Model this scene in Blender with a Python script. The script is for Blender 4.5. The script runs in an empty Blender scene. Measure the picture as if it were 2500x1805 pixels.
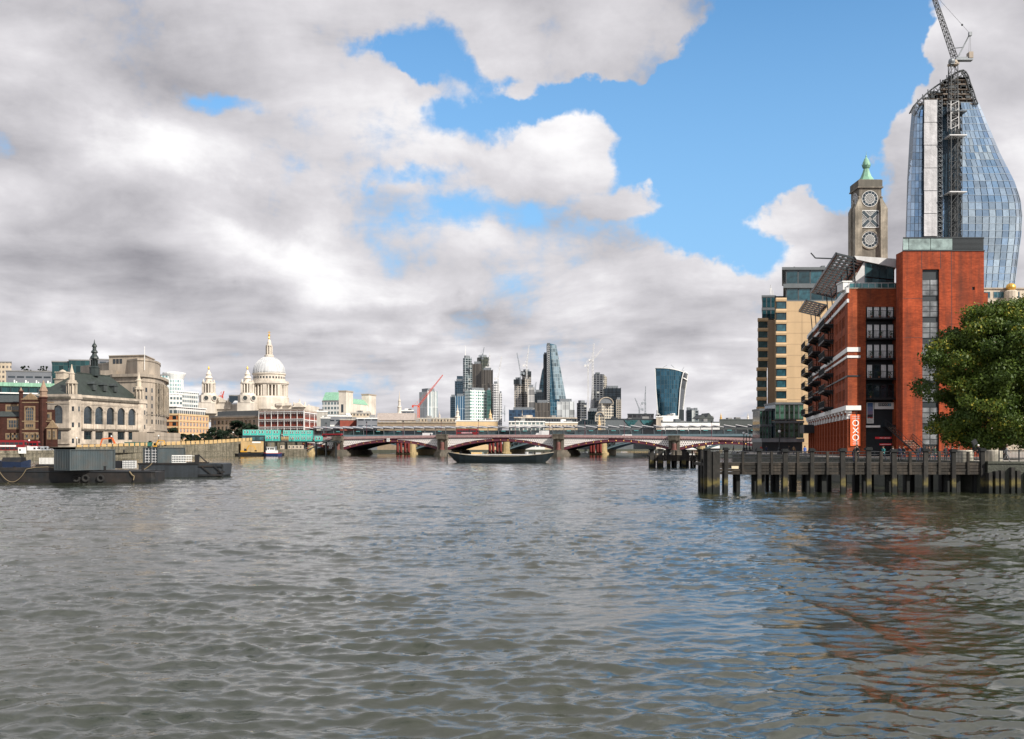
import bpy, math, random
import numpy as np
from mathutils import Vector, Matrix, noise
R = math.radians
PI = math.pi
random.seed(7)
SC = bpy.context.scene
COL = SC.collection

# ------------------------------------------------------------------ camera
CAM_H = 4.7
FPX = 2450.0
HZ = 1088.0
cam_d = bpy.data.cameras.new('camera')
cam = bpy.data.objects.new('camera', cam_d)
COL.objects.link(cam)
cam.location = (0, 0, CAM_H)
cam.rotation_euler = (R(90), 0, 0)
cam_d.sensor_width = 36
cam_d.lens = 36 * FPX / 2500.0
cam_d.shift_y = (HZ - 902.5) / 2500.0
cam_d.clip_start = 0.5
cam_d.clip_end = 20000
SC.camera = cam
SC.view_settings.view_transform = 'Standard'
SC.view_settings.look = 'None'
SC.view_settings.gamma = 1
SC.view_settings.use_curve_mapping = False
SC.view_settings.exposure = 0.32


def WX(px, Y):
    return (px - 1250.0) / FPX * Y


def WZ(py, Y):
    return CAM_H + (HZ - py) / FPX * Y


# ------------------------------------------------------------------ sun
SUN_AZ = R(132)      # clockwise from the view direction (+Y)
SUN_EL = R(36)
sd = Vector((math.sin(SUN_AZ) * math.cos(SUN_EL), math.cos(SUN_AZ) * math.cos(SUN_EL), math.sin(SUN_EL)))
sun_d = bpy.data.lights.new('sun', 'SUN')
sun_d.energy = 5.0
sun_d.angle = R(0.5)
sun_d.color = (1.0, 0.93, 0.83)
sun = bpy.data.objects.new('sun', sun_d)
COL.objects.link(sun)
sun.location = (0, -50, 300)
sun.rotation_euler = (-sd).to_track_quat('-Z', 'Y').to_euler()

# ------------------------------------------------------------------ world
W = bpy.data.worlds.new('World')
SC.world = W
W.use_nodes = True
nt = W.node_tree
nt.nodes.clear()


class NG:
    """tiny node-graph writer"""
    def __init__(s, tree):
        s.t = tree

    def n(s, kind, **kw):
        nd = s.t.nodes.new(kind)
        for k, v in kw.items():
            setattr(nd, k, v)
        return nd

    def put(s, sock, v):
        if hasattr(v, 'is_output') or isinstance(v, bpy.types.NodeSocket):
            s.t.links.new(v, sock)
        else:
            sock.default_value = v

    def m(s, op, a, b=None, c=None, clamp=False):
        nd = s.n('ShaderNodeMath', operation=op)
        nd.use_clamp = clamp
        s.put(nd.inputs[0], a)
        if b is not None:
            s.put(nd.inputs[1], b)
        if c is not None:
            s.put(nd.inputs[2], c)
        return nd.outputs[0]

    def vm(s, op, a, b=None, out=0):
        nd = s.n('ShaderNodeVectorMath', operation=op)
        s.put(nd.inputs[0], a)
        if b is not None:
            s.put(nd.inputs[1], b)
        return nd.outputs[out]

    def xyz(s, x=0.0, y=0.0, z=0.0):
        nd = s.n('ShaderNodeCombineXYZ')
        for i, v in enumerate((x, y, z)):
            s.put(nd.inputs[i], v)
        return nd.outputs[0]

    def sep(s, v):
        nd = s.n('ShaderNodeSeparateXYZ')
        s.put(nd.inputs[0], v)
        return nd.outputs

    def noise(s, vec, scale, detail=4, rough=0.5, dist=0.0, dim='3D'):
        nd = s.n('ShaderNodeTexNoise', noise_dimensions=dim)
        s.put(nd.inputs['Vector'], vec)
        s.put(nd.inputs['Scale'], scale)
        s.put(nd.inputs['Detail'], detail)
        s.put(nd.inputs['Roughness'], rough)
        s.put(nd.inputs['Distortion'], dist)
        return nd.outputs[0]

    def mr(s, v, a, b, c=0.0, d=1.0, kind='LINEAR'):
        nd = s.n('ShaderNodeMapRange', interpolation_type=kind)
        nd.clamp = True
        s.put(nd.inputs['Value'], v)
        s.put(nd.inputs['From Min'], a)
        s.put(nd.inputs['From Max'], b)
        s.put(nd.inputs['To Min'], c)
        s.put(nd.inputs['To Max'], d)
        return nd.outputs[0]

    def mix(s, f, a, b, blend='MIX'):
        nd = s.n('ShaderNodeMix', data_type='RGBA', blend_type=blend)
        s.put(nd.inputs[0], f)
        s.put(nd.inputs[6], a)
        s.put(nd.inputs[7], b)
        return nd.outputs[2]


g = NG(nt)
tc = g.n('ShaderNodeTexCoord')
d = tc.outputs['Generated']
sx, sy, sz = g.sep(d)
az = g.m('ARCTAN2', sx, sy)
el = g.m('ARCSINE', sz)
aw = g.n('ShaderNodeTexNoise', noise_dimensions='3D')
g.put(aw.inputs['Vector'], d)
aw.inputs['Scale'].default_value = 7.0
aw.inputs['Detail'].default_value = 6
aw.inputs['Roughness'].default_value = 0.6
ae = g.vm('ADD', g.xyz(az, el, 0.0), g.vm('MULTIPLY', g.vm('SUBTRACT', aw.outputs['Color'], (0.5, 0.5, 0.5)), (0.17, 0.12, 0.0)))
zz = g.m('MAXIMUM', sz, 0.0)
hh = g.m('ADD', zz, 0.20)
q = g.xyz(g.m('DIVIDE', sx, hh), g.m('DIVIDE', sy, hh), 0.35)


def px2ae(px, py):
    """photo pixel (2267 px wide view of it) -> azimuth, elevation"""
    u = (px * 2500 / 2267 - 1250) / FPX
    v = (HZ - py * 2500 / 2267) / FPX
    return math.atan(u), math.atan(v / math.sqrt(1 + u * u))


def blob(cx, cy, rx, ry, soft=1.0):
    a0, e0 = px2ae(cx, cy)
    ra = rx * 2500 / 2267 / FPX * math.cos(a0) ** 2
    re = ry * 2500 / 2267 / FPX * math.cos(a0)
    v = g.vm('MULTIPLY', g.vm('SUBTRACT', ae, (a0, e0, 0)), (1 / ra, 1 / re, 0))
    ln = g.vm('LENGTH', v, out=1)
    return g.mr(ln, 1.3 + 0.35 * soft, 0.55 - 0.3 * soft, 0.0, 1.0, 'SMOOTHSTEP')


def acc(lst):
    cur = None
    for (cx, cy, rx, ry, w) in lst:
        b = g.m('MULTIPLY', blob(cx, cy, rx, ry), w)
        cur = b if cur is None else g.m('ADD', cur, b)
    return cur


# holes of blue sky (negative) and extra banks of cloud (positive), where the photograph has them
holes = acc([(1760, 220, 270, 200, 1.1), (1530, 330, 170, 180, 0.95), (1590, 520, 130, 90, 0.7), (1960, 190, 80, 120, 0.7),
             (1280, 235, 170, 55, 0.8), (960, 120, 120, 75, 0.75), (830, 135, 70, 35, 0.5),
             (1050, 250, 110, 60, 0.55), (1880, 40, 220, 90, 0.9), (1880, 350, 110, 120, 0.7),
             (1680, 590, 70, 45, 0.4), (490, 240, 70, 24, 0.30), (900, 410, 110, 22, 0.30),
             (1060, 480, 110, 34, 0.26), (1660, 690, 60, 26, 0.2)])
banks = acc([(1350, 60, 200, 90, 1.15), (1410, 150, 75, 50, 0.6), (1910, 160, 42, 26, 0.95),
             (990, 175, 60, 45, 0.62), (1110, 190, 40, 24, 0.5), (890, 190, 60, 30, 0.4), (2190, 110, 140, 170, 1.1), (2110, 320, 110, 80, 0.8), (1960, 330, 65, 60, 0.9), (2045, 130, 50, 90, 0.6),
             (1780, 510, 140, 50, 0.85), (1240, 330, 130, 80, 0.6), (1410, 480, 130, 34, 0.55),
             (2100, 520, 200, 120, 0.5), (1500, 660, 180, 60, 0.4), (1650, 470, 60, 26, 0.3)])
warp = g.n('ShaderNodeTexNoise', noise_dimensions='3D')
g.put(warp.inputs['Vector'], q)
warp.inputs['Scale'].default_value = 0.8
warp.inputs['Detail'].default_value = 3
wv = g.vm('MULTIPLY', g.vm('SUBTRACT', warp.outputs['Color'], (0.5, 0.5, 0.5)), (0.7, 0.7, 0.0))
q2 = g.vm('ADD', q, wv)
q3 = g.vm('ADD', q2, (0.16, -0.10, 0.0))            # the same field a little towards the sun
n1 = g.noise(q2, 1.15, 8, 0.6)
n1b = g.noise(q3, 1.15, 3, 0.5)
n1c = g.noise(q2, 1.15, 3, 0.5)
dn = g.noise(d, 11.0, 9, 0.58)
cover = g.m('ADD', g.m('SUBTRACT', 0.30, holes), banks)
cover = g.m('ADD', cover, g.mr(sz, 0.14, 0.0, 0.0, 0.25))
cover = g.m('MAXIMUM', g.m('MINIMUM', cover, 0.5), -0.62)
dens = g.m('ADD', g.m('MULTIPLY', g.m('SUBTRACT', n1, 0.5), 1.7), cover)
dens = g.m('ADD', dens, g.m('MULTIPLY', g.m('SUBTRACT', dn, 0.5), 1.5))
mask = g.mr(dens, -0.14, 0.24, 0.0, 1.0, 'SMOOTHSTEP')
# light and shade inside the clouds: thick parts grey, sunward rims white
thick = g.mr(dens, 0.1, 1.0, 0.0, 1.0, 'SMOOTHSTEP')
side = g.m('MULTIPLY', g.m('SUBTRACT', n1c, n1b), 3.6)
big = g.noise(g.vm('MULTIPLY', q, (0.55, 1.3, 1.0)), 1.0, 5, 0.5)
bigv = g.m('MULTIPLY', g.m('SUBTRACT', big, 0.5), 0.8)
greys = acc([(300, 110, 330, 90, 0.42), (120, 230, 200, 60, 0.25), (560, 460, 260, 50, 0.35),
             (130, 600, 300, 50, 0.12), (150, 460, 170, 60, 0.15), (800, 700, 300, 30, 0.35),
             (500, 640, 180, 30, 0.2), (900, 780, 400, 26, 0.25), (1100, 690, 180, 22, 0.2),
             (2200, 560, 120, 120, 0.25), (1500, 790, 250, 26, 0.2)])
whites = acc([(330, 320, 160, 50, 0.30), (1000, 380, 220, 60, 0.25), (560, 560, 110, 40, 0.35),
              (1260, 320, 120, 80, 0.3), (60, 90, 90, 60, 0.2), (1350, 40, 190, 90, 0.30),
              (300, 700, 300, 26, 0.22), (700, 60, 130, 60, 0.18), (1780, 500, 130, 50, 0.3),
              (2150, 100, 130, 120, 0.3), (1650, 640, 200, 40, 0.2), (430, 800, 250, 30, 0.2)])
lum = g.m('ADD', g.m('SUBTRACT', g.m('ADD', 0.79, g.mr(sz, 0.16, 0.0, 0.0, 0.14)), g.m('MULTIPLY', thick, 0.10)), side)
lum = g.m('ADD', lum, bigv)
lum = g.m('SUBTRACT', lum, g.m('MULTIPLY', greys, 0.75))
lum = g.m('ADD', lum, g.m('MULTIPLY', whites, 0.6))
fine = g.m('ADD', g.m('MULTIPLY', g.m('SUBTRACT', dn, 0.5), 1.0), g.m('MULTIPLY', g.m('SUBTRACT', n1, n1c), 3.2))
lum = g.m('ADD', lum, fine)
lum = g.mr(lum, -0.1, 1.35, 0.0, 1.0, 'LINEAR')
ramp = g.n('ShaderNodeValToRGB')
g.put(ramp.inputs[0], lum)
cr = ramp.color_ramp
cr.elements[0].position = 0.0
cr.elements[0].color = (0.24, 0.235, 0.26, 1)
cr.elements[1].position = 1.0
cr.elements[1].color = (0.84, 0.83, 0.84, 1)
e = cr.elements.new(0.35)
e.color = (0.42, 0.41, 0.435, 1)
e = cr.elements.new(0.68)
e.color = (0.60, 0.585, 0.61, 1)
cloud = g.vm('MULTIPLY', ramp.outputs[0], (10.0, 10.0, 10.0))
sky = g.n('ShaderNodeTexSky', sky_type='NISHITA')
sky.sun_disc = False
sky.sun_elevation = SUN_EL
sky.sun_rotation = SUN_AZ
sky.altitude = 50
sky.air_density = 1.0
sky.dust_density = 0.5
sky.ozone_density = 3.0
skyc = g.vm('MULTIPLY', sky.outputs[0], (0.92, 1.40, 1.56))
skyc = g.mix(g.mr(sz, 0.44, 0.02, 0.0, 1.0), skyc, (2.6, 4.6, 7.2, 1))
col = g.mix(mask, skyc, cloud)
bg = g.n('ShaderNodeBackground')
bg.inputs['Strength'].default_value = 0.1
nt.links.new(col, bg.inputs['Color'])
wo = g.n('ShaderNodeOutputWorld')
nt.links.new(bg.outputs[0], wo.inputs['Surface'])
W.cycles.sampling_method = 'MANUAL'
W.cycles.sample_map_resolution = 512

# ------------------------------------------------------------------ helpers
MATS = {}


def mat(name, base, rough=0.8, var=0.25, scale=0.6, streak=0.0, metal=0.0, bump=0.0, bscale=6.0, rnd=0.0,
        spec=0.5, dirt=None, dirt_amt=0.0, emit=None, dscale=0.15):
    """plain surface with mottling, rain streaks and dirt of its own"""
    if name in MATS:
        return MATS[name]
    m = bpy.data.materials.new(name)
    m.use_nodes = True
    m.node_tree.nodes.clear()
    q = NG(m.node_tree)
    t = q.n('ShaderNodeTexCoord')
    ob = t.outputs['Object']
    a = q.noise(ob, scale, 5, 0.6)
    k = q.mr(a, 0.25, 0.75, 1 - var, 1 + var)
    if streak:
        st = q.noise(q.vm('MULTIPLY', ob, (1.0, 1.0, 0.06)), scale * 2.2, 4, 0.6)
        k = q.m('MULTIPLY', k, q.mr(st, 0.3, 0.7, 1 - streak, 1 + streak * 0.4))
    if rnd:
        oi = q.n('ShaderNodeObjectInfo')
        k = q.m('MULTIPLY', k, q.mr(oi.outputs['Random'], 0, 1, 1 - rnd, 1 + rnd))
    c = q.vm('MULTIPLY', (base[0], base[1], base[2]), q.xyz(k, k, k))
    if dirt is not None:
        dn_ = q.noise(ob, dscale, 6, 0.62)
        c = q.mix(q.mr(dn_, 0.42, 0.68, 0.0, dirt_amt), c, (*dirt, 1))
    bs = q.n('ShaderNodeBsdfPrincipled')
    q.put(bs.inputs['Base Color'], c)
    bs.inputs['Roughness'].default_value = rough
    bs.inputs['Metallic'].default_value = metal
    bs.inputs['Specular IOR Level'].default_value = spec
    if emit:
        bs.inputs['Emission Color'].default_value = (*emit[:3], 1)
        bs.inputs['Emission Strength'].default_value = emit[3]
    if bump:
        b = q.n('ShaderNodeBump')
        b.inputs['Strength'].default_value = 1.0
        b.inputs['Distance'].default_value = bump
        q.put(b.inputs['Height'], q.noise(ob, bscale, 4, 0.6))
        m.node_tree.links.new(b.outputs[0], bs.inputs['Normal'])
    o = q.n('ShaderNodeOutputMaterial')
    m.node_tree.links.new(bs.outputs[0], o.inputs[0])
    MATS[name] = m
    return m


def glass(name, base, rough=0.06, metal=0.0, var=0.5, rnd=0.6, pale=0.0, spec=0.8, wav=0.0):
    """window glass seen by day: dark with sky in it, some panes paler (blinds)"""
    if name in MATS:
        return MATS[name]
    m = bpy.data.materials.new(name)
    m.use_nodes = True
    m.node_tree.nodes.clear()
    q = NG(m.node_tree)
    t = q.n('ShaderNodeTexCoord')
    oi = q.n('ShaderNodeObjectInfo')
    r = oi.outputs['Random']
    k = q.m('MULTIPLY', q.mr(q.noise(t.outputs['Object'], 0.8, 3), 0.3, 0.7, 1 - var, 1 + var),
            q.mr(r, 0, 1, 1 - rnd, 1 + rnd))
    c = q.vm('MULTIPLY', base, q.xyz(k, k, k))
    if pale:
        c = q.mix(q.m('MULTIPLY', q.m('GREATER_THAN', q.m('FRACT', q.m('MULTIPLY', r, 7.31)), 1 - pale), 0.8), c, (0.38, 0.37, 0.34, 1))
    bs = q.n('ShaderNodeBsdfPrincipled')
    q.put(bs.inputs['Base Color'], c)
    bs.inputs['Roughness'].default_value = rough
    bs.inputs['Metallic'].default_value = metal
    bs.inputs['Specular IOR Level'].default_value = spec
    if wav:
        b = q.n('ShaderNodeBump')
        b.inputs['Distance'].default_value = wav
        q.put(b.inputs['Height'], q.noise(t.outputs['Object'], 0.45, 2, 0.5))
        m.node_tree.links.new(b.outputs[0], bs.inputs['Normal'])
    o = q.n('ShaderNodeOutputMaterial')
    m.node_tree.links.new(bs.outputs[0], o.inputs[0])
    MATS[name] = m
    return m


def facade(name, wall, gl, cw, ch, fx=0.25, fz=0.35, rough=0.35, metal=0.0, gmetal=0.0, jitter=0.5, ox=0.0, oz=0.0,
           grough=0.1, pale=0.0):
    """far facade whose windows are too small to tell apart: cells cw x ch with wall between"""
    if name in MATS:
        return MATS[name]
    m = bpy.data.materials.new(name)
    m.use_nodes = True
    m.node_tree.nodes.clear()
    q = NG(m.node_tree)
    t = q.n('ShaderNodeTexCoord')
    x, y, z = q.sep(t.outputs['Object'])
    u = q.m('DIVIDE', q.m('ADD', q.m('ADD', x, y), 1000.0 + ox), cw)
    v = q.m('DIVIDE', q.m('ADD', z, 100.0 * ch + oz), ch)
    win = q.m('MULTIPLY', q.m('GREATER_THAN', q.m('FRACT', u), fx), q.m('GREATER_THAN', q.m('FRACT', v), fz))
    wn = q.n('ShaderNodeTexWhiteNoise', noise_dimensions='2D')
    q.put(wn.inputs['Vector'], q.xyz(q.m('FLOOR', u), q.m('FLOOR', v), 0))
    kk = q.mr(wn.outputs[0], 0, 1, 1 - jitter, 1 + jitter)
    gc = q.vm('MULTIPLY', gl, q.xyz(kk, kk, kk))
    if pale:
        gc = q.mix(q.m('GREATER_THAN', wn.outputs[0], 1 - pale), gc, (0.45, 0.45, 0.42, 1))
    w = q.mr(q.noise(t.outputs['Object'], 0.08, 5, 0.6), 0.3, 0.7, 0.8, 1.15)
    wc = q.vm('MULTIPLY', wall, q.xyz(w, w, w))
    c = q.mix(win, wc, gc)
    bs = q.n('ShaderNodeBsdfPrincipled')
    q.put(bs.inputs['Base Color'], c)
    q.put(bs.inputs['Roughness'], q.mr(win, 0, 1, rough, grough))
    q.put(bs.inputs['Metallic'], q.mr(win, 0, 1, metal, gmetal))
    bs.inputs['Specular IOR Level'].default_value = 0.6
    o = q.n('ShaderNodeOutputMaterial')
    m.node_tree.links.new(bs.outputs[0], o.inputs[0])
    MATS[name] = m
    return m


def brickmat(name, c1, c2, mortar, sc=1.0, bump=0.01, dirt=(0.05, 0.03, 0.025), dirt_amt=0.45):
    if name in MATS:
        return MATS[name]
    m = bpy.data.materials.new(name)
    m.use_nodes = True
    m.node_tree.nodes.clear()
    q = NG(m.node_tree)
    t = q.n('ShaderNodeTexCoord')
    x, y, z = q.sep(t.outputs['Object'])
    b = q.n('ShaderNodeTexBrick')
    q.put(b.inputs['Vector'], q.xyz(q.m('ADD', x, y), z, 0))
    b.inputs['Color1'].default_value = (*c1, 1)
    b.inputs['Color2'].default_value = (*c2, 1)
    b.inputs['Mortar'].default_value = (*mortar, 1)
    b.inputs['Scale'].default_value = sc
    b.inputs['Brick Width'].default_value = 0.45
    b.inputs['Row Height'].default_value = 0.15
    b.inputs['Mortar Size'].default_value = 0.012
    k = q.mr(q.noise(t.outputs['Object'], 0.35, 8, 0.72), 0.3, 0.7, 0.6, 1.3)
    k2 = q.mr(q.noise(q.xyz(x, y, q.m('MULTIPLY', z, 9.0)), 0.25, 5, 0.65), 0.3, 0.7, 0.8, 1.16)
    st = q.noise(q.vm('MULTIPLY', t.outputs['Object'], (1, 1, 0.07)), 0.9, 5, 0.65)
    k = q.m('MULTIPLY', k, k2)
    c = q.vm('MULTIPLY', b.outputs[0], q.xyz(k, k, k))
    c = q.mix(q.mr(st, 0.42, 0.66, 0.0, dirt_amt), c, (*dirt, 1))
    bs = q.n('ShaderNodeBsdfPrincipled')
    q.put(bs.inputs['Base Color'], c)
    bs.inputs['Roughness'].default_value = 0.9
    bs.inputs['Specular IOR Level'].default_value = 0.2
    o = q.n('ShaderNodeOutputMaterial')
    m.node_tree.links.new(bs.outputs[0], o.inputs[0])
    MATS[name] = m
    return m


def rot2(x, y, a):
    return x * math.cos(a) - y * math.sin(a), x * math.sin(a) + y * math.cos(a)


class MB:
    """collects shapes; build() links them as ONE mesh object"""
    def __init__(s):
        s.v = []
        s.f = []
        s.mi = []
        s.cur = 0
        s.smooth = False

    def add(s, pts, faces):
        b = len(s.v)
        s.v.extend(pts)
        for f in faces:
            s.f.append([b + i for i in f])
            s.mi.append(s.cur)
        return s

    def quad(s, a, b, c, d_):
        return s.add([a, b, c, d_], [(0, 1, 2, 3)])

    def box(s, x0, x1, y0, y1, z0, z1):
        if x0 > x1: x0, x1 = x1, x0
        if y0 > y1: y0, y1 = y1, y0
        if z0 > z1: z0, z1 = z1, z0
        return s.add([(x0, y0, z0), (x1, y0, z0), (x1, y1, z0), (x0, y1, z0),
                      (x0, y0, z1), (x1, y0, z1), (x1, y1, z1), (x0, y1, z1)],
                     [(3, 2, 1, 0), (4, 5, 6, 7), (0, 1, 5, 4), (1, 2, 6, 5), (2, 3, 7, 6), (3, 0, 4, 7)])

    def sbox(s, x0, x1, y0, y1, z0, z1, sh):
        """box whose sides run back at a slant sh"""
        d_ = (y1 - y0) * sh
        return s.prism_z([(x0, y0), (x1, y0), (x1 + d_, y1), (x0 + d_, y1)], z0, z1)

    def obox(s, o, u, v, w):
        """box from corner o with edge vectors u, v, w"""
        o, u, v, w = Vector(o), Vector(u), Vector(v), Vector(w)
        P = [o, o + u, o + u + v, o + v, o + w, o + u + w, o + u + v + w, o + v + w]
        return s.add([tuple(p) for p in P],
                     [(3, 2, 1, 0), (4, 5, 6, 7), (0, 1, 5, 4), (1, 2, 6, 5), (2, 3, 7, 6), (3, 0, 4, 7)])

    def prism_y(s, pts, y0, y1):
        """outline in x,z pushed along y"""
        n = len(pts)
        P = [(x, y0, z) for x, z in pts] + [(x, y1, z) for x, z in pts]
        F = [tuple(range(n)), tuple(range(2 * n - 1, n - 1, -1))]
        F += [(i, i + n, (i + 1) % n + n, (i + 1) % n) for i in range(n)]
        return s.add(P, F)

    def prism_x(s, pts, x0, x1):
        """outline in y,z pushed along x"""
        n = len(pts)
        P = [(x0, y, z) for y, z in pts] + [(x1, y, z) for y, z in pts]
        F = [tuple(range(n - 1, -1, -1)), tuple(range(n, 2 * n))]
        F += [(i, (i + 1) % n, (i + 1) % n + n, i + n) for i in range(n)]
        return s.add(P, F)

    def prism_z(s, pts, z0, z1, top=None):
        n = len(pts)
        tp = top or pts
        P = [(x, y, z0) for x, y in pts] + [(x, y, z1) for x, y in tp]
        F = [tuple(range(n - 1, -1, -1)), tuple(range(n, 2 * n))]
        F += [(i, (i + 1) % n, (i + 1) % n + n, i + n) for i in range(n)]
        return s.add(P, F)

    def lathe(s, cx, cy, prof, n=16, a0=0.0, a1=2 * PI, cap=True):
        full = abs(a1 - a0 - 2 * PI) < 1e-6
        m_ = n if full else n + 1
        P = []
        for r, z in prof:
            for i in range(m_):
                a = a0 + (a1 - a0) * i / n
                P.append((cx + r * math.cos(a), cy + r * math.sin(a), z))
        F = []
        for j in range(len(prof) - 1):
            for i in range(n):
                i2 = (i + 1) % m_
                F.append((j * m_ + i, j * m_ + i2, (j + 1) * m_ + i2, (j + 1) * m_ + i))
        if cap and full:
            F.append(tuple(range(m_ - 1, -1, -1)))
            F.append(tuple((len(prof) - 1) * m_ + i for i in range(m_)))
        return s.add(P, F)

    def tube(s, p, q_, r, n=5, r2=None):
        p, q_ = Vector(p), Vector(q_)
        dd = q_ - p
        if dd.length < 1e-6:
            return s
        dd.normalize()
        up = Vector((0, 0, 1)) if abs(dd.z) < 0.9 else Vector((1, 0, 0))
        a = dd.cross(up).normalized()
        b = dd.cross(a)
        r2 = r if r2 is None else r2
        P = []
        for c, rr in ((p, r), (q_, r2)):
            for i in range(n):
                t = 2 * PI * (i + 0.5) / n
                P.append(tuple(c + a * (rr * math.cos(t)) + b * (rr * math.sin(t))))
        F = [(i, (i + 1) % n, (i + 1) % n + n, i + n) for i in range(n)]
        F += [tuple(range(n - 1, -1, -1)), tuple(range(n, 2 * n))]
        return s.add(P, F)

    def path(s, pts, r, n=5):
        for a, b in zip(pts[:-1], pts[1:]):
            s.tube(a, b, r, n)
        return s

    def ball(s, c, r, nu=10, nv=6, sz=1.0):
        prof = [(max(r * math.sin(PI * j / nv), 0.002), c[2] - r * sz * math.cos(PI * j / nv)) for j in range(nv + 1)]
        return s.lathe(c[0], c[1], prof, nu)

    def lattice(s, p, q_, w, nb, r, n=4, w2=None, up=(0, 0, 1)):
        """square lattice boom from p to q_"""
        p, q_ = Vector(p), Vector(q_)
        dd = (q_ - p).normalized()
        up = Vector(up)
        if abs(dd.dot(up)) > 0.95:
            up = Vector((0, 1, 0))
        a = dd.cross(up).normalized()
        b = a.cross(dd).normalized()
        w2 = w if w2 is None else w2
        cs = []
        for i in range(nb + 1):
            t = i / nb
            c = p.lerp(q_, t)
            h = (w + (w2 - w) * t) / 2
            cs.append([c + a * h + b * h, c - a * h + b * h, c - a * h - b * h, c + a * h - b * h])
        for k in range(4):
            s.tube(cs[0][k], cs[-1][k], r, n)
        for i in range(nb):
            for k in range(4):
                k2 = (k + 1) % 4
                if (i + k) % 2:
                    s.tube(cs[i][k], cs[i + 1][k2], r * 0.6, 3)
                else:
                    s.tube(cs[i][k2], cs[i + 1][k], r * 0.6, 3)
                s.tube(cs[i + 1][k], cs[i + 1][k2], r * 0.5, 3)
        return s

    def mesh(s, name, mats, smooth=False):
        me = bpy.data.meshes.new(name)
        me.from_pydata([tuple(v) for v in s.v], [], s.f)
        if not isinstance(mats, (list, tuple)):
            mats = [mats]
        for m_ in mats:
            me.materials.append(m_)
        if len(mats) > 1:
            me.polygons.foreach_set('material_index', s.mi)
        if smooth:
            me.polygons.foreach_set('use_smooth', [True] * len(me.polygons))
        me.update()
        return me

    def build(s, name, mats, parent=None, smooth=False, loc=None, rz=None, **props):
        return obj(name, s.mesh(name, mats, smooth), parent, loc, rz, **props)


def obj(name, me, parent=None, loc=None, rz=None, **props):
    o = bpy.data.objects.new(name, me)
    COL.objects.link(o)
    if parent is not None:
        o.parent = parent
    if loc is not None:
        o.location = loc
    if rz is not None:
        o.rotation_euler = (0, 0, rz)
    for k, v in props.items():
        o[k] = v
    return o


def thing(name, label, cat, loc=(0, 0, 0), rz=0.0, group=None):
    o = bpy.data.objects.new(name, None)
    COL.objects.link(o)
    o.location = loc
    o.rotation_euler = (0, 0, rz)
    o.empty_display_size = 0.5
    o['label'] = label
    o['category'] = cat
    if group:
        o['group'] = group
    return o


KIDS = {}


def kids(o):
    return [c for c in COL.objects if c.parent is o]


def copy_tree(root, loc, rz=0.0, label=None, group=None, scale=None, swap=None):
    """copy of a thing with its parts and sub-parts, sharing mesh data"""
    key = root.name
    if key not in KIDS:
        ch = kids(root)
        KIDS[key] = [(c, kids(c)) for c in ch]
    r = root.copy()
    COL.objects.link(r)
    r.location = loc
    r.rotation_euler = (0, 0, rz)
    if scale:
        r.scale = scale if isinstance(scale, tuple) else (scale, scale, scale)
    if label:
        r['label'] = label
    if group:
        r['group'] = group
    for c, gs in KIDS[key]:
        c2 = c.copy()
        COL.objects.link(c2)
        c2.parent = r
        if swap and c.name.split('.')[0] in swap:
            c2.data = c.data.copy()
            c2.data.materials.clear()
            c2.data.materials.append(swap[c.name.split('.')[0]])
        for g_ in gs:
            g2 = g_.copy()
            COL.objects.link(g2)
            g2.parent = c2
    return r


def wall_holes(mb, x0, x1, z0, z1, holes, depth, y=0.0):
    """front sheet (facing -y) of a wall with rectangular openings and their reveals"""
    xs = sorted(set([x0, x1] + [h[0] for h in holes] + [h[1] for h in holes]))
    zs = sorted(set([z0, z1] + [h[2] for h in holes] + [h[3] for h in holes]))
    for i in range(len(xs) - 1):
        cx = (xs[i] + xs[i + 1]) / 2
        col = [h for h in holes if h[0] < cx < h[1]]
        zcut = sorted(set([z0, z1] + [h[2] for h in col] + [h[3] for h in col]))
        for j in range(len(zcut) - 1):
            cz = (zcut[j] + zcut[j + 1]) / 2
            if any(h[2] < cz < h[3] for h in col):
                continue
            mb.quad((xs[i], y, zcut[j]), (xs[i + 1], y, zcut[j]), (xs[i + 1], y, zcut[j + 1]), (xs[i], y, zcut[j + 1]))
    for a, b, c, d_ in [h[:4] for h in holes]:
        Y = y + depth
        mb.quad((a, y, c), (a, y, d_), (a, Y, d_), (a, Y, c))
        mb.quad((b, y, d_), (b, y, c), (b, Y, c), (b, Y, d_))
        mb.quad((a, y, d_), (b, y, d_), (b, Y, d_), (a, Y, d_))
        mb.quad((b, y, c), (a, y, c), (a, Y, c), (b, Y, c))
    return mb


def arch_fill(mb, xa, xb, ztop, y0, y1, n=8):
    """turns the top of a square opening into a round arch"""
    cx, r = (xa + xb) / 2, (xb - xa) / 2
    zc = ztop - r
    prev = None
    for i in range(n + 1):
        t = PI * i / n
        p = (cx - r * math.cos(t), zc + r * math.sin(t))
        if prev:
            mb.quad((prev[0], y0, prev[1]), (p[0], y0, p[1]), (p[0], y0, ztop), (prev[0], y0, ztop))
            mb.quad((prev[0], y0, prev[1]), (prev[0], y1, prev[1]), (p[0], y1, p[1]), (p[0], y0, p[1]))
        prev = p
    return mb


def pt(o, ang, x, y, z):
    a, b = rot2(x, y, ang)
    return (o[0] + a, o[1] + b, o[2] + z)


WINMESH = {}


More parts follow.
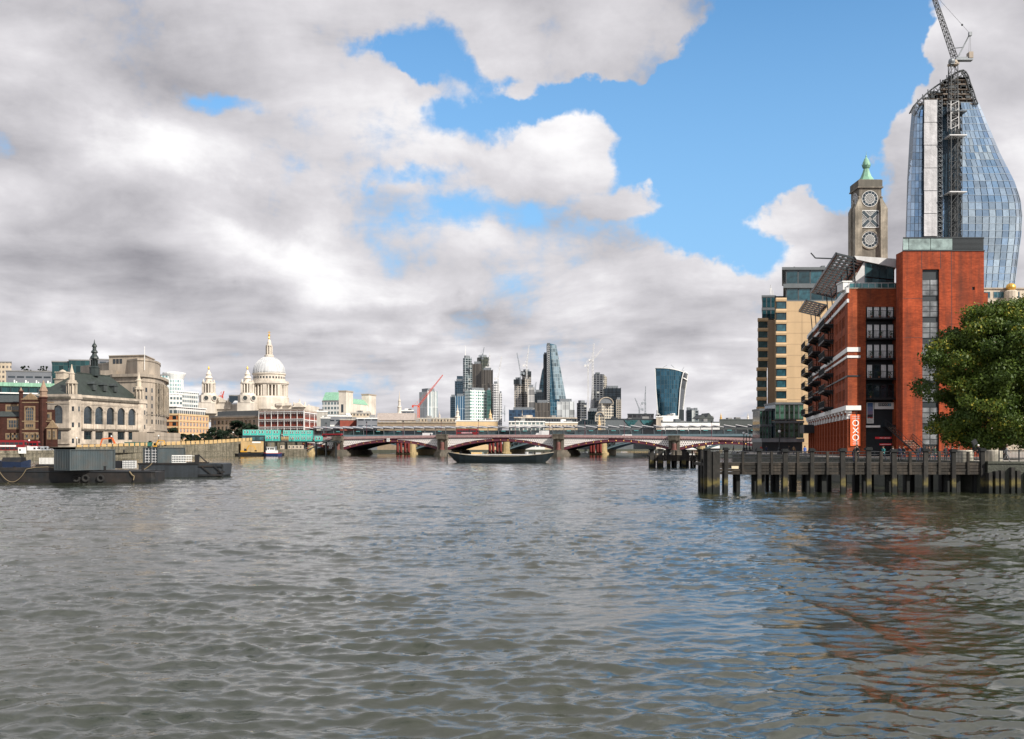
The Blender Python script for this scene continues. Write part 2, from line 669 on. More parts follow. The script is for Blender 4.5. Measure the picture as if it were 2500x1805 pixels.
def window_mesh(w, h, fr, fmat, gmat, nx=2, nz=2, arch=False, depth=0.12):
    """frame with glazing bars, and its pane"""
    key = (round(w, 3), round(h, 3), fr, fmat.name, gmat.name, nx, nz, arch)
    if key in WINMESH:
        return WINMESH[key]
    b = MB()
    hw = w / 2
    b.box(-hw, -hw + fr, -depth / 2, depth / 2, 0, h)
    b.box(hw - fr, hw, -depth / 2, depth / 2, 0, h)
    b.box(-hw + fr, hw - fr, -depth / 2, depth / 2, 0, fr)
    b.box(-hw + fr, hw - fr, -depth / 2, depth / 2, h - fr, h)
    for i in range(1, nx):
        x = -hw + w * i / nx
        b.box(x - fr * .35, x + fr * .35, -depth * .3, depth * .3, fr, h - fr)
    for j in range(1, nz):
        z = h * j / nz
        b.box(-hw + fr, hw - fr, -depth * .28, depth * .28, z - fr * .35, z + fr * .35)
    f = b.mesh('window', fmat)
    p = MB().box(-hw + fr * .5, hw - fr * .5, -0.012, 0.012, fr * .5, h - fr * .5).mesh('pane', gmat)
    WINMESH[key] = (f, p)
    return f, p


def put_window(th, x, y, z, w, h, fmat, gmat, fr=0.08, nx=2, nz=2, rz=0.0, name='window'):
    f, p = window_mesh(w, h, fr, fmat, gmat, nx, nz)
    o = obj(name, f, th, (x, y, z), rz)
    obj('pane', p, o)
    return o


def simple_window(th, x, y, z, w, h, gmat, rz=0.0, name='window', t=0.06):
    key = ('s', round(w, 3), round(h, 3), gmat.name, t)
    if key not in WINMESH:
        WINMESH[key] = MB().box(-w / 2, w / 2, -t / 2, t / 2, 0, h).mesh('window', gmat)
    return obj(name, WINMESH[key], th, (x, y, z), rz)


def text_mesh(txt, size, depth=0.02, font=None):
    c = bpy.data.curves.new('lettering', 'FONT')
    c.body = txt
    c.size = size
    c.extrude = depth
    c.align_x = 'CENTER'
    c.align_y = 'CENTER'
    c.resolution_u = 3
    o = bpy.data.objects.new('tmp', c)
    COL.objects.link(o)
    dg = bpy.context.evaluated_depsgraph_get()
    me = bpy.data.meshes.new_from_object(o.evaluated_get(dg))
    me.name = 'lettering'
    bpy.data.objects.remove(o)
    bpy.data.curves.remove(c)
    # stand the letters up, facing -y
    me.transform(Matrix.Rotation(R(90), 4, 'X'))
    return me


# common materials
M_stone = mat('pale_stone', (0.52, 0.45, 0.36), var=0.22, streak=0.22, scale=0.35, dirt=(0.16, 0.14, 0.12), dirt_amt=0.6, bump=0.02)
M_pinkstone = mat('pinkish_stone', (0.56, 0.485, 0.40), var=0.2, streak=0.3, scale=0.5, dirt=(0.15, 0.13, 0.11), dirt_amt=0.75, bump=0.02)
M_greystone = mat('grey_stone', (0.42, 0.355, 0.285), var=0.25, streak=0.28, scale=0.3, dirt=(0.12, 0.11, 0.1), dirt_amt=0.6, bump=0.02)
M_white = mat('white_paint', (0.78, 0.78, 0.76), rough=0.55, var=0.08, streak=0.12)
M_dark = mat('dark_metal', (0.018, 0.026, 0.032), rough=0.45, var=0.3)
M_black = mat('black_paint', (0.010, 0.012, 0.015), rough=0.5, var=0.3)
M_steel = mat('grey_steel', (0.20, 0.22, 0.24), rough=0.45, var=0.2, streak=0.2, metal=0.3)
M_slate = mat('dark_slate', (0.045, 0.055, 0.055), rough=0.6, var=0.3, streak=0.3, scale=0.8)
M_copper = mat('green_copper', (0.22, 0.42, 0.30), rough=0.6, var=0.2, streak=0.3, scale=0.7)
M_concrete = mat('concrete', (0.42, 0.40, 0.36), var=0.2, streak=0.25, scale=0.4)
M_roof = mat('grey_roofing', (0.22, 0.22, 0.22), var=0.3, scale=0.2)
G_dark = glass('dark_glass', (0.012, 0.022, 0.030))
G_mix = glass('mixed_glass', (0.03, 0.05, 0.06), pale=0.22)
G_teal = glass('teal_glass', (0.03, 0.10, 0.11), metal=0.25, rough=0.08)
M_red = mat('red_paint', (0.45, 0.02, 0.02), rough=0.35, var=0.12)
M_gold = mat('gold_leaf', (0.75, 0.45, 0.10), rough=0.35, metal=0.6, var=0.15)

# ------------------------------------------------------------------ water
def spectrum_tile(N, L, lmin, lmax, wdir, spread, seed, slope):
    rng = np.random.default_rng(seed)
    k1 = np.fft.fftfreq(N, L / N) * 2 * np.pi
    kx, ky = np.meshgrid(k1, k1, indexing='ij')
    k = np.hypot(kx, ky)
    k[0, 0] = 1
    cosd = np.abs((kx * math.cos(wdir) + ky * math.sin(wdir)) / k)
    band = (k > 2 * np.pi / lmax) & (k < 2 * np.pi / lmin)
    amp = band * k ** -2.15 * (0.10 + cosd ** spread)
    spec = amp * (rng.normal(size=(N, N)) + 1j * rng.normal(size=(N, N)))
    h = np.real(np.fft.ifft2(spec))
    gx = np.real(np.fft.ifft2(spec * 1j * kx))
    gy = np.real(np.fft.ifft2(spec * 1j * ky))
    f = slope / math.sqrt(np.mean(gx ** 2 + gy ** 2))
    # height and the sideways drift that sharpens crests
    return h * f, np.real(np.fft.ifft2(spec * 1j * kx / k)) * f, np.real(np.fft.ifft2(spec * 1j * ky / k)) * f


def sample(tile, L, x, y):
    N = tile.shape[0]
    u = (x / L % 1.0) * N
    v = (y / L % 1.0) * N
    i = np.floor(u).astype(int)
    j = np.floor(v).astype(int)
    fu, fv = u - i, v - j
    i2, j2 = (i + 1) % N, (j + 1) % N
    i, j = i % N, j % N
    return (tile[i, j] * (1 - fu) * (1 - fv) + tile[i2, j] * fu * (1 - fv) + tile[i, j2] * (1 - fu) * fv + tile[i2, j2] * fu * fv)


def make_water():
    ys = [3.0]
    while ys[-1] < 1300:
        y = ys[-1]
        ys.append(y + max(0.06, y * 0.005))
    ys = np.array(ys)
    nx = 820
    t = np.linspace(-0.66, 0.66, nx)
    Yg, T = np.meshgrid(ys, t, indexing='ij')
    X = T * (Yg + 4)
    Z = np.zeros_like(X)
    DX, DY = np.zeros_like(X), np.zeros_like(X)
    bands = [(256, 83.0, 3.0, 12.0, R(100), 3, 1, 0.020, 500, 1200),
             (384, 37.0, 0.65, 2.1, R(83), 3, 2, 0.105, 130, 320),
             (256, 47.0, 1.4, 3.8, R(118), 4, 5, 0.032, 140, 300),
             (512, 21.0, 0.20, 0.75, R(95), 2, 3, 0.185, 45, 130)]
    gust = spectrum_tile(128, 97.0, 6, 40, R(60), 1, 9, 1.0)[0]
    gust = sample(gust / gust.std(), 97.0, X * 0.7, Yg)
    gust = np.clip(1.0 + 0.38 * gust, 0.35, 1.8)
    for N, L, a, b, wd, sp, seed, sl, f0, f1 in bands:
        tl = spectrum_tile(N, L, a, b, wd, sp, seed, sl)
        fade = np.clip((f1 - Yg) / (f1 - f0), 0, 1) * (gust if b < 3 else 1.0)
        Z += sample(tl[0], L, X, Yg) * fade
        DX += sample(tl[1], L, X, Yg) * fade * .95
        DY += sample(tl[2], L, X, Yg) * fade * .95
    # wake of a boat that has passed: low ridges running down the river on the right
    for k in range(9):
        xr = 5.2 + 1.75 * k + 0.035 * (Yg - 20) + 0.5 * np.sin(0.19 * Yg + 2.1 * k) + 0.12 * np.sin(0.9 * Yg + k)
        env = np.clip((Yg - 12) / 6, 0, 1) * np.clip((80 - Yg) / 35, 0, 1) * (0.5 + 0.5 * np.sin(0.27 * Yg + 1.7 * k + X))
        Z += env * (0.032 * np.exp(-((X - xr) / 0.34) ** 2) - 0.024 * np.exp(-((X - xr - 0.75) / 0.5) ** 2))
    ny = len(ys)
    co = np.empty((ny * nx, 3))
    co[:, 0] = (X + DX).ravel()
    co[:, 1] = (Yg + DY).ravel()
    co[:, 2] = Z.ravel()
    idx = np.arange(ny * nx).reshape(ny, nx)
    q_ = np.stack([idx[:-1, :-1], idx[:-1, 1:], idx[1:, 1:], idx[1:, :-1]], -1).reshape(-1, 4)
    me = bpy.data.meshes.new('river_water')
    me.vertices.add(len(co))
    me.vertices.foreach_set('co', co.ravel())
    me.loops.add(q_.size)
    me.loops.foreach_set('vertex_index', q_.ravel().astype(np.int32))
    me.polygons.add(len(q_))
    me.polygons.foreach_set('loop_start', np.arange(0, q_.size, 4, dtype=np.int32))
    me.polygons.foreach_set('use_smooth', np.ones(len(q_), dtype=bool))
    me.update(calc_edges=True)
    m = bpy.data.materials.new('river_water')
    m.use_nodes = True
    m.node_tree.nodes.clear()
    g_ = NG(m.node_tree)
    tc_ = g_.n('ShaderNodeTexCoord')
    ob = tc_.outputs['Object']
    n_ = g_.noise(ob, 0.05, 4, 0.6)
    colr = g_.mix(g_.mr(n_, 0.35, 0.65), (0.014, 0.021, 0.012, 1), (0.030, 0.033, 0.017, 1))
    bs = g_.n('ShaderNodeBsdfPrincipled')
    g_.put(bs.inputs['Base Color'], colr)
    bs.inputs['Roughness'].default_value = 0.045
    bs.inputs['IOR'].default_value = 1.75
    sc_ = g_.vm('MULTIPLY', ob, (0.62, 1.0, 1.0))
    patch = g_.mr(g_.noise(ob, 0.09, 3, 0.5), 0.3, 0.7, 0.5, 1.3)
    a = g_.m('MULTIPLY', g_.noise(sc_, 4.6, 4, 0.62, 0.6), patch)
    b = g_.noise(sc_, 0.9, 5, 0.6, 0.3)
    yy_ = g_.sep(ob)[1]
    calm = g_.m('MULTIPLY', g_.mr(yy_, 110.0, 300.0, 1.0, 0.4), g_.mr(yy_, 20.0, 90.0, 0.32, 1.0))
    a = g_.m('MULTIPLY', a, calm)
    b = g_.m('MULTIPLY', b, calm)
    b1 = g_.n('ShaderNodeBump')
    b1.inputs['Distance'].default_value = 0.03
    b1.inputs['Strength'].default_value = 1.0
    g_.put(b1.inputs['Height'], a)
    b2 = g_.n('ShaderNodeBump')
    b2.inputs['Distance'].default_value = 0.08
    b2.inputs['Strength'].default_value = 1.0
    g_.put(b2.inputs['Height'], b)
    m.node_tree.links.new(b1.outputs[0], b2.inputs['Normal'])
    m.node_tree.links.new(b2.outputs[0], bs.inputs['Normal'])
    o = g_.n('ShaderNodeOutputMaterial')
    m.node_tree.links.new(bs.outputs[0], o.inputs[0])
    me.materials.append(m)
    o = obj('river_water', me)
    o['kind'] = 'structure'
    return o, m


water, M_water = make_water()
# calm outer reaches of the river, beyond the fine mesh
b = MB()
b.quad((-3000, -400, -0.35), (3000, -400, -0.35), (3000, 1700, -0.35), (-3000, 1700, -0.35))
b.build('outer_river_water', M_water, kind='structure')

# ------------------------------------------------------------------ land
M_land = mat('city_ground', (0.12, 0.11, 0.10), var=0.3, scale=0.02)
M_paving = mat('paving', (0.30, 0.28, 0.25), var=0.2, scale=0.5)
M_asphalt = mat('asphalt', (0.06, 0.06, 0.06), var=0.25, scale=0.4)
M_quay = brickmat('quay_stone', (0.27, 0.24, 0.18), (0.20, 0.18, 0.14), (0.06, 0.055, 0.045), sc=0.33, dirt=(0.04, 0.042, 0.03), dirt_amt=0.75)
M_darkquay = mat('dark_and_shade_quay', (0.05, 0.055, 0.04), var=0.3, streak=0.3, scale=0.5, bump=0.05, rough=0.6)  # own dark tone of the south wall; also painted shade on the north wall
M_tan = mat('tan_hoarding', (0.52, 0.36, 0.17), var=0.12, streak=0.15)

# north bank: quay line from the foreground to the road bridge and on beyond it
NB = [(-260, 20), (-200, 160), (-161, 315), (-142, 392), (-122, 478), (-118, 502), (-112, 560), (-90, 640), (-20, 800), (120, 980), (380, 1080), (1500, 1200)]
b = MB()
pl = [(-5000, 20)] + NB + [(1500, 9000), (-5000, 9000)]
b.prism_z(pl, -2.0, 2.1)
b.build('north_bank_ground', M_land, kind='structure')
b = MB()
for i, (p0, p1) in enumerate(zip(NB[:-1], NB[1:])):
    dx, dy = p1[0] - p0[0], p1[1] - p0[1]
    L = math.hypot(dx, dy)
    nx_, ny_ = dy / L, -dx / L     # towards the river
    u = Vector((dx, dy, 0))
    b.cur = 1 if i > 4 else 0  # wall past the bridge coloured dark to paint the shade under the arches
    b.obox((p0[0], p0[1], -2), u, (nx_ * 0.8, ny_ * 0.8, 0), (0, 0, 4.0))
    b.obox((p0[0] - nx_ * .3, p0[1] - ny_ * .3, 2.004), u, (nx_ * 1.2, ny_ * 1.2, 0), (0, 0, 0.35))
    b.obox((p0[0] - nx_ * .1, p0[1] - ny_ * .1, 2.36), u, (nx_ * 0.5, ny_ * 0.5, 0), (0, 0, 0.75))
b.build('north_river_wall', [M_quay, M_darkquay], kind='structure')
# road along it
b = MB()
b.quad((-166, 315, 2.108), (-175, 315, 2.108), (-143, 478, 2.108), (-127, 478, 2.108))
b.build('embankment_road', M_asphalt, kind='structure')

# south bank
SB = [(300, 60), (160, 85), (64, 98), (47.2, 100), (46.8, 104), (44, 125), (43.5, 165), (44.5, 200), (50, 225), (56, 250), (63, 275), (70, 300), (85, 355), (108, 440), (122, 480), (150, 620), (260, 820), (700, 950), (1600, 1050)]
b = MB()
pl = SB[::-1] + [(6000, 20), (6000, 1050)]
b.prism_z(pl[::-1], -2.0, 2.9)
b.build('south_bank_promenade', M_paving, kind='structure')
b = MB()
for i, (p0, p1) in enumerate(zip(SB[:-1], SB[1:])):
    dx, dy = p1[0] - p0[0], p1[1] - p0[1]
    L = math.hypot(dx, dy)
    nx_, ny_ = -dy / L, dx / L
    u = Vector((dx, dy, 0))
    b.obox((p0[0], p0[1], -2), u, (nx_ * 0.6, ny_ * 0.6, 0), (0, 0, 4.9))
    b.obox((p0[0] - nx_ * .3, p0[1] - ny_ * .3, 2.904), u, (nx_ * 1.0, ny_ * 1.0, 0), (0, 0, 0.22))
b.build('south_river_wall', M_darkquay, kind='structure')
b = MB()
b.prism_z([(-9000, 1500), (9000, 1500), (9000, 16000), (-9000, 16000)], -3, 4)
b.build('far_ground', M_land, kind='structure')

# ------------------------------------------------------------------ road bridge
BO = (-5.5, 475.0, 0.0)
BTH = 0.2252
BC, BK = math.cos(BTH), math.sin(BTH)


def s_of(px, y):
    u = (px - 1250.0) / FPX
    return (u * (BO[1] + y * BC) - BO[0] - y * BK) / (BC + u * BK)


def bridge_pt(s, y, z):
    return (BO[0] + s * BC + y * BK, BO[1] - s * BK + y * BC, z)


def ztop(s):
    return 9.7 - 0.00013 * s * s


M_maroon = mat('maroon_paint', (0.115, 0.026, 0.042), rough=0.45, var=0.2, streak=0.2)
M_pinkrail = mat('pink_parapet_paint', (0.52, 0.36, 0.35), rough=0.6, var=0.12)
M_granite = mat('red_granite', (0.15, 0.065, 0.055), rough=0.4, var=0.25, scale=2)
M_pier = mat('weathered_pier_stone', (0.14, 0.12, 0.095), var=0.35, streak=0.4, scale=0.5, dirt=(0.05, 0.05, 0.04), dirt_amt=0.7, bump=0.06)
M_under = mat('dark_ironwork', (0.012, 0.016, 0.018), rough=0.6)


def lattice_mat():
    m = bpy.data.materials.new('pierced_white_iron')
    m.use_nodes = True
    m.node_tree.nodes.clear()
    q = NG(m.node_tree)
    t = q.n('ShaderNodeTexCoord')
    x, y, z = q.sep(t.outputs['Object'])
    cw, ch = 1.0, 0.85
    v = q.m('DIVIDE', z, ch)
    row = q.m('FLOOR', v)
    u = q.m('ADD', q.m('DIVIDE', q.m('ADD', x, 500.0), cw), q.m('MULTIPLY', row, 0.5))
    du = q.m('ABSOLUTE', q.m('SUBTRACT', q.m('FRACT', u), 0.5))
    dv = q.m('ABSOLUTE', q.m('SUBTRACT', q.m('FRACT', v), 0.5))
    hole = q.m('LESS_THAN', q.m('ADD', du, dv), 0.32)
    c = q.mix(hole, (0.82, 0.78, 0.75, 1), (0.02, 0.02, 0.025, 1))
    bs = q.n('ShaderNodeBsdfPrincipled')
    q.put(bs.inputs['Base Color'], c)
    bs.inputs['Roughness'].default_value = 0.6
    o = q.n('ShaderNodeOutputMaterial')
    m.node_tree.links.new(bs.outputs[0], o.inputs[0])
    return m


M_lattice = lattice_mat()
bridge = thing('road_bridge', 'maroon and white arched iron road bridge on stone piers crossing the river', 'bridge', BO, -BTH)


def arc_z(x, xa, xb, zs, zc):
    cx, hw = (xa + xb) / 2, (xb - xa) / 2
    h = zc - zs
    r = (hw * hw + h * h) / (2 * h)
    return zc - r + math.sqrt(max(r * r - (x - cx) ** 2, 0))


PW = 2.25
PIERS = [-81.5, -28.2, 28.2, 81.5]
ENDS = [-132, -81.5, -28.2, 28.2, 81.5, 127]
for i in range(5):
    xa, xb = ENDS[i] + PW - 0.01, ENDS[i + 1] - PW + 0.01
    xm = (xa + xb) / 2
    zc_out = ztop(xm) - 1.75
    zc_in = zc_out - 1.25
    zs_out, zs_in = 3.9, 2.5
    N = 28
    xs = [xa + (xb - xa) * k / N for k in range(N + 1)]
    # fascia rib, five ribs across the width
    for yy, nm in ((0.0, 'arch_rib'),):
        b = MB()
        for k in range(N):
            x0, x1 = xs[k], xs[k + 1]
            a0, a1 = arc_z(x0, xa, xb, zs_in, zc_in), arc_z(x1, xa, xb, zs_in, zc_in)
            c0, c1 = arc_z(x0, xa, xb, zs_out, zc_out), arc_z(x1, xa, xb, zs_out, zc_out)
            b.add([(x0, yy, a0), (x1, yy, a1), (x1, yy, c1), (x0, yy, c0), (x0, yy + .8, a0), (x1, yy + .8, a1), (x1, yy + .8, c1), (x0, yy + .8, c0)],
                  [(0, 1, 2, 3), (4, 7, 6, 5), (0, 4, 5, 1), (3, 2, 6, 7)])
            # flanges
            for (u0, u1, e) in ((a0, a1, 0.16), (c0 - .16, c1 - .16, 0.16)):
                b.add([(x0, -.16, u0), (x1, -.16, u1), (x1, -.16, u1 + e), (x0, -.16, u0 + e), (x0, 0.01, u0), (x1, 0.01, u1), (x1, 0.01, u1 + e), (x0, 0.01, u0 + e)],
                      [(0, 1, 2, 3), (0, 4, 5, 1), (3, 2, 6, 7)])
        rib = b.build(nm, M_maroon, bridge)
        gb = MB()
        for k in range(1, 14):
            x = xa + (xb - xa) * k / 14
            z = (arc_z(x, xa, xb, zs_in, zc_in) + arc_z(x, xa, xb, zs_out, zc_out)) / 2
            gb.add([(x - .22, -.2, z), (x, -.2, z - .22), (x + .22, -.2, z), (x, -.2, z + .22), (x, -.32, z), (x - .22, 0.0, z), (x, 0.0, z - .22), (x + .22, 0.0, z), (x, 0.0, z + .22)],
                   [(0, 1, 4), (1, 2, 4), (2, 3, 4), (3, 0, 4), (0, 5, 6, 1), (1, 6, 7, 2), (2, 7, 8, 3), (3, 8, 5, 0)])
        gb.build('gilt_bosses', M_gold, rib, kind='stuff')
    # inner ribs and soffit
    b = MB()
    for yy in (6.5, 13, 19.5, 26, 31):
        for k in range(N):
            x0, x1 = xs[k], xs[k + 1]
            a0, a1 = arc_z(x0, xa, xb, zs_in, zc_in), arc_z(x1, xa, xb, zs_in, zc_in)
            c0, c1 = arc_z(x0, xa, xb, zs_out, zc_out) + .1, arc_z(x1, xa, xb, zs_out, zc_out) + .1
            b.add([(x0, yy, a0), (x1, yy, a1), (x1, yy, c1), (x0, yy, c0), (x0, yy + .6, a0), (x1, yy + .6, a1), (x1, yy + .6, c1), (x0, yy + .6, c0)],
                  [(0, 1, 2, 3), (4, 7, 6, 5), (0, 4, 5, 1)])
    for k in range(N):
        x0, x1 = xs[k], xs[k + 1]
        c0, c1 = arc_z(x0, xa, xb, zs_out, zc_out) - .02, arc_z(x1, xa, xb, zs_out, zc_out) - .02
        b.add([(x0, .8, c0), (x1, .8, c1), (x1, 32, c1), (x0, 32, c0)], [(0, 1, 2, 3)])
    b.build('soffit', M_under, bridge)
    # spandrels
    for (k0, k1) in ((0, N // 2 - 2), (N // 2 + 2, N)):
        b = MB()
        for k in range(k0, k1):
            x0, x1 = xs[k], xs[k + 1]
            c0, c1 = arc_z(x0, xa, xb, zs_out, zc_out), arc_z(x1, xa, xb, zs_out, zc_out)
            t0, t1 = ztop(x0) - 1.42, ztop(x1) - 1.42
            b.add([(x0, .12, c0), (x1, .12, c1), (x1, .12, t1), (x0, .12, t0), (x0, .5, c0), (x1, .5, c1), (x1, .5, t1), (x0, .5, t0)], [(0, 1, 2, 3), (4, 7, 6, 5)])
        b.build('spandrel', M_lattice, bridge)
    # cornice with dentils, parapet
    b = MB()
    for k in range(N):
        x0, x1 = xs[k], xs[k + 1]
        t0, t1 = ztop(x0), ztop(x1)
        b.add([(x0, -.25, t0 - 1.42), (x1, -.25, t1 - 1.42), (x1, -.25, t1 - .62), (x0, -.25, t0 - .62), (x0, .6, t0 - 1.42), (x1, .6, t1 - 1.42), (x1, .6, t1 - .62), (x0, .6, t0 - .62)],
              [(0, 1, 2, 3), (0, 4, 5, 1), (3, 2, 6, 7), (4, 7, 6, 5)])
    b.build('cornice', M_maroon, bridge)
    b = MB()
    nd = int((xb - xa) / 0.62)
    for k in range(nd):
        x = xa + (k + .3) * 0.62
        t = ztop(x)
        b.box(x, x + .3, -.42, -.25, t - 1.15, t - .66)
    b.build('dentils', M_pinkrail, bridge, kind='stuff')
    b = MB()
    for k in range(N):
        x0, x1 = xs[k], xs[k + 1]
        t0, t1 = ztop(x0), ztop(x1)
        for ya, yb, za, zb in ((-.45, .45, -.62, -.42), (-.2, .2, -.42, -.12), (-.38, .38, -.12, .06)):
            b.add([(x0, ya, t0 + za), (x1, ya, t1 + za), (x1, ya, t1 + zb), (x0, ya, t0 + zb), (x0, yb, t0 + za), (x1, yb, t1 + za), (x1, yb, t1 + zb), (x0, yb, t0 + zb)],
                  [(0, 1, 2, 3), (0, 4, 5, 1), (3, 2, 6, 7), (4, 7, 6, 5)])
    b.build('parapet', M_pinkrail, bridge)
# deck
b = MB()
N = 60
for k in range(N):
    x0, x1 = -134 + 264 * k / N, -134 + 264 * (k + 1) / N
    t0, t1 = ztop(x0) - 1.35, ztop(x1) - 1.35
    b.add([(x0, .55, t0), (x1, .55, t1), (x1, 32, t1), (x0, 32, t0), (x0, .55, t0 - .5), (x1, .55, t1 - .5), (x1, 32, t1 - .5), (x0, 32, t0 - .5)], [(0, 1, 2, 3), (4, 7, 6, 5), (3, 2, 6, 7)])
b.build('deck', M_asphalt, bridge)
for i, s_ in enumerate(PIERS + [-133.5, 129]):
    t = ztop(s_)
    b = MB()
    b.box(s_ - PW, s_ + PW, -0.9, 32.6, 2.0, t - 1.3)
    b.box(s_ - PW - .25, s_ - 1.25, -1.6, -.9, 2.0, t - 1.9)
    b.box(s_ + 1.25, s_ + PW + .25, -1.6, -.9, 2.0, t - 1.9)
    # cutwater base in courses
    for k, (w, d_, z0, z1) in enumerate(((5.0, 5.6, -1.5, 1.0), (4.5, 4.8, 1.0, 1.8), (3.9, 3.8, 1.8, 2.6))):
        b.prism_z([(s_ - w, .4), (s_ - w * .62, -d_ * .75), (s_, -d_), (s_ + w * .62, -d_ * .75), (s_ + w, .4), (s_ + w, 33), (s_ - w, 33)], z0, z1)
    pr = b.build('pier', M_pier, bridge)
    b = MB()
    b.lathe(s_, -1.7, [(1.25, 2.6), (1.25, 3.0), (1.0, 3.2), (1.02, 5.4), (0.96, t - 3.2)], 14)
    b.build('column', M_granite, pr, smooth=False)
    b = MB()
    b.lathe(s_, -1.7, [(0.98, t - 3.2), (1.25, t - 3.0), (1.05, t - 2.8), (1.5, t - 2.1), (2.0, t - 1.7)], 12)
    b.box(s_ - 2.6, s_ + 2.6, -3.3, 1.0, t - 1.9, t - 1.3)
    b.build('capital', M_stone if i == 9 else M_pier, pr)
    b = MB()
    b.box(s_ - 2.7, s_ + 2.7, -3.4, 1.2, t - 1.3, t - 1.0)
    b.box(s_ - 2.7, s_ + 2.7, -3.4, 1.2, t + .15, t + .45)
    for k in range(9):
        x = s_ - 2.6 + k * .6
        b.box(x, x + .36, -3.3, -2.9, t - 1.0, t + .15)
    b.box(s_ - 2.5, s_ + 2.5, -2.9, 1.0, t - 1.0, t + .1)
    b.build('pulpit', M_pier, pr)

# navigation boards hanging on the arches
M_sign = mat('white_sign', (0.8, 0.8, 0.78), rough=0.5, var=0.05)
for px, zz_, lab in ((948, 7.4, 'white square board with dark discs on the crown of the second bridge arch'),
                     (807, 3.9, 'white square board with dark discs on the leftmost bridge arch by the stair')):
    s_ = s_of(px, -0.6)
    t = thing('navigation_board', lab, 'sign', bridge_pt(s_, -0.75, zz_), -BTH, 'navigation boards on the bridge')
    MB().box(-.75, .75, 0, .12, -.8, .8).build('panel', M_sign, t)
    for k, (x, z) in enumerate(((-.32, .4), (.32, .4), (0, -.32))):
        b = MB()
        b.lathe(0, 0, [(.2, 0), (.2, .06)], 12)
        me = b.mesh('disc', M_dark)
        me.transform(Matrix.Rotation(R(90), 4, 'X'))
        obj('disc', me, t, (x, 0, z))

# lamp posts along the road bridge
t0 = None
px_l = [796, 895, 984, 1077, 1168, 1258, 1341, 1428, 1524, 1616, 1737]
for i, px in enumerate(px_l):
    s_ = s_of(px, 0.9)
    p = bridge_pt(s_, 0.9, ztop(s_) - 1.0)
    lab = 'slim dark red lamp post on the road bridge, %s one from the left bank' % ('first second third fourth fifth sixth seventh eighth ninth tenth eleventh'.split()[i])
    if t0 is None:
        t0 = thing('bridge_lamp_post', lab, 'street lamp', p, -BTH, 'lamp posts on the road bridge')
        b = MB()
        b.lathe(0, 0, [(.22, 0), (.22, 1.2), (.11, 1.4), (.07, 7.6)], 6)
        b.build('post', M_maroon, t0)
        b = MB()
        b.lathe(0, 0, [(.05, 7.5), (.32, 7.8), (.36, 8.2), (.1, 8.5)], 8)
        b.build('lantern', M_dark, t0)
    else:
        copy_tree(t0, p, -BTH, lab)

# ------------------------------------------------------------------ railway bridge with station
rail = thing('railway_bridge', 'railway station bridge behind the road bridge with sawtooth solar canopy and dark glazing', 'railway station', bridge_pt(0, 44, 0), -BTH)
M_bluegrey = mat('blue_grey_ironwork', (0.13, 0.19, 0.22), rough=0.5, var=0.15)
M_ystone = mat('yellow_pier_stone', (0.38, 0.29, 0.15), var=0.3, streak=0.3, scale=0.6, bump=0.04)
M_panel = mat('solar_panel_edge', (0.70, 0.69, 0.70), rough=0.4, var=0.1)
M_solar = mat('solar_roof', (0.10, 0.11, 0.13), rough=0.25, var=0.2)


def rs(px):
    return s_of(px, 44)


RP = [rs(1474) - 4 * 52.5 + 52.5 * k for k in range(0, 7)]
RP = [rs(760), rs(1008), rs(1236), rs(1473), rs(1712), rs(1960)]
for i in range(len(RP) - 1):
    xa, xb = RP[i] + 1.6, RP[i + 1] - 1.6
    N = 20
    zs, zc = 2.6, 6.9
    b = MB()
    lb = MB()
    for k in range(N):
        x0, x1 = xa + (xb - xa) * k / N, xa + (xb - xa) * (k + 1) / N
        a0, a1 = arc_z(x0, xa, xb, zs, zc), arc_z(x1, xa, xb, zs, zc)
        b.add([(x0, 0, a0), (x1, 0, a1), (x1, 0, a1 + 1.0), (x0, 0, a0 + 1.0), (x0, 40, a0), (x1, 40, a1), (x1, 40, a1 + 1), (x0, 40, a0 + 1)],
              [(0, 1, 2, 3), (0, 4, 5, 1)])
        for u0, e in ((a0, .18), (a0 + .82, .18)):
            b.obox((x0, -.25, u0), (x1 - x0, 0, a1 - a0), (0, .24, 0), (0, 0, e))
        lb.tube((x1, 0.2, a1 + 1), (x1, 0.2, 8.2), .12, 4)
        if a1 < 6.6:
            lb.tube((x0, 0.2, a0 + 1), (x1, 0.2, min(a1 + 3, 8.2)), .08, 4)
            lb.tube((x0, 0.2, a0 + 2.6), (x1, 0.2, a1 + 2.6), .09, 4) if max(a0, a1) + 2.6 < 8.2 else None
    b.build('arch_girder', M_bluegrey, rail)
    lb.build('spandrel_bracing', M_bluegrey, rail, kind='stuff')
for i, s_ in enumerate(RP):
    b = MB()
    b.lathe(s_, -1.0, [(3.0, -1.5), (3.0, 1.0), (2.2, 1.3), (1.9, 4.6), (1.6, 7.2)], 14)
    b.box(s_ - 1.6, s_ + 1.6, -1, 40, -1.5, 7)
    b.build('stone_pier', M_ystone, rail)
b = MB()
b.box(-120, 132, 0, 40, 8.0, 9.2)
b.build('rail_deck', M_under, rail)
MB().box(-120, 132, -.35, -0.01, 9.2, 10.4).build('parapet_band', M_bluegrey, rail)
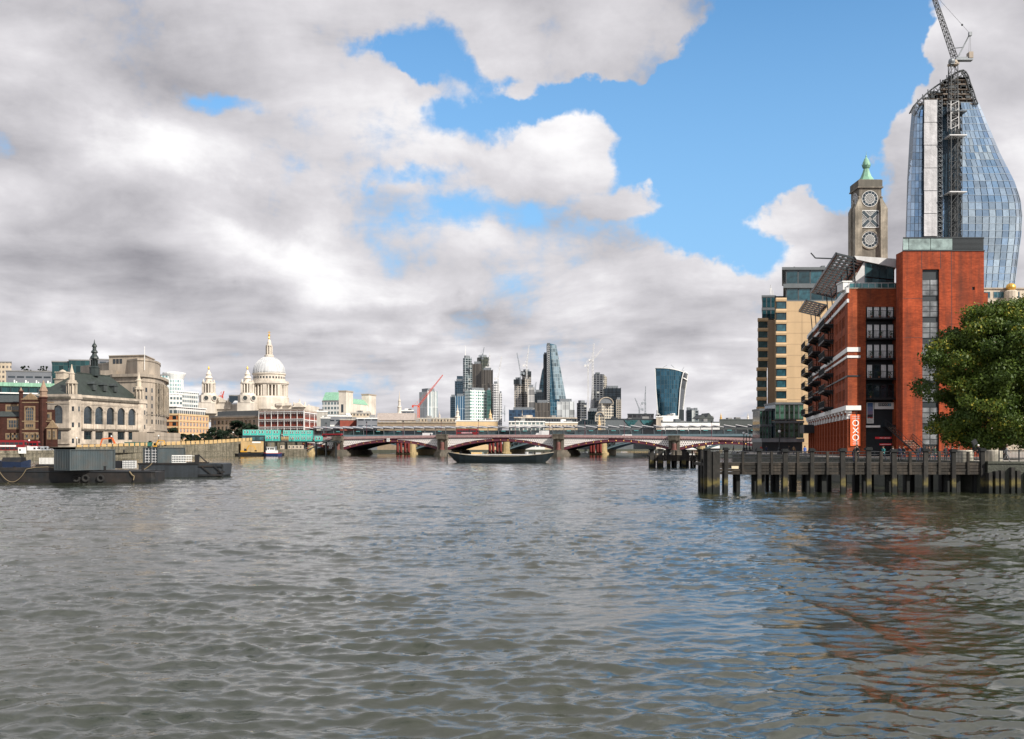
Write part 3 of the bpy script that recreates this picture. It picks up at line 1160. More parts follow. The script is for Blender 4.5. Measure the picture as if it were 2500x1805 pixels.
# platform wall / glazing: posts, panes, canopy teeth
G_station = glass('station_glass', (0.015, 0.028, 0.032), rnd=0.7)
M_warm = mat('station_interior', (0.32, 0.30, 0.20), var=0.6, scale=1.2)
sp = 5.72
s0 = s_of(742, 44)
ntooth = 44
tooth = MB()
tooth.add([(0, -1.2, 1.05), (sp * 1.0, -1.2, 0.0), (sp * 1.0, 12, 0.0), (0, 12, 1.05), (0, -1.2, 1.33), (sp, -1.2, 0.28), (sp, 12, .28), (0, 12, 1.33)],
          [(0, 1, 5, 4), (3, 2, 1, 0), (4, 5, 6, 7), (1, 2, 6, 5), (0, 4, 7, 3)])
me_tooth = tooth.mesh('canopy_panel', M_panel)
me_solar = MB().obox((0.15, -1.0, 1.32), (sp * .92, 0, -sp * .92 * 1.05 / sp), (0, 12.5, 0), (0, 0, .06)).mesh('solar_panel', M_solar)
me_post = MB().box(-.13, .13, -.13, .13, 9.2, 14.2).mesh('post', M_steel)
me_pane = MB().box(0.2, sp - .2, -.03, .03, 10.45, 12.6).mesh('glazed_panel', G_station)
for k in range(ntooth):
    x = s0 + k * sp
    dz = 0.0
    c = obj('canopy_panel', me_tooth, rail, (x, 0, 13.7))
    obj('solar_panel', me_solar, c)
    obj('post', me_post, rail, (x + .1, 0, 0))
    obj('glazed_panel', me_pane, rail, (x, .25, 0))
b = MB()
b.box(s0, s0 + ntooth * sp, 13, 26, 13.9, 14.35)
b.box(s0, s0 + ntooth * sp, 26, 38, 14.4, 14.8)
b.box(s0, s0 + ntooth * sp, 0.3, 0.45, 12.9, 13.05)
b.build('rear_canopy', M_solar, rail)
b = MB()
b.box(s0, s0 + ntooth * sp, 9.0, 9.2, 9.2, 12.0)
b.box(s0, s0 + ntooth * sp, 24, 24.4, 9.2, 11.6)
b.build('platform_screen', M_under, rail)
rr = random.Random(3)
b = MB()
for k in range(90):
    x = s0 + rr.random() * ntooth * sp
    w = rr.uniform(.6, 3.0)
    z = rr.uniform(10.6, 12.4)
    b.box(x, x + w, 8.6, 8.8, z, z + rr.uniform(.3, .6))
b.build('platform_clutter', M_warm, rail, kind='stuff')
M_tealsign = mat('teal_sign', (0.10, 0.32, 0.33), rough=0.5, var=0.1)
for k in range(3, ntooth, 2):
    MB().box(0, 2.2, -.2, -.1, 0, .42).build('platform_sign', M_tealsign, rail, loc=(s0 + k * sp + 1.6, -0.1, 12.0))
# end block of the station on the north bank
blk = thing('station_entrance_block', 'grey box shaped station building at the left end of the sawtooth canopy', 'building', bridge_pt(s_of(772, 52), 52, 2), -BTH)
b = MB()
b.box(0, 15, 0, 14, 0, 10.8)
b.build('wall', M_roof, blk)
MB().box(12.0, 15.8, -.2, 6, 7.0, 10.0).build('glazed_corner', G_dark, blk)
MB().box(11.9, 16, -.35, 6.2, 10.0, 10.35).build('white_frame', M_white, blk)

# old red columns left standing between the two bridges
M_redcol = mat('red_column_paint', (0.17, 0.024, 0.02), rough=0.5, var=0.2, streak=0.25)
grp = 'red columns standing in the river between the bridges'
where = ['under the second bridge arch', 'under the middle bridge arch', 'under the fourth bridge arch']
ordn = ['first', 'second', 'third', 'fourth']
for gi, (pa, pb) in enumerate(((968, 1000), (1193, 1225), (1440, 1468))):
    for k in range(4):
        px = pa + (pb - pa) * (k + .5) / 4 + (1.2 if k > 1 else -1.2)
        s_ = s_of(px, 37)
        t = thing('red_column', '%s from the left of four bright red columns %s' % (ordn[k], where[gi]), 'column', bridge_pt(s_, 37, 0), -BTH, grp)
        b = MB()
        b.lathe(0, 0, [(.85, .8), (.74, 1.1), (.72, 7.0), (.9, 7.3)], 12)
        b.build('shaft', M_redcol, t, smooth=False)
        MB().lathe(0, 0, [(1.0, -1.5), (1.0, .4), (.9, .8)], 12).build('footing', M_ystone, t)

# ------------------------------------------------------------------ vehicles
M_tyre = mat('tyre', (0.02, 0.02, 0.02), rough=0.9)
G_car = glass('car_glass', (0.012, 0.016, 0.02), rnd=0.2)
M_carwhite = mat('white_car_paint', (0.75, 0.75, 0.75), rough=0.3, var=0.05)
M_carsilver = mat('silver_car_paint', (0.42, 0.44, 0.46), rough=0.3, var=0.05, metal=0.4)
M_carblack = mat('black_car_paint', (0.015, 0.016, 0.02), rough=0.25, var=0.1)
M_carred = mat('red_car_paint', (0.35, 0.03, 0.02), rough=0.3, var=0.1)
M_tyellow = mat('yellow_machine_paint', (0.70, 0.36, 0.03), rough=0.5, var=0.15, dirt=(0.1, 0.07, 0.04), dirt_amt=0.5)
M_tgreen = mat('green_skip_paint', (0.03, 0.14, 0.12), rough=0.5, var=0.2)
M_torange = mat('orange_machine_paint', (0.62, 0.13, 0.03), rough=0.5, var=0.15)
M_busred = mat('bus_red', (0.20, 0.01, 0.014), rough=0.3, var=0.06)
M_head = mat('headlight', (0.8, 0.8, 0.75), rough=0.2, var=0.02)


def wheel_mesh(r, w):
    b = MB()
    b.lathe(0, 0, [(r * .6, -w / 2), (r, -w / 2), (r, w / 2), (r * .6, w / 2)], 14)
    me = b.mesh('wheel', M_tyre)
    me.transform(Matrix.Rotation(R(90), 4, 'X'))
    return me


def rim_mesh(r, w):
    b = MB().lathe(0, 0, [(r * .58, -w / 2 - .02), (r * .58, w / 2 + .02)], 10)
    me = b.mesh('rim', M_steel)
    me.transform(Matrix.Rotation(R(90), 4, 'X'))
    return me


W_S, R_S = wheel_mesh(.34, .22), rim_mesh(.34, .22)
W_L, R_L = wheel_mesh(.5, .3), rim_mesh(.5, .3)


def wheels(t, xs, y0, y1, big=False):
    for x in xs:
        for y in (y0, y1):
            w = obj('wheel', W_L if big else W_S, t, (x, y, .5 if big else .34))
            obj('rim', R_L if big else R_S, w)


def bus(label, loc, rz, group, advert=None):
    t = thing('double_decker_bus', label, 'bus', loc, rz, group)
    b = MB()
    b.prism_y([(-5.2, .35), (5.2, .35), (5.25, 1.2), (5.15, 4.0), (4.95, 4.35), (-5.0, 4.35), (-5.2, 4.1)], -1.25, 1.25)
    b.build('body', M_busred, t)
    for k in range(7):
        for (z0, z1) in ((1.25, 2.05), (2.85, 3.65)):
            if z0 < 2 and k == 6:
                continue
            f = MB().box(-.6, .6, -1.28, -1.25, z0, z1).build('window', G_car, t, loc=(-4.1 + k * 1.36, 0, 0))
    MB().box(5.16, 5.27, -1.1, 1.1, 1.2, 2.3).build('windscreen', G_car, t)
    MB().box(5.12, 5.22, -1.1, 1.1, 2.8, 3.7).build('upper_windscreen', G_car, t)
    MB().box(-2.6, 2.6, -1.29, -1.252, 2.2, 2.72).build('advert_panel', advert or M_white, t)
    wheels(t, (-3.3, 3.2), -1.15, 1.15, True)
    return t


def van(label, loc, rz, group, paint, L=5.2, H=2.2, box=False):
    t = thing('van' if not box else 'box_truck', label, 'van' if not box else 'truck', loc, rz, group)
    b = MB()
    hl = L / 2
    if box:
        b.prism_y([(hl - 1.9, .5), (hl, .5), (hl, 1.3), (hl - .35, 1.9), (hl - .7, 2.3), (hl - 1.9, 2.3)], -.95, .95)
        bd = b.build('cab', paint, t)
        MB().box(-hl, hl - 2.0, -1.1, 1.1, .6, H + .9).build('load_box', paint, t)
        MB().box(hl - 1.4, hl - .6, -.98, -.95, 1.35, 1.95).build('side_window', G_car, t)
    else:
        b.prism_y([(-hl, .35), (hl, .35), (hl, 1.0), (hl - .8, 1.3), (hl - 1.5, H), (-hl + .1, H), (-hl, H - .2)], -.95, .95)
        b.build('body', paint, t)
        MB().box(hl - 2.1, hl - 1.4, -.98, -.95, 1.3, H - .35).build('side_window', G_car, t)
        MB().prism_y([(hl - .82, 1.32), (hl - .78, 1.34), (hl - 1.46, H - .1), (hl - 1.5, H - .12)], -.85, .85).build('windscreen', G_car, t)
    wheels(t, (-hl + .9, hl - .95), -.9, .9)
    for y in (-.7, .7):
        MB().box(hl - .02, hl + .03, y - .15, y + .15, .7, .9).build('headlight', M_head, t)
    return t


def car(label, loc, rz, group, paint):
    t = thing('car', label, 'car', loc, rz, group)
    b = MB()
    b.prism_y([(-2.1, .3), (2.1, .3), (2.15, .7), (1.9, .88), (1.0, .98), (.35, 1.45), (-1.0, 1.48), (-1.7, 1.05), (-2.1, .95)], -.86, .86)
    b.build('body', paint, t)
    MB().prism_y([(.82, 1.0), (.3, 1.38), (-.25, 1.40), (-.25, 1.0)], -.88, -.86).build('side_window', G_car, t)
    MB().prism_y([(-.33, 1.0), (-.33, 1.40), (-.95, 1.40), (-1.45, 1.03)], -.88, -.86).build('side_window', G_car, t)
    MB().prism_y([(1.02, .99), (.97, 1.02), (.33, 1.49), (.37, 1.46)], -.75, .75).build('windscreen', G_car, t)
    wheels(t, (-1.35, 1.35), -.8, .8)
    for y in (-.6, .6):
        MB().box(2.12, 2.17, y - .18, y + .18, .6, .75).build('headlight', M_head, t)
    return t


def on_bridge(px, y):
    s_ = s_of(px, y)
    return bridge_pt(s_, y, ztop(s_) - 1.33)


M_ad = mat('bus_advert', (0.55, 0.35, 0.38), rough=0.5, var=0.5, scale=1.5)
GV = 'vehicles on the road bridge'
bus('red double decker bus with pale advert above the left part of the middle arch', on_bridge(1141, 5), -BTH, GV, M_ad)
bus('red double decker bus before the grey station block at the left bridge end', (WX(812, 506), 506, 6.35), -BTH, GV)
van('white box truck on the bridge above the right half of the middle arch', on_bridge(1324, 4.5), -BTH + PI, GV, M_carwhite, 6.5, 2.5, True)
van('white panel van on the bridge just left of the second pier', on_bridge(1047, 4.5), -BTH, GV, M_carwhite, 6.0, 2.6)
van('low white van on the bridge between the third and fourth piers', on_bridge(1528, 4.5), -BTH + PI, GV, M_carwhite, 5.4, 1.9)
for px, paint, cn, wh, y, fl in ((870, M_carwhite, 'white', 'nearest its left end', 4, 0), (883, M_carred, 'dark red', 'just right of the leftmost white car', 4, 0),
                                 (906, M_tyellow, 'yellow', 'between its first two lamp posts', 4, 0),
                                 (942, M_carwhite, 'white', 'above the left navigation board', 4, 0), (958, M_carblack, 'black', 'right of the white car above the left board', 4, 0),
                                 (1105, M_carwhite, 'white', 'close behind the red bus right of the second pier', 4, 0), (1223, M_carsilver, 'silver', 'on the crown of the middle arch', 4, 0),
                                 (1250, M_carblack, 'black', 'just right of the crown of the middle arch', 4, 0), (1388, M_carsilver, 'silver', 'just right of the third pier', 4, 1),
                                 (1417, M_carwhite, 'white', 'above the left spandrel of the fourth arch', 4, 1), (1447, M_carwhite, 'white', 'above the left shoulder of the fourth arch', 4, 1),
                                 (1480, M_carblack, 'black', 'above the crown of the fourth arch', 4, 1), (1661, M_carblack, 'dark', 'right of the fourth pier', 4, 1)):
    car('small %s car on the bridge %s' % (cn, wh), on_bridge(px, y), -BTH + (PI if fl else 0), GV, paint)

# ------------------------------------------------------------------ south bank: riverside warehouse
M_brick = brickmat('orange_red_brick', (0.38, 0.085, 0.030), (0.27, 0.052, 0.021), (0.24, 0.09, 0.05), dirt_amt=0.55)
M_brick2 = brickmat('tower_red_brick', (0.40, 0.074, 0.027), (0.28, 0.048, 0.019), (0.25, 0.07, 0.035), dirt_amt=0.60)
M_curtain = mat('white_curtain', (0.82, 0.82, 0.82), rough=0.9, var=0.25, scale=3, streak=0.3)
M_alu = mat('pale_aluminium', (0.60, 0.60, 0.60), rough=0.4, var=0.15, streak=0.15, metal=0.1)
G_sky = glass('sky_glass', (0.05, 0.12, 0.14), metal=0.35, rough=0.05, rnd=0.3)

OC = (55.2, 165.0, 2.9)
wharf = thing('riverside_warehouse', 'long red brick warehouse with white bands, black balconies and an orange banner on its corner', 'building', OC)
FA = math.atan2(-.98, -.2)
FL = 73.5
HT = 27.6       # parapet height above the ground
fx, fy = .2 * FL, .98 * FL
body = MB()
body.prism_z([(0.9, 1.25), (24, 2), (24 + fx, fy), (fx + .9, fy)], 0, HT - .4)
body.build('wall', M_brick, wharf)
fac = MB()
LV = [8.9, 12.0, 15.1, 18.2, 21.3, 24.2]
holes = []
wins = []


def fx_of(s):     # distance from the near corner -> x on the facade sheet
    return FL - s


stacks = [(20.0, 31.0), (42.0, 55.0), (62.0, 72.0)]
groups = [(4.5, 3), (9.2, 3), (14.2, 3), (35.5, 2), (38.5, 2), (58.5, 2)]
for z in LV:
    for s_, n in groups:
        for k in range(n):
            x = fx_of(s_ + k * 1.35)
            holes.append((x - .42, x + .42, z + .4, z + 2.3))
            wins.append((x, z + .4, .84, 1.9))
    for a, b_ in stacks:
        for k in range(3):
            x = fx_of(a + (b_ - a) * (k + .5) / 3)
            holes.append((x - 1.0, x + 1.0, z + .1, z + 2.4))
            wins.append((x, z + .1, 2.0, 2.3))
wall_holes(fac, 0, FL, 7.9, HT, holes, .35)
fo = fac.build('river_facade', M_brick, wharf, loc=(fx, fy, 0), rz=FA)
for x, z, w, h in wins:
    f, p = window_mesh(w, h, .09, M_dark, G_mix, 2 if w > 1 else 1, 2)
    dx, dy = rot2(x, .3, FA)
    o = obj('window', f, wharf, (fx + dx, fy + dy, z), FA)
    obj('pane', p, o)
# arcade: pilasters with dark recesses and white capitals
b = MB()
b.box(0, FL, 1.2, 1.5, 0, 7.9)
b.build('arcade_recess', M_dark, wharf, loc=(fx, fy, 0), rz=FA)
pil = MB().box(-.55, .55, 0, 1.4, 0, 7.0).box(-.7, .7, -.1, 1.4, 0, .7).mesh('pilaster', M_brick)
capm = MB().box(-.62, .62, -.12, .6, 6.2, 6.5).box(-.6, .6, -.06, .6, 6.5, 7.2).box(-.72, .72, -.3, .6, 7.2, 7.6).mesh('capital', M_white)
thin = MB().box(-.22, .22, .5, 1.3, 0, 7.0).mesh('pier', M_brick)
for k in range(15):
    s_ = 0.6 + k * 5.1
    if s_ > FL: break
    x = fx_of(s_)
    dx, dy = rot2(x, 0, FA)
    o = obj('pilaster', pil, wharf, (fx + dx, fy + dy, 0), FA)
    obj('capital', capm, o)
    for e in (1.9, 3.3):
        x = fx_of(s_ + e)
        if x > 0:
            dx, dy = rot2(x, 0, FA)
            obj('pier', thin, wharf, (fx + dx, fy + dy, 0), FA)
b = MB()
b.box(0, FL, 0, 1.5, 7.0, 7.9)
b.build('lintel', M_brick, wharf, loc=(fx, fy, 0), rz=FA)
# white cornices and string courses (river side, then round the corner)
bands = [('cornice', 7.6, 8.35, .45, M_white), ('string_course', 17.2, 17.95, .12, M_white), ('string_course', 16.2, 16.6, .14, M_white),
         ('string_course', 13.1, 13.35, .1, M_dark), ('string_course', 25.3, 25.9, .14, M_white), ('parapet', 26.9, 27.75, .25, M_white)]
for nm, z0, z1, o_, m_ in bands:
    MB().box(0, FL + o_ * .9, -o_, .2, z0, z1).build(nm, m_, wharf, loc=(fx, fy, 0), rz=FA)
    if z0 < 25:
        MB().box(-o_, 2.05, -o_, .2, z0 + .004, z1 - .004).build(nm, m_, wharf)
# gable facing us
g_ = MB()
RX0, RX1 = 2.98, 7.72
wall_holes(g_, 0, 9.0, 0, HT, [(RX0, RX1, 0, 24.6)], 1.0)
g_.build('gable_wall', M_brick, wharf)
MB().box(1.88, 1.96, -.05, .1, 0, HT - .3).build('downpipe', M_brick, wharf)
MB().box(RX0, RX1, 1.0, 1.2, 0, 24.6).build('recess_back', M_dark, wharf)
MB().box(0.2, 9.0, -.1, .3, HT, HT + .12).build('coping', M_greystone, wharf)
M_rail = M_black
for i, z in enumerate((9.5, 13.0, 16.3, 19.6, 22.9)):
    zf = z - .15 if i else 9.6
    bl = MB().box(RX0 - .02, RX1 + .35, -1.1, 1.0, zf - .28, zf).build('balcony', M_black, wharf)
    rb = MB()
    rb.box(RX0, RX1 + .33, -1.08, -1.02, zf + 1.05, zf + 1.12)
    rb.box(RX0, RX1 + .33, -1.07, -1.03, zf + .12, zf + .16)
    n = 30
    for k in range(n + 1):
        x = RX0 + (RX1 + .3 - RX0) * k / n
        rb.box(x - .012, x + .012, -1.06, -1.04, zf, zf + 1.05)
    rb.build('railing', M_rail, bl)
    hs = 2.15
    for k in range(4):
        x = RX0 + .65 + k * 1.15
        f, p = window_mesh(1.0, 2.3, .09, M_dark, M_curtain if not (i == 1 and k in (1,)) and not (i == 0 and k in (1, 2)) else G_dark, 1, 1)
        if i == 0 and k in (0, 3):
            f, p = window_mesh(1.0, 2.3, .09, M_dark, G_dark, 1, 1)
        w_ = obj('window', f, wharf, (x, .15, zf + .02))
        obj('pane', p, w_)
# cafe chairs and plants on the balconies
rr = random.Random(11)
M_plant = mat('balcony_plant', (0.035, 0.07, 0.025), var=0.5, scale=5)
M_pot = mat('terracotta', (0.35, 0.13, 0.06), var=0.2)
gi = 0
words_ = ['lowest', 'second lowest', 'middle', 'second highest', 'topmost']
for i, zf in enumerate((9.6, 12.85, 16.15, 19.45, 22.75)):
    for k in range(3 if i else 1):
        x = OC[0] + RX0 + .6 + k * 1.55 + rr.uniform(-.2, .2)
        t = thing('potted_plant', 'potted plant %s on the %s black balcony of the brick gable' % (['at the left', 'in the middle', 'at the right'][k], words_[i]), 'plant',
                  (x, OC[1] - .6, OC[2] + zf), 0, 'potted plants on the gable balconies')
        MB().lathe(0, 0, [(.12, 0), (.18, .3)], 8).build('pot', M_pot, t)
        b = MB()
        for q_ in range(26):
            a, r_ = rr.uniform(0, 6.3), rr.uniform(.05, .32)
            z0 = rr.uniform(.3, .95)
            b.add([(r_ * math.cos(a), r_ * math.sin(a), z0), (r_ * math.cos(a) + .12, r_ * math.sin(a) + .05, z0 + .1), (r_ * math.cos(a) - .05, r_ * math.sin(a), z0 + .17)], [(0, 1, 2)])
        b.build('foliage', M_plant, t)
# river side balconies
bm_ = MB()
bm_.box(-5.2, 5.2, -1.7, 0, -.25, 0)
for x in (-4.6, 0, 4.6):
    bm_.prism_x([(-1.6, -.25), (0, -.25), (0, -.9)], x - .06, x + .06)
me_b = bm_.mesh('balcony', M_black)
rm = MB()
rm.box(-5.2, 5.2, -1.7, -1.63, 1.05, 1.13)
rm.box(-5.2, -5.13, -1.7, 0, 1.05, 1.13)
rm.box(5.13, 5.2, -1.7, 0, 1.05, 1.13)
for k in range(48):
    x = -5.17 + k * .22
    rm.box(x - .012, x + .012, -1.68, -1.66, 0, 1.05)
for k in range(8):
    for x in (-5.17, 5.17):
        rm.box(x - .012, x + .012, -1.6 + k * .2, -1.58 + k * .2, 0, 1.05)
me_r = rm.mesh('railing', M_black)
M_awn = mat('grey_awning', (0.25, 0.26, 0.27), var=0.2)
rr = random.Random(4)
for a, b_ in stacks:
    for z in LV:
        x = fx_of((a + b_) / 2)
        dx, dy = rot2(x, 0, FA)
        bl = obj('balcony', me_b, wharf, (fx + dx, fy + dy, z + .05), FA)
        obj('railing', me_r, bl)
        pl = MB()
        for q_ in range(110):
            xx, yy = rr.uniform(-5, 5), rr.uniform(-1.6, -1.2)
            zz_ = rr.uniform(.1, 1.35) * (0.5 + 0.5 * abs(math.sin(xx * 1.7 + z)))
            s2 = rr.uniform(.08, .2)
            pl.add([(xx, yy, zz_), (xx + s2, yy + rr.uniform(-.1, .1), zz_ + s2), (xx - s2 * .6, yy, zz_ + s2)], [(0, 1, 2)])
        pl.build('planting', M_plant, bl, kind='stuff')
MB().box(-6, 6, -2.2, 0, -.6, 1.2).build('ground_balcony', M_black, wharf, loc=(fx * .86, fy * .86, 5.2), rz=FA)

# orange banner with its lettering
M_orange = mat('banner_orange', (0.85, 0.14, 0.03), rough=0.6, var=0.05)
M_bwhite = mat('banner_white', (0.88, 0.88, 0.86), rough=0.6, var=0.02)
ban = thing('orange_banner', 'tall orange banner reading OXO in white, hung on the corner of the brick warehouse', 'banner', (OC[0] + .36, OC[1] - .25, WZ(1089, 165)))
bw = (2098 - 2073) / FPX * 165
bh = (1089 - 1012) / FPX * 165
MB().box(0, bw, 0, .06, 0, bh).build('cloth', M_orange, ban)


def ring(cx, cz, r0, r1, y0, y1, n=28):
    b = MB()
    for k in range(n):
        a, c = 2 * PI * k / n, 2 * PI * (k + 1) / n
        b.add([(cx + r0 * math.cos(a), y0, cz + r0 * math.sin(a)), (cx + r1 * math.cos(a), y0, cz + r1 * math.sin(a)), (cx + r1 * math.cos(c), y0, cz + r1 * math.sin(c)), (cx + r0 * math.cos(c), y0, cz + r0 * math.sin(c)),
               (cx + r0 * math.cos(a), y1, cz + r0 * math.sin(a)), (cx + r1 * math.cos(a), y1, cz + r1 * math.sin(a)), (cx + r1 * math.cos(c), y1, cz + r1 * math.sin(c)), (cx + r0 * math.cos(c), y1, cz + r0 * math.sin(c))],
              [(0, 1, 2, 3), (1, 5, 6, 2), (0, 3, 7, 4), (7, 6, 5, 4)])
    return b


z_at = lambda py: WZ(py, 165) - WZ(1089, 165)
for py in (1033.2, 1068.4):
    ring(bw * .5, z_at(py), .38, .53, -.03, 0).build('lettering', M_bwhite, ban)
xb = MB()
for sgn in (1, -1):
    cx, cz = bw * .5, z_at(1051)
    dx, dz = .43, .43 * sgn
    n_ = Vector((-dz, 0, dx)).normalized() * .075
    xb.obox((cx - dx - n_.x, -.03 - (.002 if sgn > 0 else 0), cz - dz - n_.z), (2 * dx, 0, 2 * dz), (0, .03, 0), (2 * n_.x, 0, 2 * n_.z))
xb.build('lettering', M_bwhite, ban)
for txt, py, sz in (('CREATIVE', 1017.3, .27), ('LONDON', 1022.2, .27), ('TOWER', 1079.6, .27), ('WHARF', 1084.3, .27)):
    me = text_mesh(txt, sz, .01)
    me.materials.append(M_bwhite)
    obj('lettering', me, ban, (bw * .5, -.02, z_at(py)))

# shopfront signs in the recess
def sign_board(name, label, px0, px1, py0, py1, Y, m_, extra=0.06):
    x0, x1, z0, z1 = WX(px0, Y), WX(px1, Y), WZ(py1, Y), WZ(py0, Y)
    t = thing(name, label, 'sign', (x0, Y, z0))
    MB().box(0, x1 - x0, 0, extra, 0, z1 - z0).build('panel', m_, t)
    return t, x1 - x0, z1 - z0


M_signdark = mat('sign_navy', (0.012, 0.03, 0.045), rough=0.5)
M_signteal = mat('sign_teal', (0.02, 0.16, 0.24), rough=0.5)
M_redsign = mat('sign_red', (0.75, 0.04, 0.05), rough=0.5, var=0.04)
t, w, h = sign_board('shop_sign', 'white sign board reading OXO2 in dark and teal squares above the dark stair landing', 2135, 2184, 983, 999, 165.4, M_sign)
for k, c in enumerate('OXO2'):
    x = (2148.2 - 2135 + k * 7.9) / 49 * w
    sq = MB().box(x - .24, x + .24, -.03, 0, h * .44, h * .44 + .5).build('letter_tile', M_signteal if c == '2' else M_signdark, t)
    me = text_mesh(c, .46, .01)
    me.materials.append(M_bwhite)
    obj('lettering', me, sq, (x, -.045, h * .44 + .25))
t, w, h = sign_board('red_sign', 'red strip sign reading ART / DESIGN in the dark recess beside the stairs', 2137, 2176, 1067, 1072, 164.2, M_redsign)
me = text_mesh('ART / DESIGN', .27, .01)
me.materials.append(M_bwhite)
obj('lettering', me, t, (w * .58, -.02, h * .5))
t, w, h = sign_board('lower_red_sign', 'small lower red strip sign with a thin white line below the ART / DESIGN sign', 2147, 2177, 1083, 1087.4, 164.2, M_redsign)
MB().box(w * .06, w * .93, -.02, 0, h * .38, h * .6).build('illegible_line', M_bwhite, t)


def poster_mat():
    m = bpy.data.materials.new('poster_print')
    m.use_nodes = True
    m.node_tree.nodes.clear()
    q = NG(m.node_tree)
    t = q.n('ShaderNodeTexCoord')
    x, y, z = q.sep(t.outputs['Generated'])
    r = q.n('ShaderNodeValToRGB')
    q.put(r.inputs[0], q.m('ADD', z, q.m('MULTIPLY', q.m('SUBTRACT', q.noise(t.outputs['Generated'], 6, 3), .5), .12)))
    el_ = r.color_ramp.elements
    r.color_ramp.interpolation = 'CONSTANT'
    el_[0].color = (.5, .5, .48, 1)
    el_[1].position = .22
    el_[1].color = (.35, .03, .03, 1)
    for p_, c_ in ((.27, (.02, .02, .03, 1)), (.42, (.2, .16, .25, 1)), (.6, (.14, .17, .3, 1)), (.8, (.06, .12, .25, 1))):
        e_ = el_.new(p_)
        e_.color = c_
    bs = q.n('ShaderNodeBsdfPrincipled')
    q.put(bs.inputs['Base Color'], r.outputs[0])
    o = q.n('ShaderNodeOutputMaterial')
    m.node_tree.links.new(bs.outputs[0], o.inputs[0])
    return m


t, w, h = sign_board('poster', 'tall poster of a dusk skyline in a pale frame left of the OXO2 sign', 2116, 2133, 983, 1034, 165.3, M_white)
MB().box(.1, w - .12, -.03, 0, .1, h - .05).build('print', poster_mat(), t)
MB().box(RX0, RX0 + 2.3, -.2, .9, WZ(1044, 165) - 2.9, WZ(1039, 165) - 2.9).build('landing_edge', M_white, wharf)
MB().box(RX0 + 3.0, RX1, -1.0, 1.0, 4.9, 5.15).build('landing', M_dark, wharf)
# stair down to the promenade
st = thing('outdoor_staircase', 'dark open outdoor staircase running down right from the OXO2 landing to the promenade', 'staircase', (WX(2162, 164), 164.0, 2.9))
nst = 20
for k in range(nst):
    t_ = k / nst
    MB().box(0, 1.7, 0, .36, 0, .06).build('step', M_greystone, st, loc=(.1 + 2.2 * t_, -8.2 * t_, 5.0 * (1 - t_)))
for e in (0, 1.75):
    b = MB()
    b.obox((e, 0, 4.85), (2.2, -8.2, -4.95), (.06, 0, 0), (0, 0, .3))
    b.build('stringer', M_black, st)
    b = MB()
    b.tube((e, 0, 6.1), (e + 2.2, -8.2, 1.1), .04)
    b.tube((e, 0, 5.6), (e + 2.2, -8.2, .6), .025)
    for k in range(11):
        t_ = k / 10
        b.tube((e + 2.2 * t_, -8.2 * t_, 5 * (1 - t_)), (e + 2.2 * t_, -8.2 * t_, 5 * (1 - t_) + 1.1), .025)
    b.build('handrail', M_black, st)

# roof-top pavilion with louvred wings
pav = thing('rooftop_restaurant', 'glazed restaurant pavilion with louvred solar wings on the roof of the brick warehouse', 'building', (OC[0], OC[1] + 3, 2.9 + HT))
zb = 0.0
b = MB()
b.prism_x([(0, 5.6), (0, 6.0), (0.5, 6.1), (0.5, 5.7)], 1.0, 2.0)
b = MB()
b.add([(2.4, -.3, 5.3), (9.0, -.3, 3.9), (12.0, 12, 3.9), (6.5, 12, 5.3), (2.0, -.3, 5.9), (9.0, -.3, 5.4), (12.0, 12, 5.4), (6.1, 12, 5.9)],
      [(3, 2, 1, 0), (4, 5, 6, 7), (0, 1, 5, 4), (1, 2, 6, 5), (2, 3, 7, 6), (3, 0, 4, 7)])
b.build('roof', M_alu, pav)
for k in range(4):
    x0, x1 = 4.0 + k * 1.2, 4.0 + (k + 1) * 1.2 - .06
    zt = lambda x: 5.3 - (x - 2.4) * .212
    for (a, c, nz0, nz1) in ((x0, x1, 0.0, .48), (x0, x1, .5, 1.0)):
        b = MB()
        b.add([(a, .3, zt(a) * nz0 + .1), (c, .3, zt(c) * nz0 + .1), (c, .3, zt(c) * nz1 - .03), (a, .3, zt(a) * nz1 - .03), (a, .36, zt(a) * nz0 + .1), (c, .36, zt(c) * nz0 + .1), (c, .36, zt(c) * nz1 - .03), (a, .36, zt(a) * nz1 - .03)],
              [(0, 1, 2, 3), (7, 6, 5, 4), (0, 4, 5, 1), (3, 2, 6, 7)])
        b.build('glass_pane', G_sky, pav)
MB().add([(3.9, .2, 5.1), (3.9, .2, 0.1), (1.0, .2, 0.1)], [(0, 1, 2)]).add([(3.9, .4, 5.1), (3.9, .4, 0.1), (1.0, .4, 0.1)], [(2, 1, 0)]).add([(3.9, .2, 5.1), (1.0, .2, .1), (1.0, .4, .1), (3.9, .4, 5.1)], [(0, 1, 2, 3)]).build('sloped_panel', M_alu, pav)
MB().sbox(4.0, 9.0, .5, 12, 0, 3.8, .3).build('core', G_dark, pav)
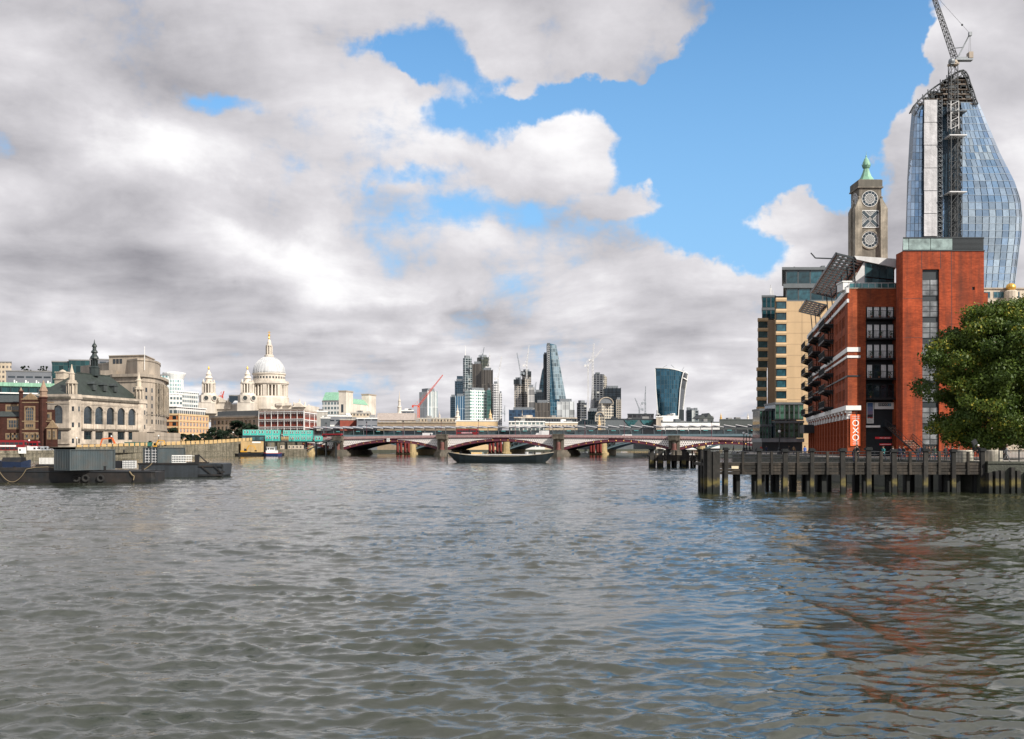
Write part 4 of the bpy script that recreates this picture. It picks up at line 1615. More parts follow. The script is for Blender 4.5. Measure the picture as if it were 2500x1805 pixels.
for (y0, y1) in ((0.0, 42.0), (54.0, 72.0)):
    fr = MB()
    def wp(y, t, e=0.0):
        return (.2 * y - .9 + 4.6 * t, y, 6.3 - 1.1 * t + e)
    for t in (0.0, 1.0):
        a, c = wp(y0, t), wp(y1, t)
        fr.obox((a[0] - .15, a[1], a[2] - .25), (c[0] - a[0], c[1] - a[1], 0), (.3, 0, 0), (0, 0, .5))
    n = int((y1 - y0) / 2.6)
    for k in range(n + 1):
        y = y0 + (y1 - y0) * k / n
        a, c = wp(y, 0), wp(y, 1)
        fr.obox((a[0], a[1] - .12, a[2] - .2), (c[0] - a[0], 0, c[2] - a[2]), (0, .24, 0), (0, 0, .36))
    for k in range(0, n + 1, 3):
        y = y0 + (y1 - y0) * k / n
        a = wp(y, .6)
        fr.tube((a[0] + .5, y, 0.0), a, .12)
    wing = fr.build('wing_frame', M_dark, pav)
    for k in range(n):
        for j in range(5):
            ya, yb = y0 + (y1 - y0) * (k + .12) / n, y0 + (y1 - y0) * (k + .88) / n
            ta, tb = (j + .12) / 5, (j + .80) / 5
            p0, p1, p2, p3 = wp(ya, ta, -.05), wp(yb, ta, -.05), wp(yb, tb, .12), wp(ya, tb, .12)
            MB().add([p0, p1, p2, p3] + [(p[0], p[1], p[2] + .04) for p in (p0, p1, p2, p3)], [(0, 1, 2, 3), (7, 6, 5, 4), (0, 4, 5, 1), (2, 6, 7, 3), (1, 5, 6, 2), (3, 7, 4, 0)]).build('louvre', M_alu, wing)
b = MB()
b.box(0.3, 9, -2.6, -2.5, .95, 1.03)
for k in range(9):
    b.box(.3 + k * 1.08, .36 + k * 1.08, -2.6, -2.5, 0, 1)
b.build('terrace_rail', M_alu, pav)
MB().box(.5, 8.9, -2.56, -2.54, .1, .93).build('terrace_glass', G_teal, pav)
MB().box(-.3, 1.1, -1.6, 1.4, 0, 1.3).box(-.45, 1.2, -1.7, 1.5, 1.3, 1.5).build('white_plinth', M_white, pav)
# little swinging arm on the roof edge
b = MB()
b.path([(0.3, 6, 6.6), (-2.6, 6, 6.7), (-3.4, 6, 7.6)], .12, 5)
b.build('cradle_arm', M_dark, pav)

# ------------------------------------------------------------------ plain brick stair tower
TO = (62.3, 160.0, 2.9)
tw = thing('brick_stair_tower', 'tall plain red brick tower with one strip of stair windows and a glazed top', 'building', TO)
TW, TH = 12.95, 32.8
b = MB()
sx0, sx1 = 3.13, 5.82
wall_holes(b, 0, TW, 0, TH, [(sx0, sx1, .1, 29.9), (11.05, 11.5, 26.6, 27.1)], .45)
b.box(0, TW, .46, 2.8, 0, TH - .01)
b.sbox(0, TW, 2.81, 16, 0, TH - .01, .39)
b.quad((0, 0, 0), (0, 0, TH), (0, .46, TH), (0, .46, 0))
b.quad((TW, 0, 0), (TW, .46, 0), (TW, .46, TH), (TW, 0, TH))
b.build('wall', M_brick2, tw)
MB().box(sx0, sx1, .36, .455, .1, 29.9).build('stair_panel', M_dark, tw)
MB().box(11.05, 11.5, .3, .45, 26.6, 27.1).build('small_window', G_mix, tw)
G_stair = glass('stair_glass', (0.16, 0.17, 0.18), rnd=0.35, rough=0.25, var=0.6)
z = 28.3
k = 0
while z > 3:
    z0 = z - 2.55
    fr = MB()
    for i in range(3):
        x = sx0 + .08 + i * (sx1 - sx0 - .16) / 2
        fr.box(x - .05, x + .05, .25, .35, z0, z)
    for j in range(4):
        zz_ = z0 + (z - z0) * j / 3
        fr.box(sx0 + .03, sx1 - .03, .26, .34, zz_ - .04, zz_ + .04)
    w_ = fr.build('stair_window', M_dark, tw)
    for i in range(2):
        for j in range(3):
            xa = sx0 + .14 + i * (sx1 - sx0 - .16) / 2
            MB().box(xa, xa + (sx1 - sx0 - .16) / 2 - .12, .29, .33, z0 + (z - z0) * j / 3 + .05, z0 + (z - z0) * (j + 1) / 3 - .05).build('pane', G_stair, w_)
    z -= 3.4
for x in (3.0, 6.0, 7.75):
    MB().box(x, x + .06, -.015, .05, 0 if x > 7 else 30.0, TH).build('movement_joint', M_dark, tw)
for z in (25.2, 19.0):
    MB().box(0, sx0, -.012, .05, z, z + .05).build('string_line', M_dark, tw)
MB().sbox(-.05, TW + .1, -.1, 14, TH, TH + .15, .36).build('coping', M_dark, tw)
for k in range(2):
    x = .1 + k * 3.5 + .9
    MB().box(x, x + 3.4, -.02, .06, TH + .2, TH + 2.0).build('glass_screen', glass('pale_screen_glass', (.25, .33, .32), rough=.25, rnd=.15), tw)
MB().add([(0.05, .0, TH + .2), (.9, -.02, TH + .2), (.9, -.02, TH + 2.0), (.05, .0, TH + 2.0)], [(0, 1, 2, 3)]).build('glass_screen', MATS['pale_screen_glass'], tw)
MB().sbox(.9, 7.9, .5, 10, TH + .15, TH + 1.9, .39).build('plant_room', M_greystone, tw)
b = MB()
for k in range(9):
    b.box(7.95, TW - .05, -.02, .05, TH + .25 + k * .2, TH + .38 + k * .2)
b.sbox(7.95, TW - .05, .06, 12, TH + .16, TH + 2.05, .39)
b.build('louvred_screen', M_dark, tw)
MB().sbox(0, TW, -.1, 12, TH + 2.05, TH + 2.2, .38).build('roof_edge', M_dark, tw)

# ------------------------------------------------------------------ stone tower with the O X O windows
M_tower = mat('mottled_tower_render', (0.20, 0.178, 0.145), var=0.4, streak=0.4, scale=0.9, dirt=(0.06, 0.055, 0.045), dirt_amt=0.75, bump=0.04, dscale=.4)
M_tower2 = mat('pale_tower_render', (0.31, 0.275, 0.22), var=0.4, streak=0.4, scale=0.8, dirt=(0.10, 0.09, 0.07), dirt_amt=0.7, bump=0.04, dscale=.35)
M_lat = mat('lattice_white', (0.72, 0.73, 0.72), rough=0.5, var=0.1)
OT = (WX(2124.5, 205), 205.0, 30.0)
ot = thing('landmark_tower', 'square stone tower with ring, cross and ring windows under a green copper finial', 'tower', OT)
# local z = world z - 30
h0, h1, h2 = 0.0, 27.5, 28.9
b = MB()
b.prism_z([(-2.3, 0), (2.3, 0), (2.3, 4.8), (-2.3, 4.8)], 0, 27.5)
b.build('shaft', M_tower, ot)
MB().box(-2.45, 2.45, -.15, 5.0, 27.5, 28.9).build('cap_block', mat('dark_cap_stone', (0.13, 0.12, 0.10), var=.3, streak=.3, dirt=(.05, .05, .04), dirt_amt=.5), ot)
MB().box(-2.6, 2.6, -.3, 5.1, 27.3, 27.55).box(-2.3, 2.3, -.05, 4.8, 28.9, 29.05).build('cap_moulding', M_tower, ot)
for sx_ in (-1, 1):
    for sy_ in (0, 1):
        y0 = -.75 if sy_ == 0 else 2.0
        b = MB()
        xa, xb = (-3.3, -1.9) if sx_ < 0 else (1.9, 3.3)
        b.box(xa, xb, y0, y0 + 1.6, 0, 23.0)
        b.prism_z([(xa, y0), (xb, y0), (xb, y0 + 1.6), (xa, y0 + 1.6)], 23.0, 25.1, [(xa + (.0 if sx_ > 0 else .9), y0 + .5), (xb - (.9 if sx_ > 0 else 0), y0 + .5), (xb - (.9 if sx_ > 0 else 0), y0 + 1.1), (xa + (.0 if sx_ > 0 else .9), y0 + 1.1)])
        b.ball(((xa + xb) / 2 - sx_ * .3, y0 + .8, 25.35), .3)
        b.build('buttress', M_tower2, ot)
b = MB()
b.box(-1.95, -1.7, -.12, 0.0, 0, 22.9)
b.box(1.7, 1.95, -.12, 0.0, 0, 22.9)
b.build('pilaster_strip', M_tower2, ot)


def o_window(cz, y, side=False):
    fr = ring(0, 0, 1.58, 1.66, -.1, .02, 32)
    n = 12
    for k in range(n):
        a = 2 * PI * (k + .5) / n
        fr.tube((1.0 * math.cos(a), -.06, 1.0 * math.sin(a)), (1.6 * math.cos(a), -.06, 1.6 * math.sin(a)), .025, 4)
    rg = ring(0, 0, .98, 1.04, -.1, .0, 32)
    fr.add(rg.v, rg.f)
    me = fr.mesh('ring_window', M_lat)
    pn = MB()
    for k in range(n):
        a0, a1 = 2 * PI * (k + .54) / n, 2 * PI * (k + 1.46) / n
        am = (a0 + a1) / 2
        pn.add([(r_ * math.cos(a), -.05, r_ * math.sin(a)) for r_, a in ((1.05, a0), (1.55, a0), (1.56, am), (1.55, a1), (1.05, a1), (1.05, am))], [(0, 1, 2, 3, 4, 5)])
    pme = pn.mesh('pane', G_dark)
    lt = MB()
    rad = .97
    for k in range(-4, 5):
        c = k * .235
        hl = math.sqrt(max(rad * rad - c * c, 0))
        for sg in (1, -1):
            d1, n1_ = Vector((1, 0, sg)).normalized(), Vector((-sg, 0, 1)).normalized()
            p0, p1 = n1_ * c - d1 * hl, n1_ * c + d1 * hl
            p0.y = p1.y = -.07
            lt.tube(p0, p1, .028, 4)
    lme = lt.mesh('lattice', M_lat)
    bk = MB()
    bk.add([(1.55 * math.cos(2 * PI * k / 24), -.02, 1.55 * math.sin(2 * PI * k / 24)) for k in range(24)], [tuple(range(24))])
    bme = bk.mesh('backing', M_dark)
    return me, pme, lme, bme


OW = o_window(0, 0)
for cz in (25.1 - .0, 16.75):
    r_ = obj('ring_window', OW[0], ot, (-.1, 0, cz))
    for m2, nm in ((OW[1], 'panes'), (OW[2], 'lattice'), (OW[3], 'backing')):
        obj(nm, m2, r_)
    r_ = obj('ring_window', OW[0], ot, (-2.3, 2.4, cz), R(-90))
    for m2, nm in ((OW[1], 'panes'), (OW[2], 'lattice'), (OW[3], 'backing')):
        obj(nm, m2, r_)
ringw = ring(-.1, 16.75, 1.75, 2.0, -.2, 0, 32)
ringw.build('ring_surround', M_tower2, ot)


def x_window():
    S = 1.72
    fr = MB()
    for a, b_ in (((-S, -S), (S, -S)), ((-S, S), (S, S)), ((-S, -S), (-S, S)), ((S, -S), (S, S))):
        fr.tube((a[0], -.08, a[1]), (b_[0], -.08, b_[1]), .09, 4)
    me = fr.mesh('cross_window', M_lat)
    st_ = MB()
    for sg in (1, -1):
        d1 = Vector((1, 0, sg)).normalized()
        n1_ = Vector((-sg, 0, 1)).normalized()
        for (r0, r1) in ((-2.15, -.42), (.42, 2.15)):
            o_ = d1 * r0 - n1_ * .34
            st_.obox((o_.x, -.16 - (.003 if sg > 0 else 0), o_.z), d1 * (r1 - r0), (0, .06, 0), n1_ * .68)
    sme = st_.mesh('cross', M_signdark)
    ed = MB()
    for sg in (1, -1):
        d1 = Vector((1, 0, sg)).normalized()
        n1_ = Vector((-sg, 0, 1)).normalized()
        for (r0, r1) in ((-2.15, -.42), (.42, 2.15)):
            for c in (-.36, .36):
                ed.tube(tuple(d1 * r0 + n1_ * c + Vector((0, -.15, 0))), tuple(d1 * r1 + n1_ * c + Vector((0, -.15, 0))), .035, 4)
    eme = ed.mesh('cross_edge', M_lat)
    lt = MB()
    for k in range(-8, 9):
        c = k * .27
        for sg in (1, -1):
            pts = []
            # clip line to the square
            for t in np.linspace(-2.4, 2.4, 97):
                x = (t - sg * c * 0) 
            d1 = Vector((1, 0, sg)).normalized()
            n1_ = Vector((-sg, 0, 1)).normalized()
            lim = 2.43 - abs(c)
            if lim > .1:
                p0, p1 = n1_ * c - d1 * lim, n1_ * c + d1 * lim
                p0.y = p1.y = -.06
                lt.tube(p0, p1, .03, 4)
    lme = lt.mesh('lattice', M_lat)
    bk = MB().box(-S, S, -.03, 0, -S, S).mesh('backing', M_dark)
    return me, sme, eme, lme, bk


XW = x_window()
for loc, rz in (((-.05, 0, 20.95), 0), ((-2.3, 2.4, 20.95), R(-90))):
    r_ = obj('cross_window', XW[0], ot, loc, rz)
    for m2, nm in ((XW[1], 'cross'), (XW[2], 'cross_edge'), (XW[3], 'lattice'), (XW[4], 'backing')):
        obj(nm, m2, r_)
MB().lathe(0, 2.3, [(1.75, 28.95), (1.72, 29.3), (1.15, 30.1), (.78, 31.0), (.55, 31.8)], 8).build('copper_roof', M_copper, ot)
fin = MB().lathe(0, 2.3, [(.35, 31.7), (.6, 31.95), (.86, 32.5), (.72, 33.1), (.42, 33.8), (.12, 34.25)], 12).build('copper_urn', M_copper, ot)
b = MB()
for k in range(8):
    a = 2 * PI * k / 8
    b.add([(.7 * math.cos(a - .3), 2.3 + .7 * math.sin(a - .3), 32.0), (.7 * math.cos(a + .3), 2.3 + .7 * math.sin(a + .3), 32.0), (1.02 * math.cos(a), 2.3 + 1.02 * math.sin(a), 32.85)], [(0, 1, 2)])
b.build('leaf_collar', M_copper, fin)
MB().lathe(0, 2.3, [(.07, 34.2), (.16, 34.45), (.04, 34.7), (.02, 35.4)], 6).build('spike', M_copper, fin)
# lower body of the tower hidden behind the pavilion
MB().box(-3.4, 3.4, -.7, 6, -27, 0).build('base', M_tower, ot)

# ------------------------------------------------------------------ tan stepped hotel block
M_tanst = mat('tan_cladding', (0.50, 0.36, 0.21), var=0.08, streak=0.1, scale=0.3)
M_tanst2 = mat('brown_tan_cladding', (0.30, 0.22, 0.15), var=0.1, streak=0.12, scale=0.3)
G_hotel = glass('hotel_glass', (0.02, 0.07, 0.09), metal=0.15, rnd=0.5, pale=0.0)
M_zinc = mat('zinc', (0.10, 0.115, 0.125), rough=0.45, var=0.15)
YH, YL = 260.0, 295.0
HX = WX(1919, YH)
ht = thing('stepped_office_block', 'tan clad stepped block with projecting bay windows and glazed top floors beside the brick warehouse', 'building', (HX, YH, 2.9))
hz = lambda py: WZ(py, YH) - 2.9
hx = lambda px: WX(px, YH) - HX
lz = lambda py: WZ(py, YL) - 2.9
lx = lambda px: WX(px, YL) - HX
DY = YL - YH
b = MB()
b.sbox(hx(1919), 28, 0, 30, 0, hz(736), .27)
b.build('wall', M_tanst, ht)
# seams between cladding slabs as recessed joints
b = MB()
for py in range(760, 1090, 27):
    b.box(hx(1919), 28, -.03, 0, hz(py), hz(py) + .05)
b.box(hx(1958), hx(1958.5), -.035, 0, 0, hz(736))
b.build('cladding_joints', M_tanst2, ht, kind='stuff')
MB().sbox(hx(1893), hx(1919), .6, 30, 0, hz(735), .265).build('bay_wall', M_tanst, ht)
spm = MB().prism_x([(-.5, 0), (.5, 0), (.5, .95), (-.5, .95), (-.62, .5)], 0, hx(1920) - hx(1894)).mesh('spandrel', M_tanst)
bwm = MB().box(0, hx(1919) - hx(1896), -.25, .5, 0, 1.85)
bwm = bwm.mesh('bay_window', G_hotel)
bfm = MB()
W_ = hx(1919) - hx(1896)
bfm.box(-.06, W_ + .06, -.35, -.2, -.08, .08).box(-.06, W_ + .06, -.35, -.2, 1.77, 1.93).box(-.06, .06, -.35, -.2, 0, 1.85).box(W_ - .06, W_ + .06, -.35, -.2, 0, 1.85)
bfm = bfm.mesh('frame', M_dark)
for k in range(10):
    py = 620 + (440 + 89.6 * k) / 3.275
    if k < 9:
        w_ = obj('bay_window', bwm, ht, (hx(1896), .2, hz(py)))
        obj('frame', bfm, w_)
    obj('spandrel', spm, ht, (hx(1894), .2, hz(py) + 1.9))
# lower left wing, further back
b = MB()
b.sbox(lx(1874), lx(1900), DY, DY + 25, 0, lz(781), .26)
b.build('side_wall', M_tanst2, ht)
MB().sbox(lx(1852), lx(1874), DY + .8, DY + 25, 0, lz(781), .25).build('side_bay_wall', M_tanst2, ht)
w2 = lx(1874) - lx(1852)
sp2 = MB().prism_x([(-.4, 0), (.5, 0), (.5, 1.0), (-.4, 1.0), (-.52, .5)], -.1, w2 + .2).mesh('spandrel', M_tanst)
bw2 = MB().box(.1, w2, -.15, .5, 0, 1.9).mesh('bay_window', G_hotel)
bf2 = MB().box(.04, w2 + .06, -.25, -.1, -.08, .08).box(.04, w2 + .06, -.25, -.1, 1.82, 1.98).box(.04, .16, -.25, -.1, 0, 1.9).box(w2 - .1, w2 + .03, -.25, -.1, 0, 1.9).mesh('frame', M_dark)
for k in range(10):
    py = 620 + (592 + 79.0 * k) / 3.275
    sh = -.35 if k >= 5 else 0.0
    if k < 9:
        w_ = obj('bay_window', bw2, ht, (lx(1852) + sh, DY + .4, lz(py)))
        obj('frame', bf2, w_)
    obj('spandrel', sp2, ht, (lx(1852) + sh, DY + .4, lz(py) + 1.9))
for px0, px1, y0, y1, Y_, nn in ((1861, 1893, 722, 752, DY, 3), (1861, 1893, 753, 779, DY, 3), (1893, 1915, 724, 735, DY * .5, 2)):
    x0, x1, z0, z1 = WX(px0, YH + Y_) - HX, WX(px1, YH + Y_) - HX, WZ(y1, YH + Y_) - 2.9, WZ(y0, YH + Y_) - 2.9
    MB().sbox(x0, x1, Y_ + .3, Y_ + 15, z0, z1, .26).build('attic_storey', G_dark, ht)
    MB().sbox(x0 - .2, x1 + .2, Y_, Y_ + 15.2, z1 - .45, z1 + .1, .26).build('fascia', M_zinc, ht)
    for k in range(nn):
        xa, xb = x0 + (x1 - x0) * k / nn, x0 + (x1 - x0) * (k + 1) / nn
        put_window(ht, (xa + xb) / 2, Y_ + .15, z0 + .05, xb - xa - .08, z1 - z0 - .55, M_zinc, G_hotel, .1, 1, 1)
for (py0, py1, off) in ((652, 692, 0.0), (697, 733, .3)):
    x0, x1 = hx(1916), 26
    z0, z1 = hz(py1), hz(py0)
    MB().sbox(x0 + .6, x1, 2.0 - off, 28, z0, z1, .27).build('attic_storey', G_dark, ht)
    MB().sbox(x0 - .4 + off, x1 + .3, 1.3 - off, 28, z1 - .5, z1 + .2, .27).build('fascia', M_zinc, ht)
    MB().sbox(x0 + off, x1 + .2, 1.5 - off, 28, z0 - .3, z0 + .12, .27).build('fascia', M_zinc, ht)
    nn = 8
    for k in range(nn):
        xa, xb = x0 + .8 + (x1 - x0 - 1) * k / nn, x0 + .8 + (x1 - x0 - 1) * (k + 1) / nn
        put_window(ht, (xa + xb) / 2, 1.85 - off, z0 + .15, xb - xa - .1, z1 - z0 - .7, M_zinc, G_hotel, .1, 1, 1)
MB().lathe(hx(1950), 4, [(.25, hz(652)), (.25, hz(645))], 8).box(hx(2018), hx(2026), 4, 6, hz(650), hz(642)).build('roof_vent', M_zinc, ht)
b = MB()
ax = WX(1888, YL) - HX
b.tube((ax, DY + 3, lz(722)), (ax, DY + 3, lz(692)), .12)
b.box(ax - .3, ax + .3, DY + 2.9, DY + 3.1, lz(716), lz(700))
b.box(ax + .5, ax + .8, DY + 2.9, DY + 3.1, lz(718), lz(706))
b.build('antenna', M_alu, ht)
# glass curtain boxes at the foot
for (px0, px1, py0, py1, off, nn) in ((1848, 1877, 1004, 1038, -3, 4), (1848, 1877, 1042, 1078, -3, 4), (1878, 1946, 990, 1027, -6, 6), (1878, 1946, 1034, 1070, -6, 6)):
    x0, x1, z0, z1 = hx(px0), hx(px1), hz(py1), hz(py0)
    MB().box(x0 + .1, x1 - .1, off + .5, 5, z0, z1).build('podium_glazing', G_dark, ht)
    MB().box(x0 - .1, x1 + .1, off, 5, z1, z1 + .55).build('podium_fascia', M_zinc, ht)
    for k in range(nn):
        xa, xb = x0 + (x1 - x0) * k / nn, x0 + (x1 - x0) * (k + 1) / nn
        put_window(ht, (xa + xb) / 2, off + .25, z0, xb - xa - .06, z1 - z0, M_zinc, glass('green_curtain_glass', (.05, .12, .09), rnd=.8, rough=.05, var=.9, metal=.3), .12, 1, 1)
MB().box(hx(1846), hx(1948), -5.7, 5, hz(1080), hz(1071)).build('podium_fascia', M_steel, ht)
MB().box(hx(1849), hx(1946), -4.8, 5, 0, hz(1080)).build('podium_base', M_dark, ht)

# ------------------------------------------------------------------ bulging glass tower under construction
YB = 443.0
BX = WX(2355, YB)
gt = thing('bulging_glass_tower', 'bulging blue glass skyscraper under construction with exposed steel crown and sheeted hoist strip', 'skyscraper', (BX, YB, 3.0))
gx = lambda px: WX(px, YB) - BX
gz = lambda py: WZ(py, YB) - 3.0
OUT_L = [(704, 2206), (578, 2212), (440, 2216), (330, 2222), (273, 2227), (255, 2236), (233, 2258), (211, 2284), (187, 2319), (172, 2343)]
OUT_R = [(704, 2478), (638, 2486), (572, 2495), (528, 2497), (488, 2493), (444, 2478), (374, 2442), (282, 2403), (240, 2385), (202, 2372), (172, 2362)]


def interp(tab, py):
    tab = sorted(tab)
    if py <= tab[0][0]: return tab[0][1]
    for (a, x), (b_, y) in zip(tab[:-1], tab[1:]):
        if py <= b_:
            return x + (y - x) * (py - a) / (b_ - a)
    return tab[-1][1]


ARR = bpy.types.Object


def surf(py, t):
    """point on the front skin, t=0 left edge .. 1 right edge"""
    pl_, pr_ = interp(OUT_L, py), interp(OUT_R, py)
    # rounded corners, gently bowed front
    c = abs(2 * t - 1)
    y = 3.0 * c ** 2 + 9.0 * max(0, (c - .8) / .2) ** 2
    return ((pl_ + (pr_ - pl_) * t - 1250) / FPX * (YB + y) - BX, y, (HZ - py) / FPX * (YB + y) + CAM_H - 3.0)


G_bf = []
for i, (c, mt_) in enumerate((((.30, .42, .56), .8), ((.36, .47, .58), .8), ((.25, .39, .56), .8), ((.42, .52, .60), .75))):
    G_bf.append(glass('tower_glass_%s' % 'abcd'[i], c, metal=mt_, rough=.10, rnd=.25, var=.12, wav=.015))
M_mull = mat('white_mullion', (0.30, 0.36, 0.42), rough=0.4, var=.05)
M_blue_core = mat('dark_blue_shaft', (0.02, 0.045, 0.07), rough=.3, metal=.2, var=.4, scale=.3)
# core body just behind the skin
b = MB()
rows = [704 - 4 + k * 8 for k in range(-60, 2)]
rows = [py for py in rows if py > 258]
cols = [k / 24 for k in range(25)]
prev = None
for py in rows:
    ring_ = [surf(py, t) for t in cols]
    ring_ = [(x, y + .55, z) for x, y, z in ring_] + [(x * .6 + 11, 30 - y * .5, z) for x, y, z in ring_[::-1]]
    if prev:
        n = len(ring_)
        base = len(b.v)
        b.add(prev + ring_, [(i, (i + 1) % n, (i + 1) % n + n, i + n) for i in range(n)])
    else:
        b.add(ring_, [tuple(range(len(ring_)))])
    prev = ring_
b.add(prev, [tuple(range(len(prev)))])
b.build('core', M_blue_core, gt)
# skin panels: rows of glass between thin frames, with the open strip left dark
PYR = [250 + 17.4 * k for k in range(27)]
tcols = [0, .035, .08, .125, .165, .195]                 # left flank
tr = [.47, .53, .59, .65, .71, .77, .83, .885, .935, .975, 1.0]
rr = random.Random(5)
npan = 0


def tpx(px, py):
    xl, xr = interp(OUT_L, py), interp(OUT_R, py)
    return (px - xl) / (xr - xl)


stuffb = [MB() for _ in range(4)]
for r_ in range(len(PYR) - 1):
    pa, pb = PYR[r_] + 1.1, PYR[r_ + 1]
    mid = (pa + pb) / 2
    strip_r = 2355 if mid > 300 else 2352
    left = [2211.5 + (2252.5 - 2211.5) * k / 4 for k in range(5)]
    groups_ = []
    tl = [tpx(interp(OUT_L, mid) + (2252.5 - interp(OUT_L, mid)) * k / 4, mid) for k in range(5)]
    t0 = tpx(2346, mid)
    nr = 7 if mid < 330 else 9
    trr = [t0 + (1 - t0) * (k / nr) ** .96 for k in range(nr + 1)]
    for ts in (tl, trr):
        for k in range(len(ts) - 1):
            a, c = ts[k], ts[k + 1]
            if c <= a or a < 0: continue
            e = (c - a) * .05
            P = [surf(pb, a + e), surf(pb, c - e), surf(pa, c - e), surf(pa, a + e)]
            Q = [(x, y + .2, z) for x, y, z in P]
            # colour bands: blue belt in the lower middle, paler above
            w = [0, 1, 2, 3]
            if 400 < mid < 500:
                m_i = rr.choice([2, 2, 0, 1])
            elif mid >= 500:
                m_i = rr.choice([3, 1, 3, 0])
            elif mid < 330:
                m_i = rr.choice([0, 0, 1])
            else:
                m_i = rr.choice([0, 1, 3, 0, 2])
            if ts is tl:
                m_i = rr.choice([0, 2, 0])
            if npan < 296:
                MB().add(P + Q, [(0, 1, 2, 3), (0, 4, 5, 1), (2, 6, 7, 3), (1, 5, 6, 2), (3, 7, 4, 0)]).build('glass_panel', G_bf[m_i], gt)
                npan += 1
            else:
                stuffb[m_i].add(P + Q, [(0, 1, 2, 3), (0, 4, 5, 1), (2, 6, 7, 3), (1, 5, 6, 2), (3, 7, 4, 0)])
for i, sb_ in enumerate(stuffb):
    if sb_.v:
        sb_.build('small_glass_panels', G_bf[i], gt, kind='stuff')
b = MB()
for r_ in range(len(PYR)):
    pts = [surf(PYR[r_] + .5, t / 30) for t in range(31)]
    for p, q_ in zip(pts[:-1], pts[1:]):
        x = (p[0] + q_[0]) / 2
        pxm = (x + BX) / YB * FPX + 1250
        if pxm < 2252 or pxm > 2346:
            b.tube((p[0], p[1] - .1, p[2]), (q_[0], q_[1] - .1, q_[2]), .09, 4)
b.build('transoms', M_mull, gt, kind='stuff')
# dark right flank edge line (thin second skin beyond the fold)
b = MB()
for k in range(24):
    pa, pb = 460 + k * 10, 470 + k * 10
    p, q_ = surf(pa, .985), surf(pb, .985)
    b.tube((p[0], p[1] - .3, p[2]), (q_[0], q_[1] - .3, q_[2]), .16, 4)
b.build('corner_mullion', M_dark, gt)
# sheeted hoist strip and the open scaffold beside it
M_sheet = mat('white_sheeting', (0.44, 0.44, 0.46), rough=.6, var=.22, streak=.25, scale=.35, bump=.25, bscale=.5)
for k in range(6):
    pa, pb = 247 + (580 - 247) * k / 6, 247 + (580 - 247) * (k + 1) / 6
    y = -1.6
    x0, x1 = gx(2253), gx(2284)
    MB().box(x0 - .1 * (k % 2), x1, y - .05 * (k % 2), y + .25, gz(pb) + .25, gz(pa)).build('sheeting_panel', M_sheet, gt)
b = MB()
x0, x1 = gx(2285), gx(2297)
for k in range(28):
    z = gz(250 + k * 12.2)
    b.box(x0, x1, -1.2, .8, z, z + .25)
    b.tube((x0, -1.2, z), (x1, -1.2, z - 2.1), .09, 3)
for x in (x0, x1):
    b.tube((x, -1.25, gz(590)), (x, -1.25, gz(244)), .14, 4)
b.build('hoist_scaffold', M_steel, gt)
M_shaft = mat('shadowed_shaft', (0.008, 0.014, 0.02), rough=.5)  # near-black colour paints the shade of the shaft onto solid boxes
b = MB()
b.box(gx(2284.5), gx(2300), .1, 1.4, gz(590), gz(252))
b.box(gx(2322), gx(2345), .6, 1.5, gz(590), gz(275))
b.build('painted_shaft_shade', M_shaft, gt)
for k in range(19):
    for px0, px1 in ((2300.5, 2310.5), (2311, 2321)):
        MB().box(gx(px0), gx(px1), .9, 1.2, gz(268 + 17.4 * (k + 1)) + .2, gz(268 + 17.4 * k)).build('recess_panel', G_bf[2 if k % 3 else 0], gt)
# unfinished crown: floors and curved steel frames
M_slab = mat('floor_slab', (0.17, 0.14, 0.115), var=.3, scale=.5)
b = MB()
for py in (252, 240, 228, 216, 204, 193):
    xl, xr = interp(OUT_L, py) + 6, interp(OUT_R, py) - 5
    if py < 225: xl = max(xl, 2300)
    sb_ = MB().sbox(gx(xl), gx(xr), 1.5, 9, gz(py), gz(py) + .5, .42)
    sb_.build('floor_slab', M_slab, gt)
    for k in range(8):
        x = gx(xl + (xr - xl) * k / 7)
        b.tube((x, 2, gz(py)), (x, 2, gz(py) + 2.4), .2, 4)
    for k in range(10):
        x = gx(xl + (xr - xl) * rr.random())
        w = rr.uniform(.6, 3)
        b.box(x, x + w, 1.2, 1.5, gz(py) + .5, gz(py) + rr.uniform(.9, 2.0))
b.build('scaffolding', M_dark, gt, kind='stuff')
cl = [(273, 2226), (255, 2236), (243, 2247), (233, 2258), (222, 2270), (211, 2284), (199, 2302), (187, 2319), (178, 2332), (171, 2346), (169, 2354), (174, 2361), (184, 2367), (202, 2372), (220, 2379), (240, 2385), (252, 2390)]
for off, dy in ((0, 1.0), (0, 2.6), (9, 1.2)):
    b = MB()
    pts = [(gx(px + (off if px < 2354 else -off * .5)), dy, gz(py + off * .9)) for py, px in cl]
    b.path(pts, .32 if not off else .2, 5)
    b.build('crown_frame', M_dark, gt)
b = MB()
for i, (py, px) in enumerate(cl):
    a = (gx(px), 1.0, gz(py))
    off = 9
    c = (gx(px + (off if px < 2354 else -off * .5)), 1.2, gz(py + off * .9))
    b.tube(a, c, .16, 4)
    b.tube(a, (a[0], 2.6, a[2]), .16, 4)
    if i + 1 < len(cl):
        b.tube(c, (gx(cl[i + 1][1]), 1.0, gz(cl[i + 1][0])), .12, 4)
b.build('crown_bracing', M_dark, gt, kind='stuff')
MB().sbox(gx(2328), gx(2366), 4, 10, gz(254), gz(192), .42).build('lift_core', mat('dark_core_concrete', (.12, .10, .085), var=.4, scale=.4), gt)

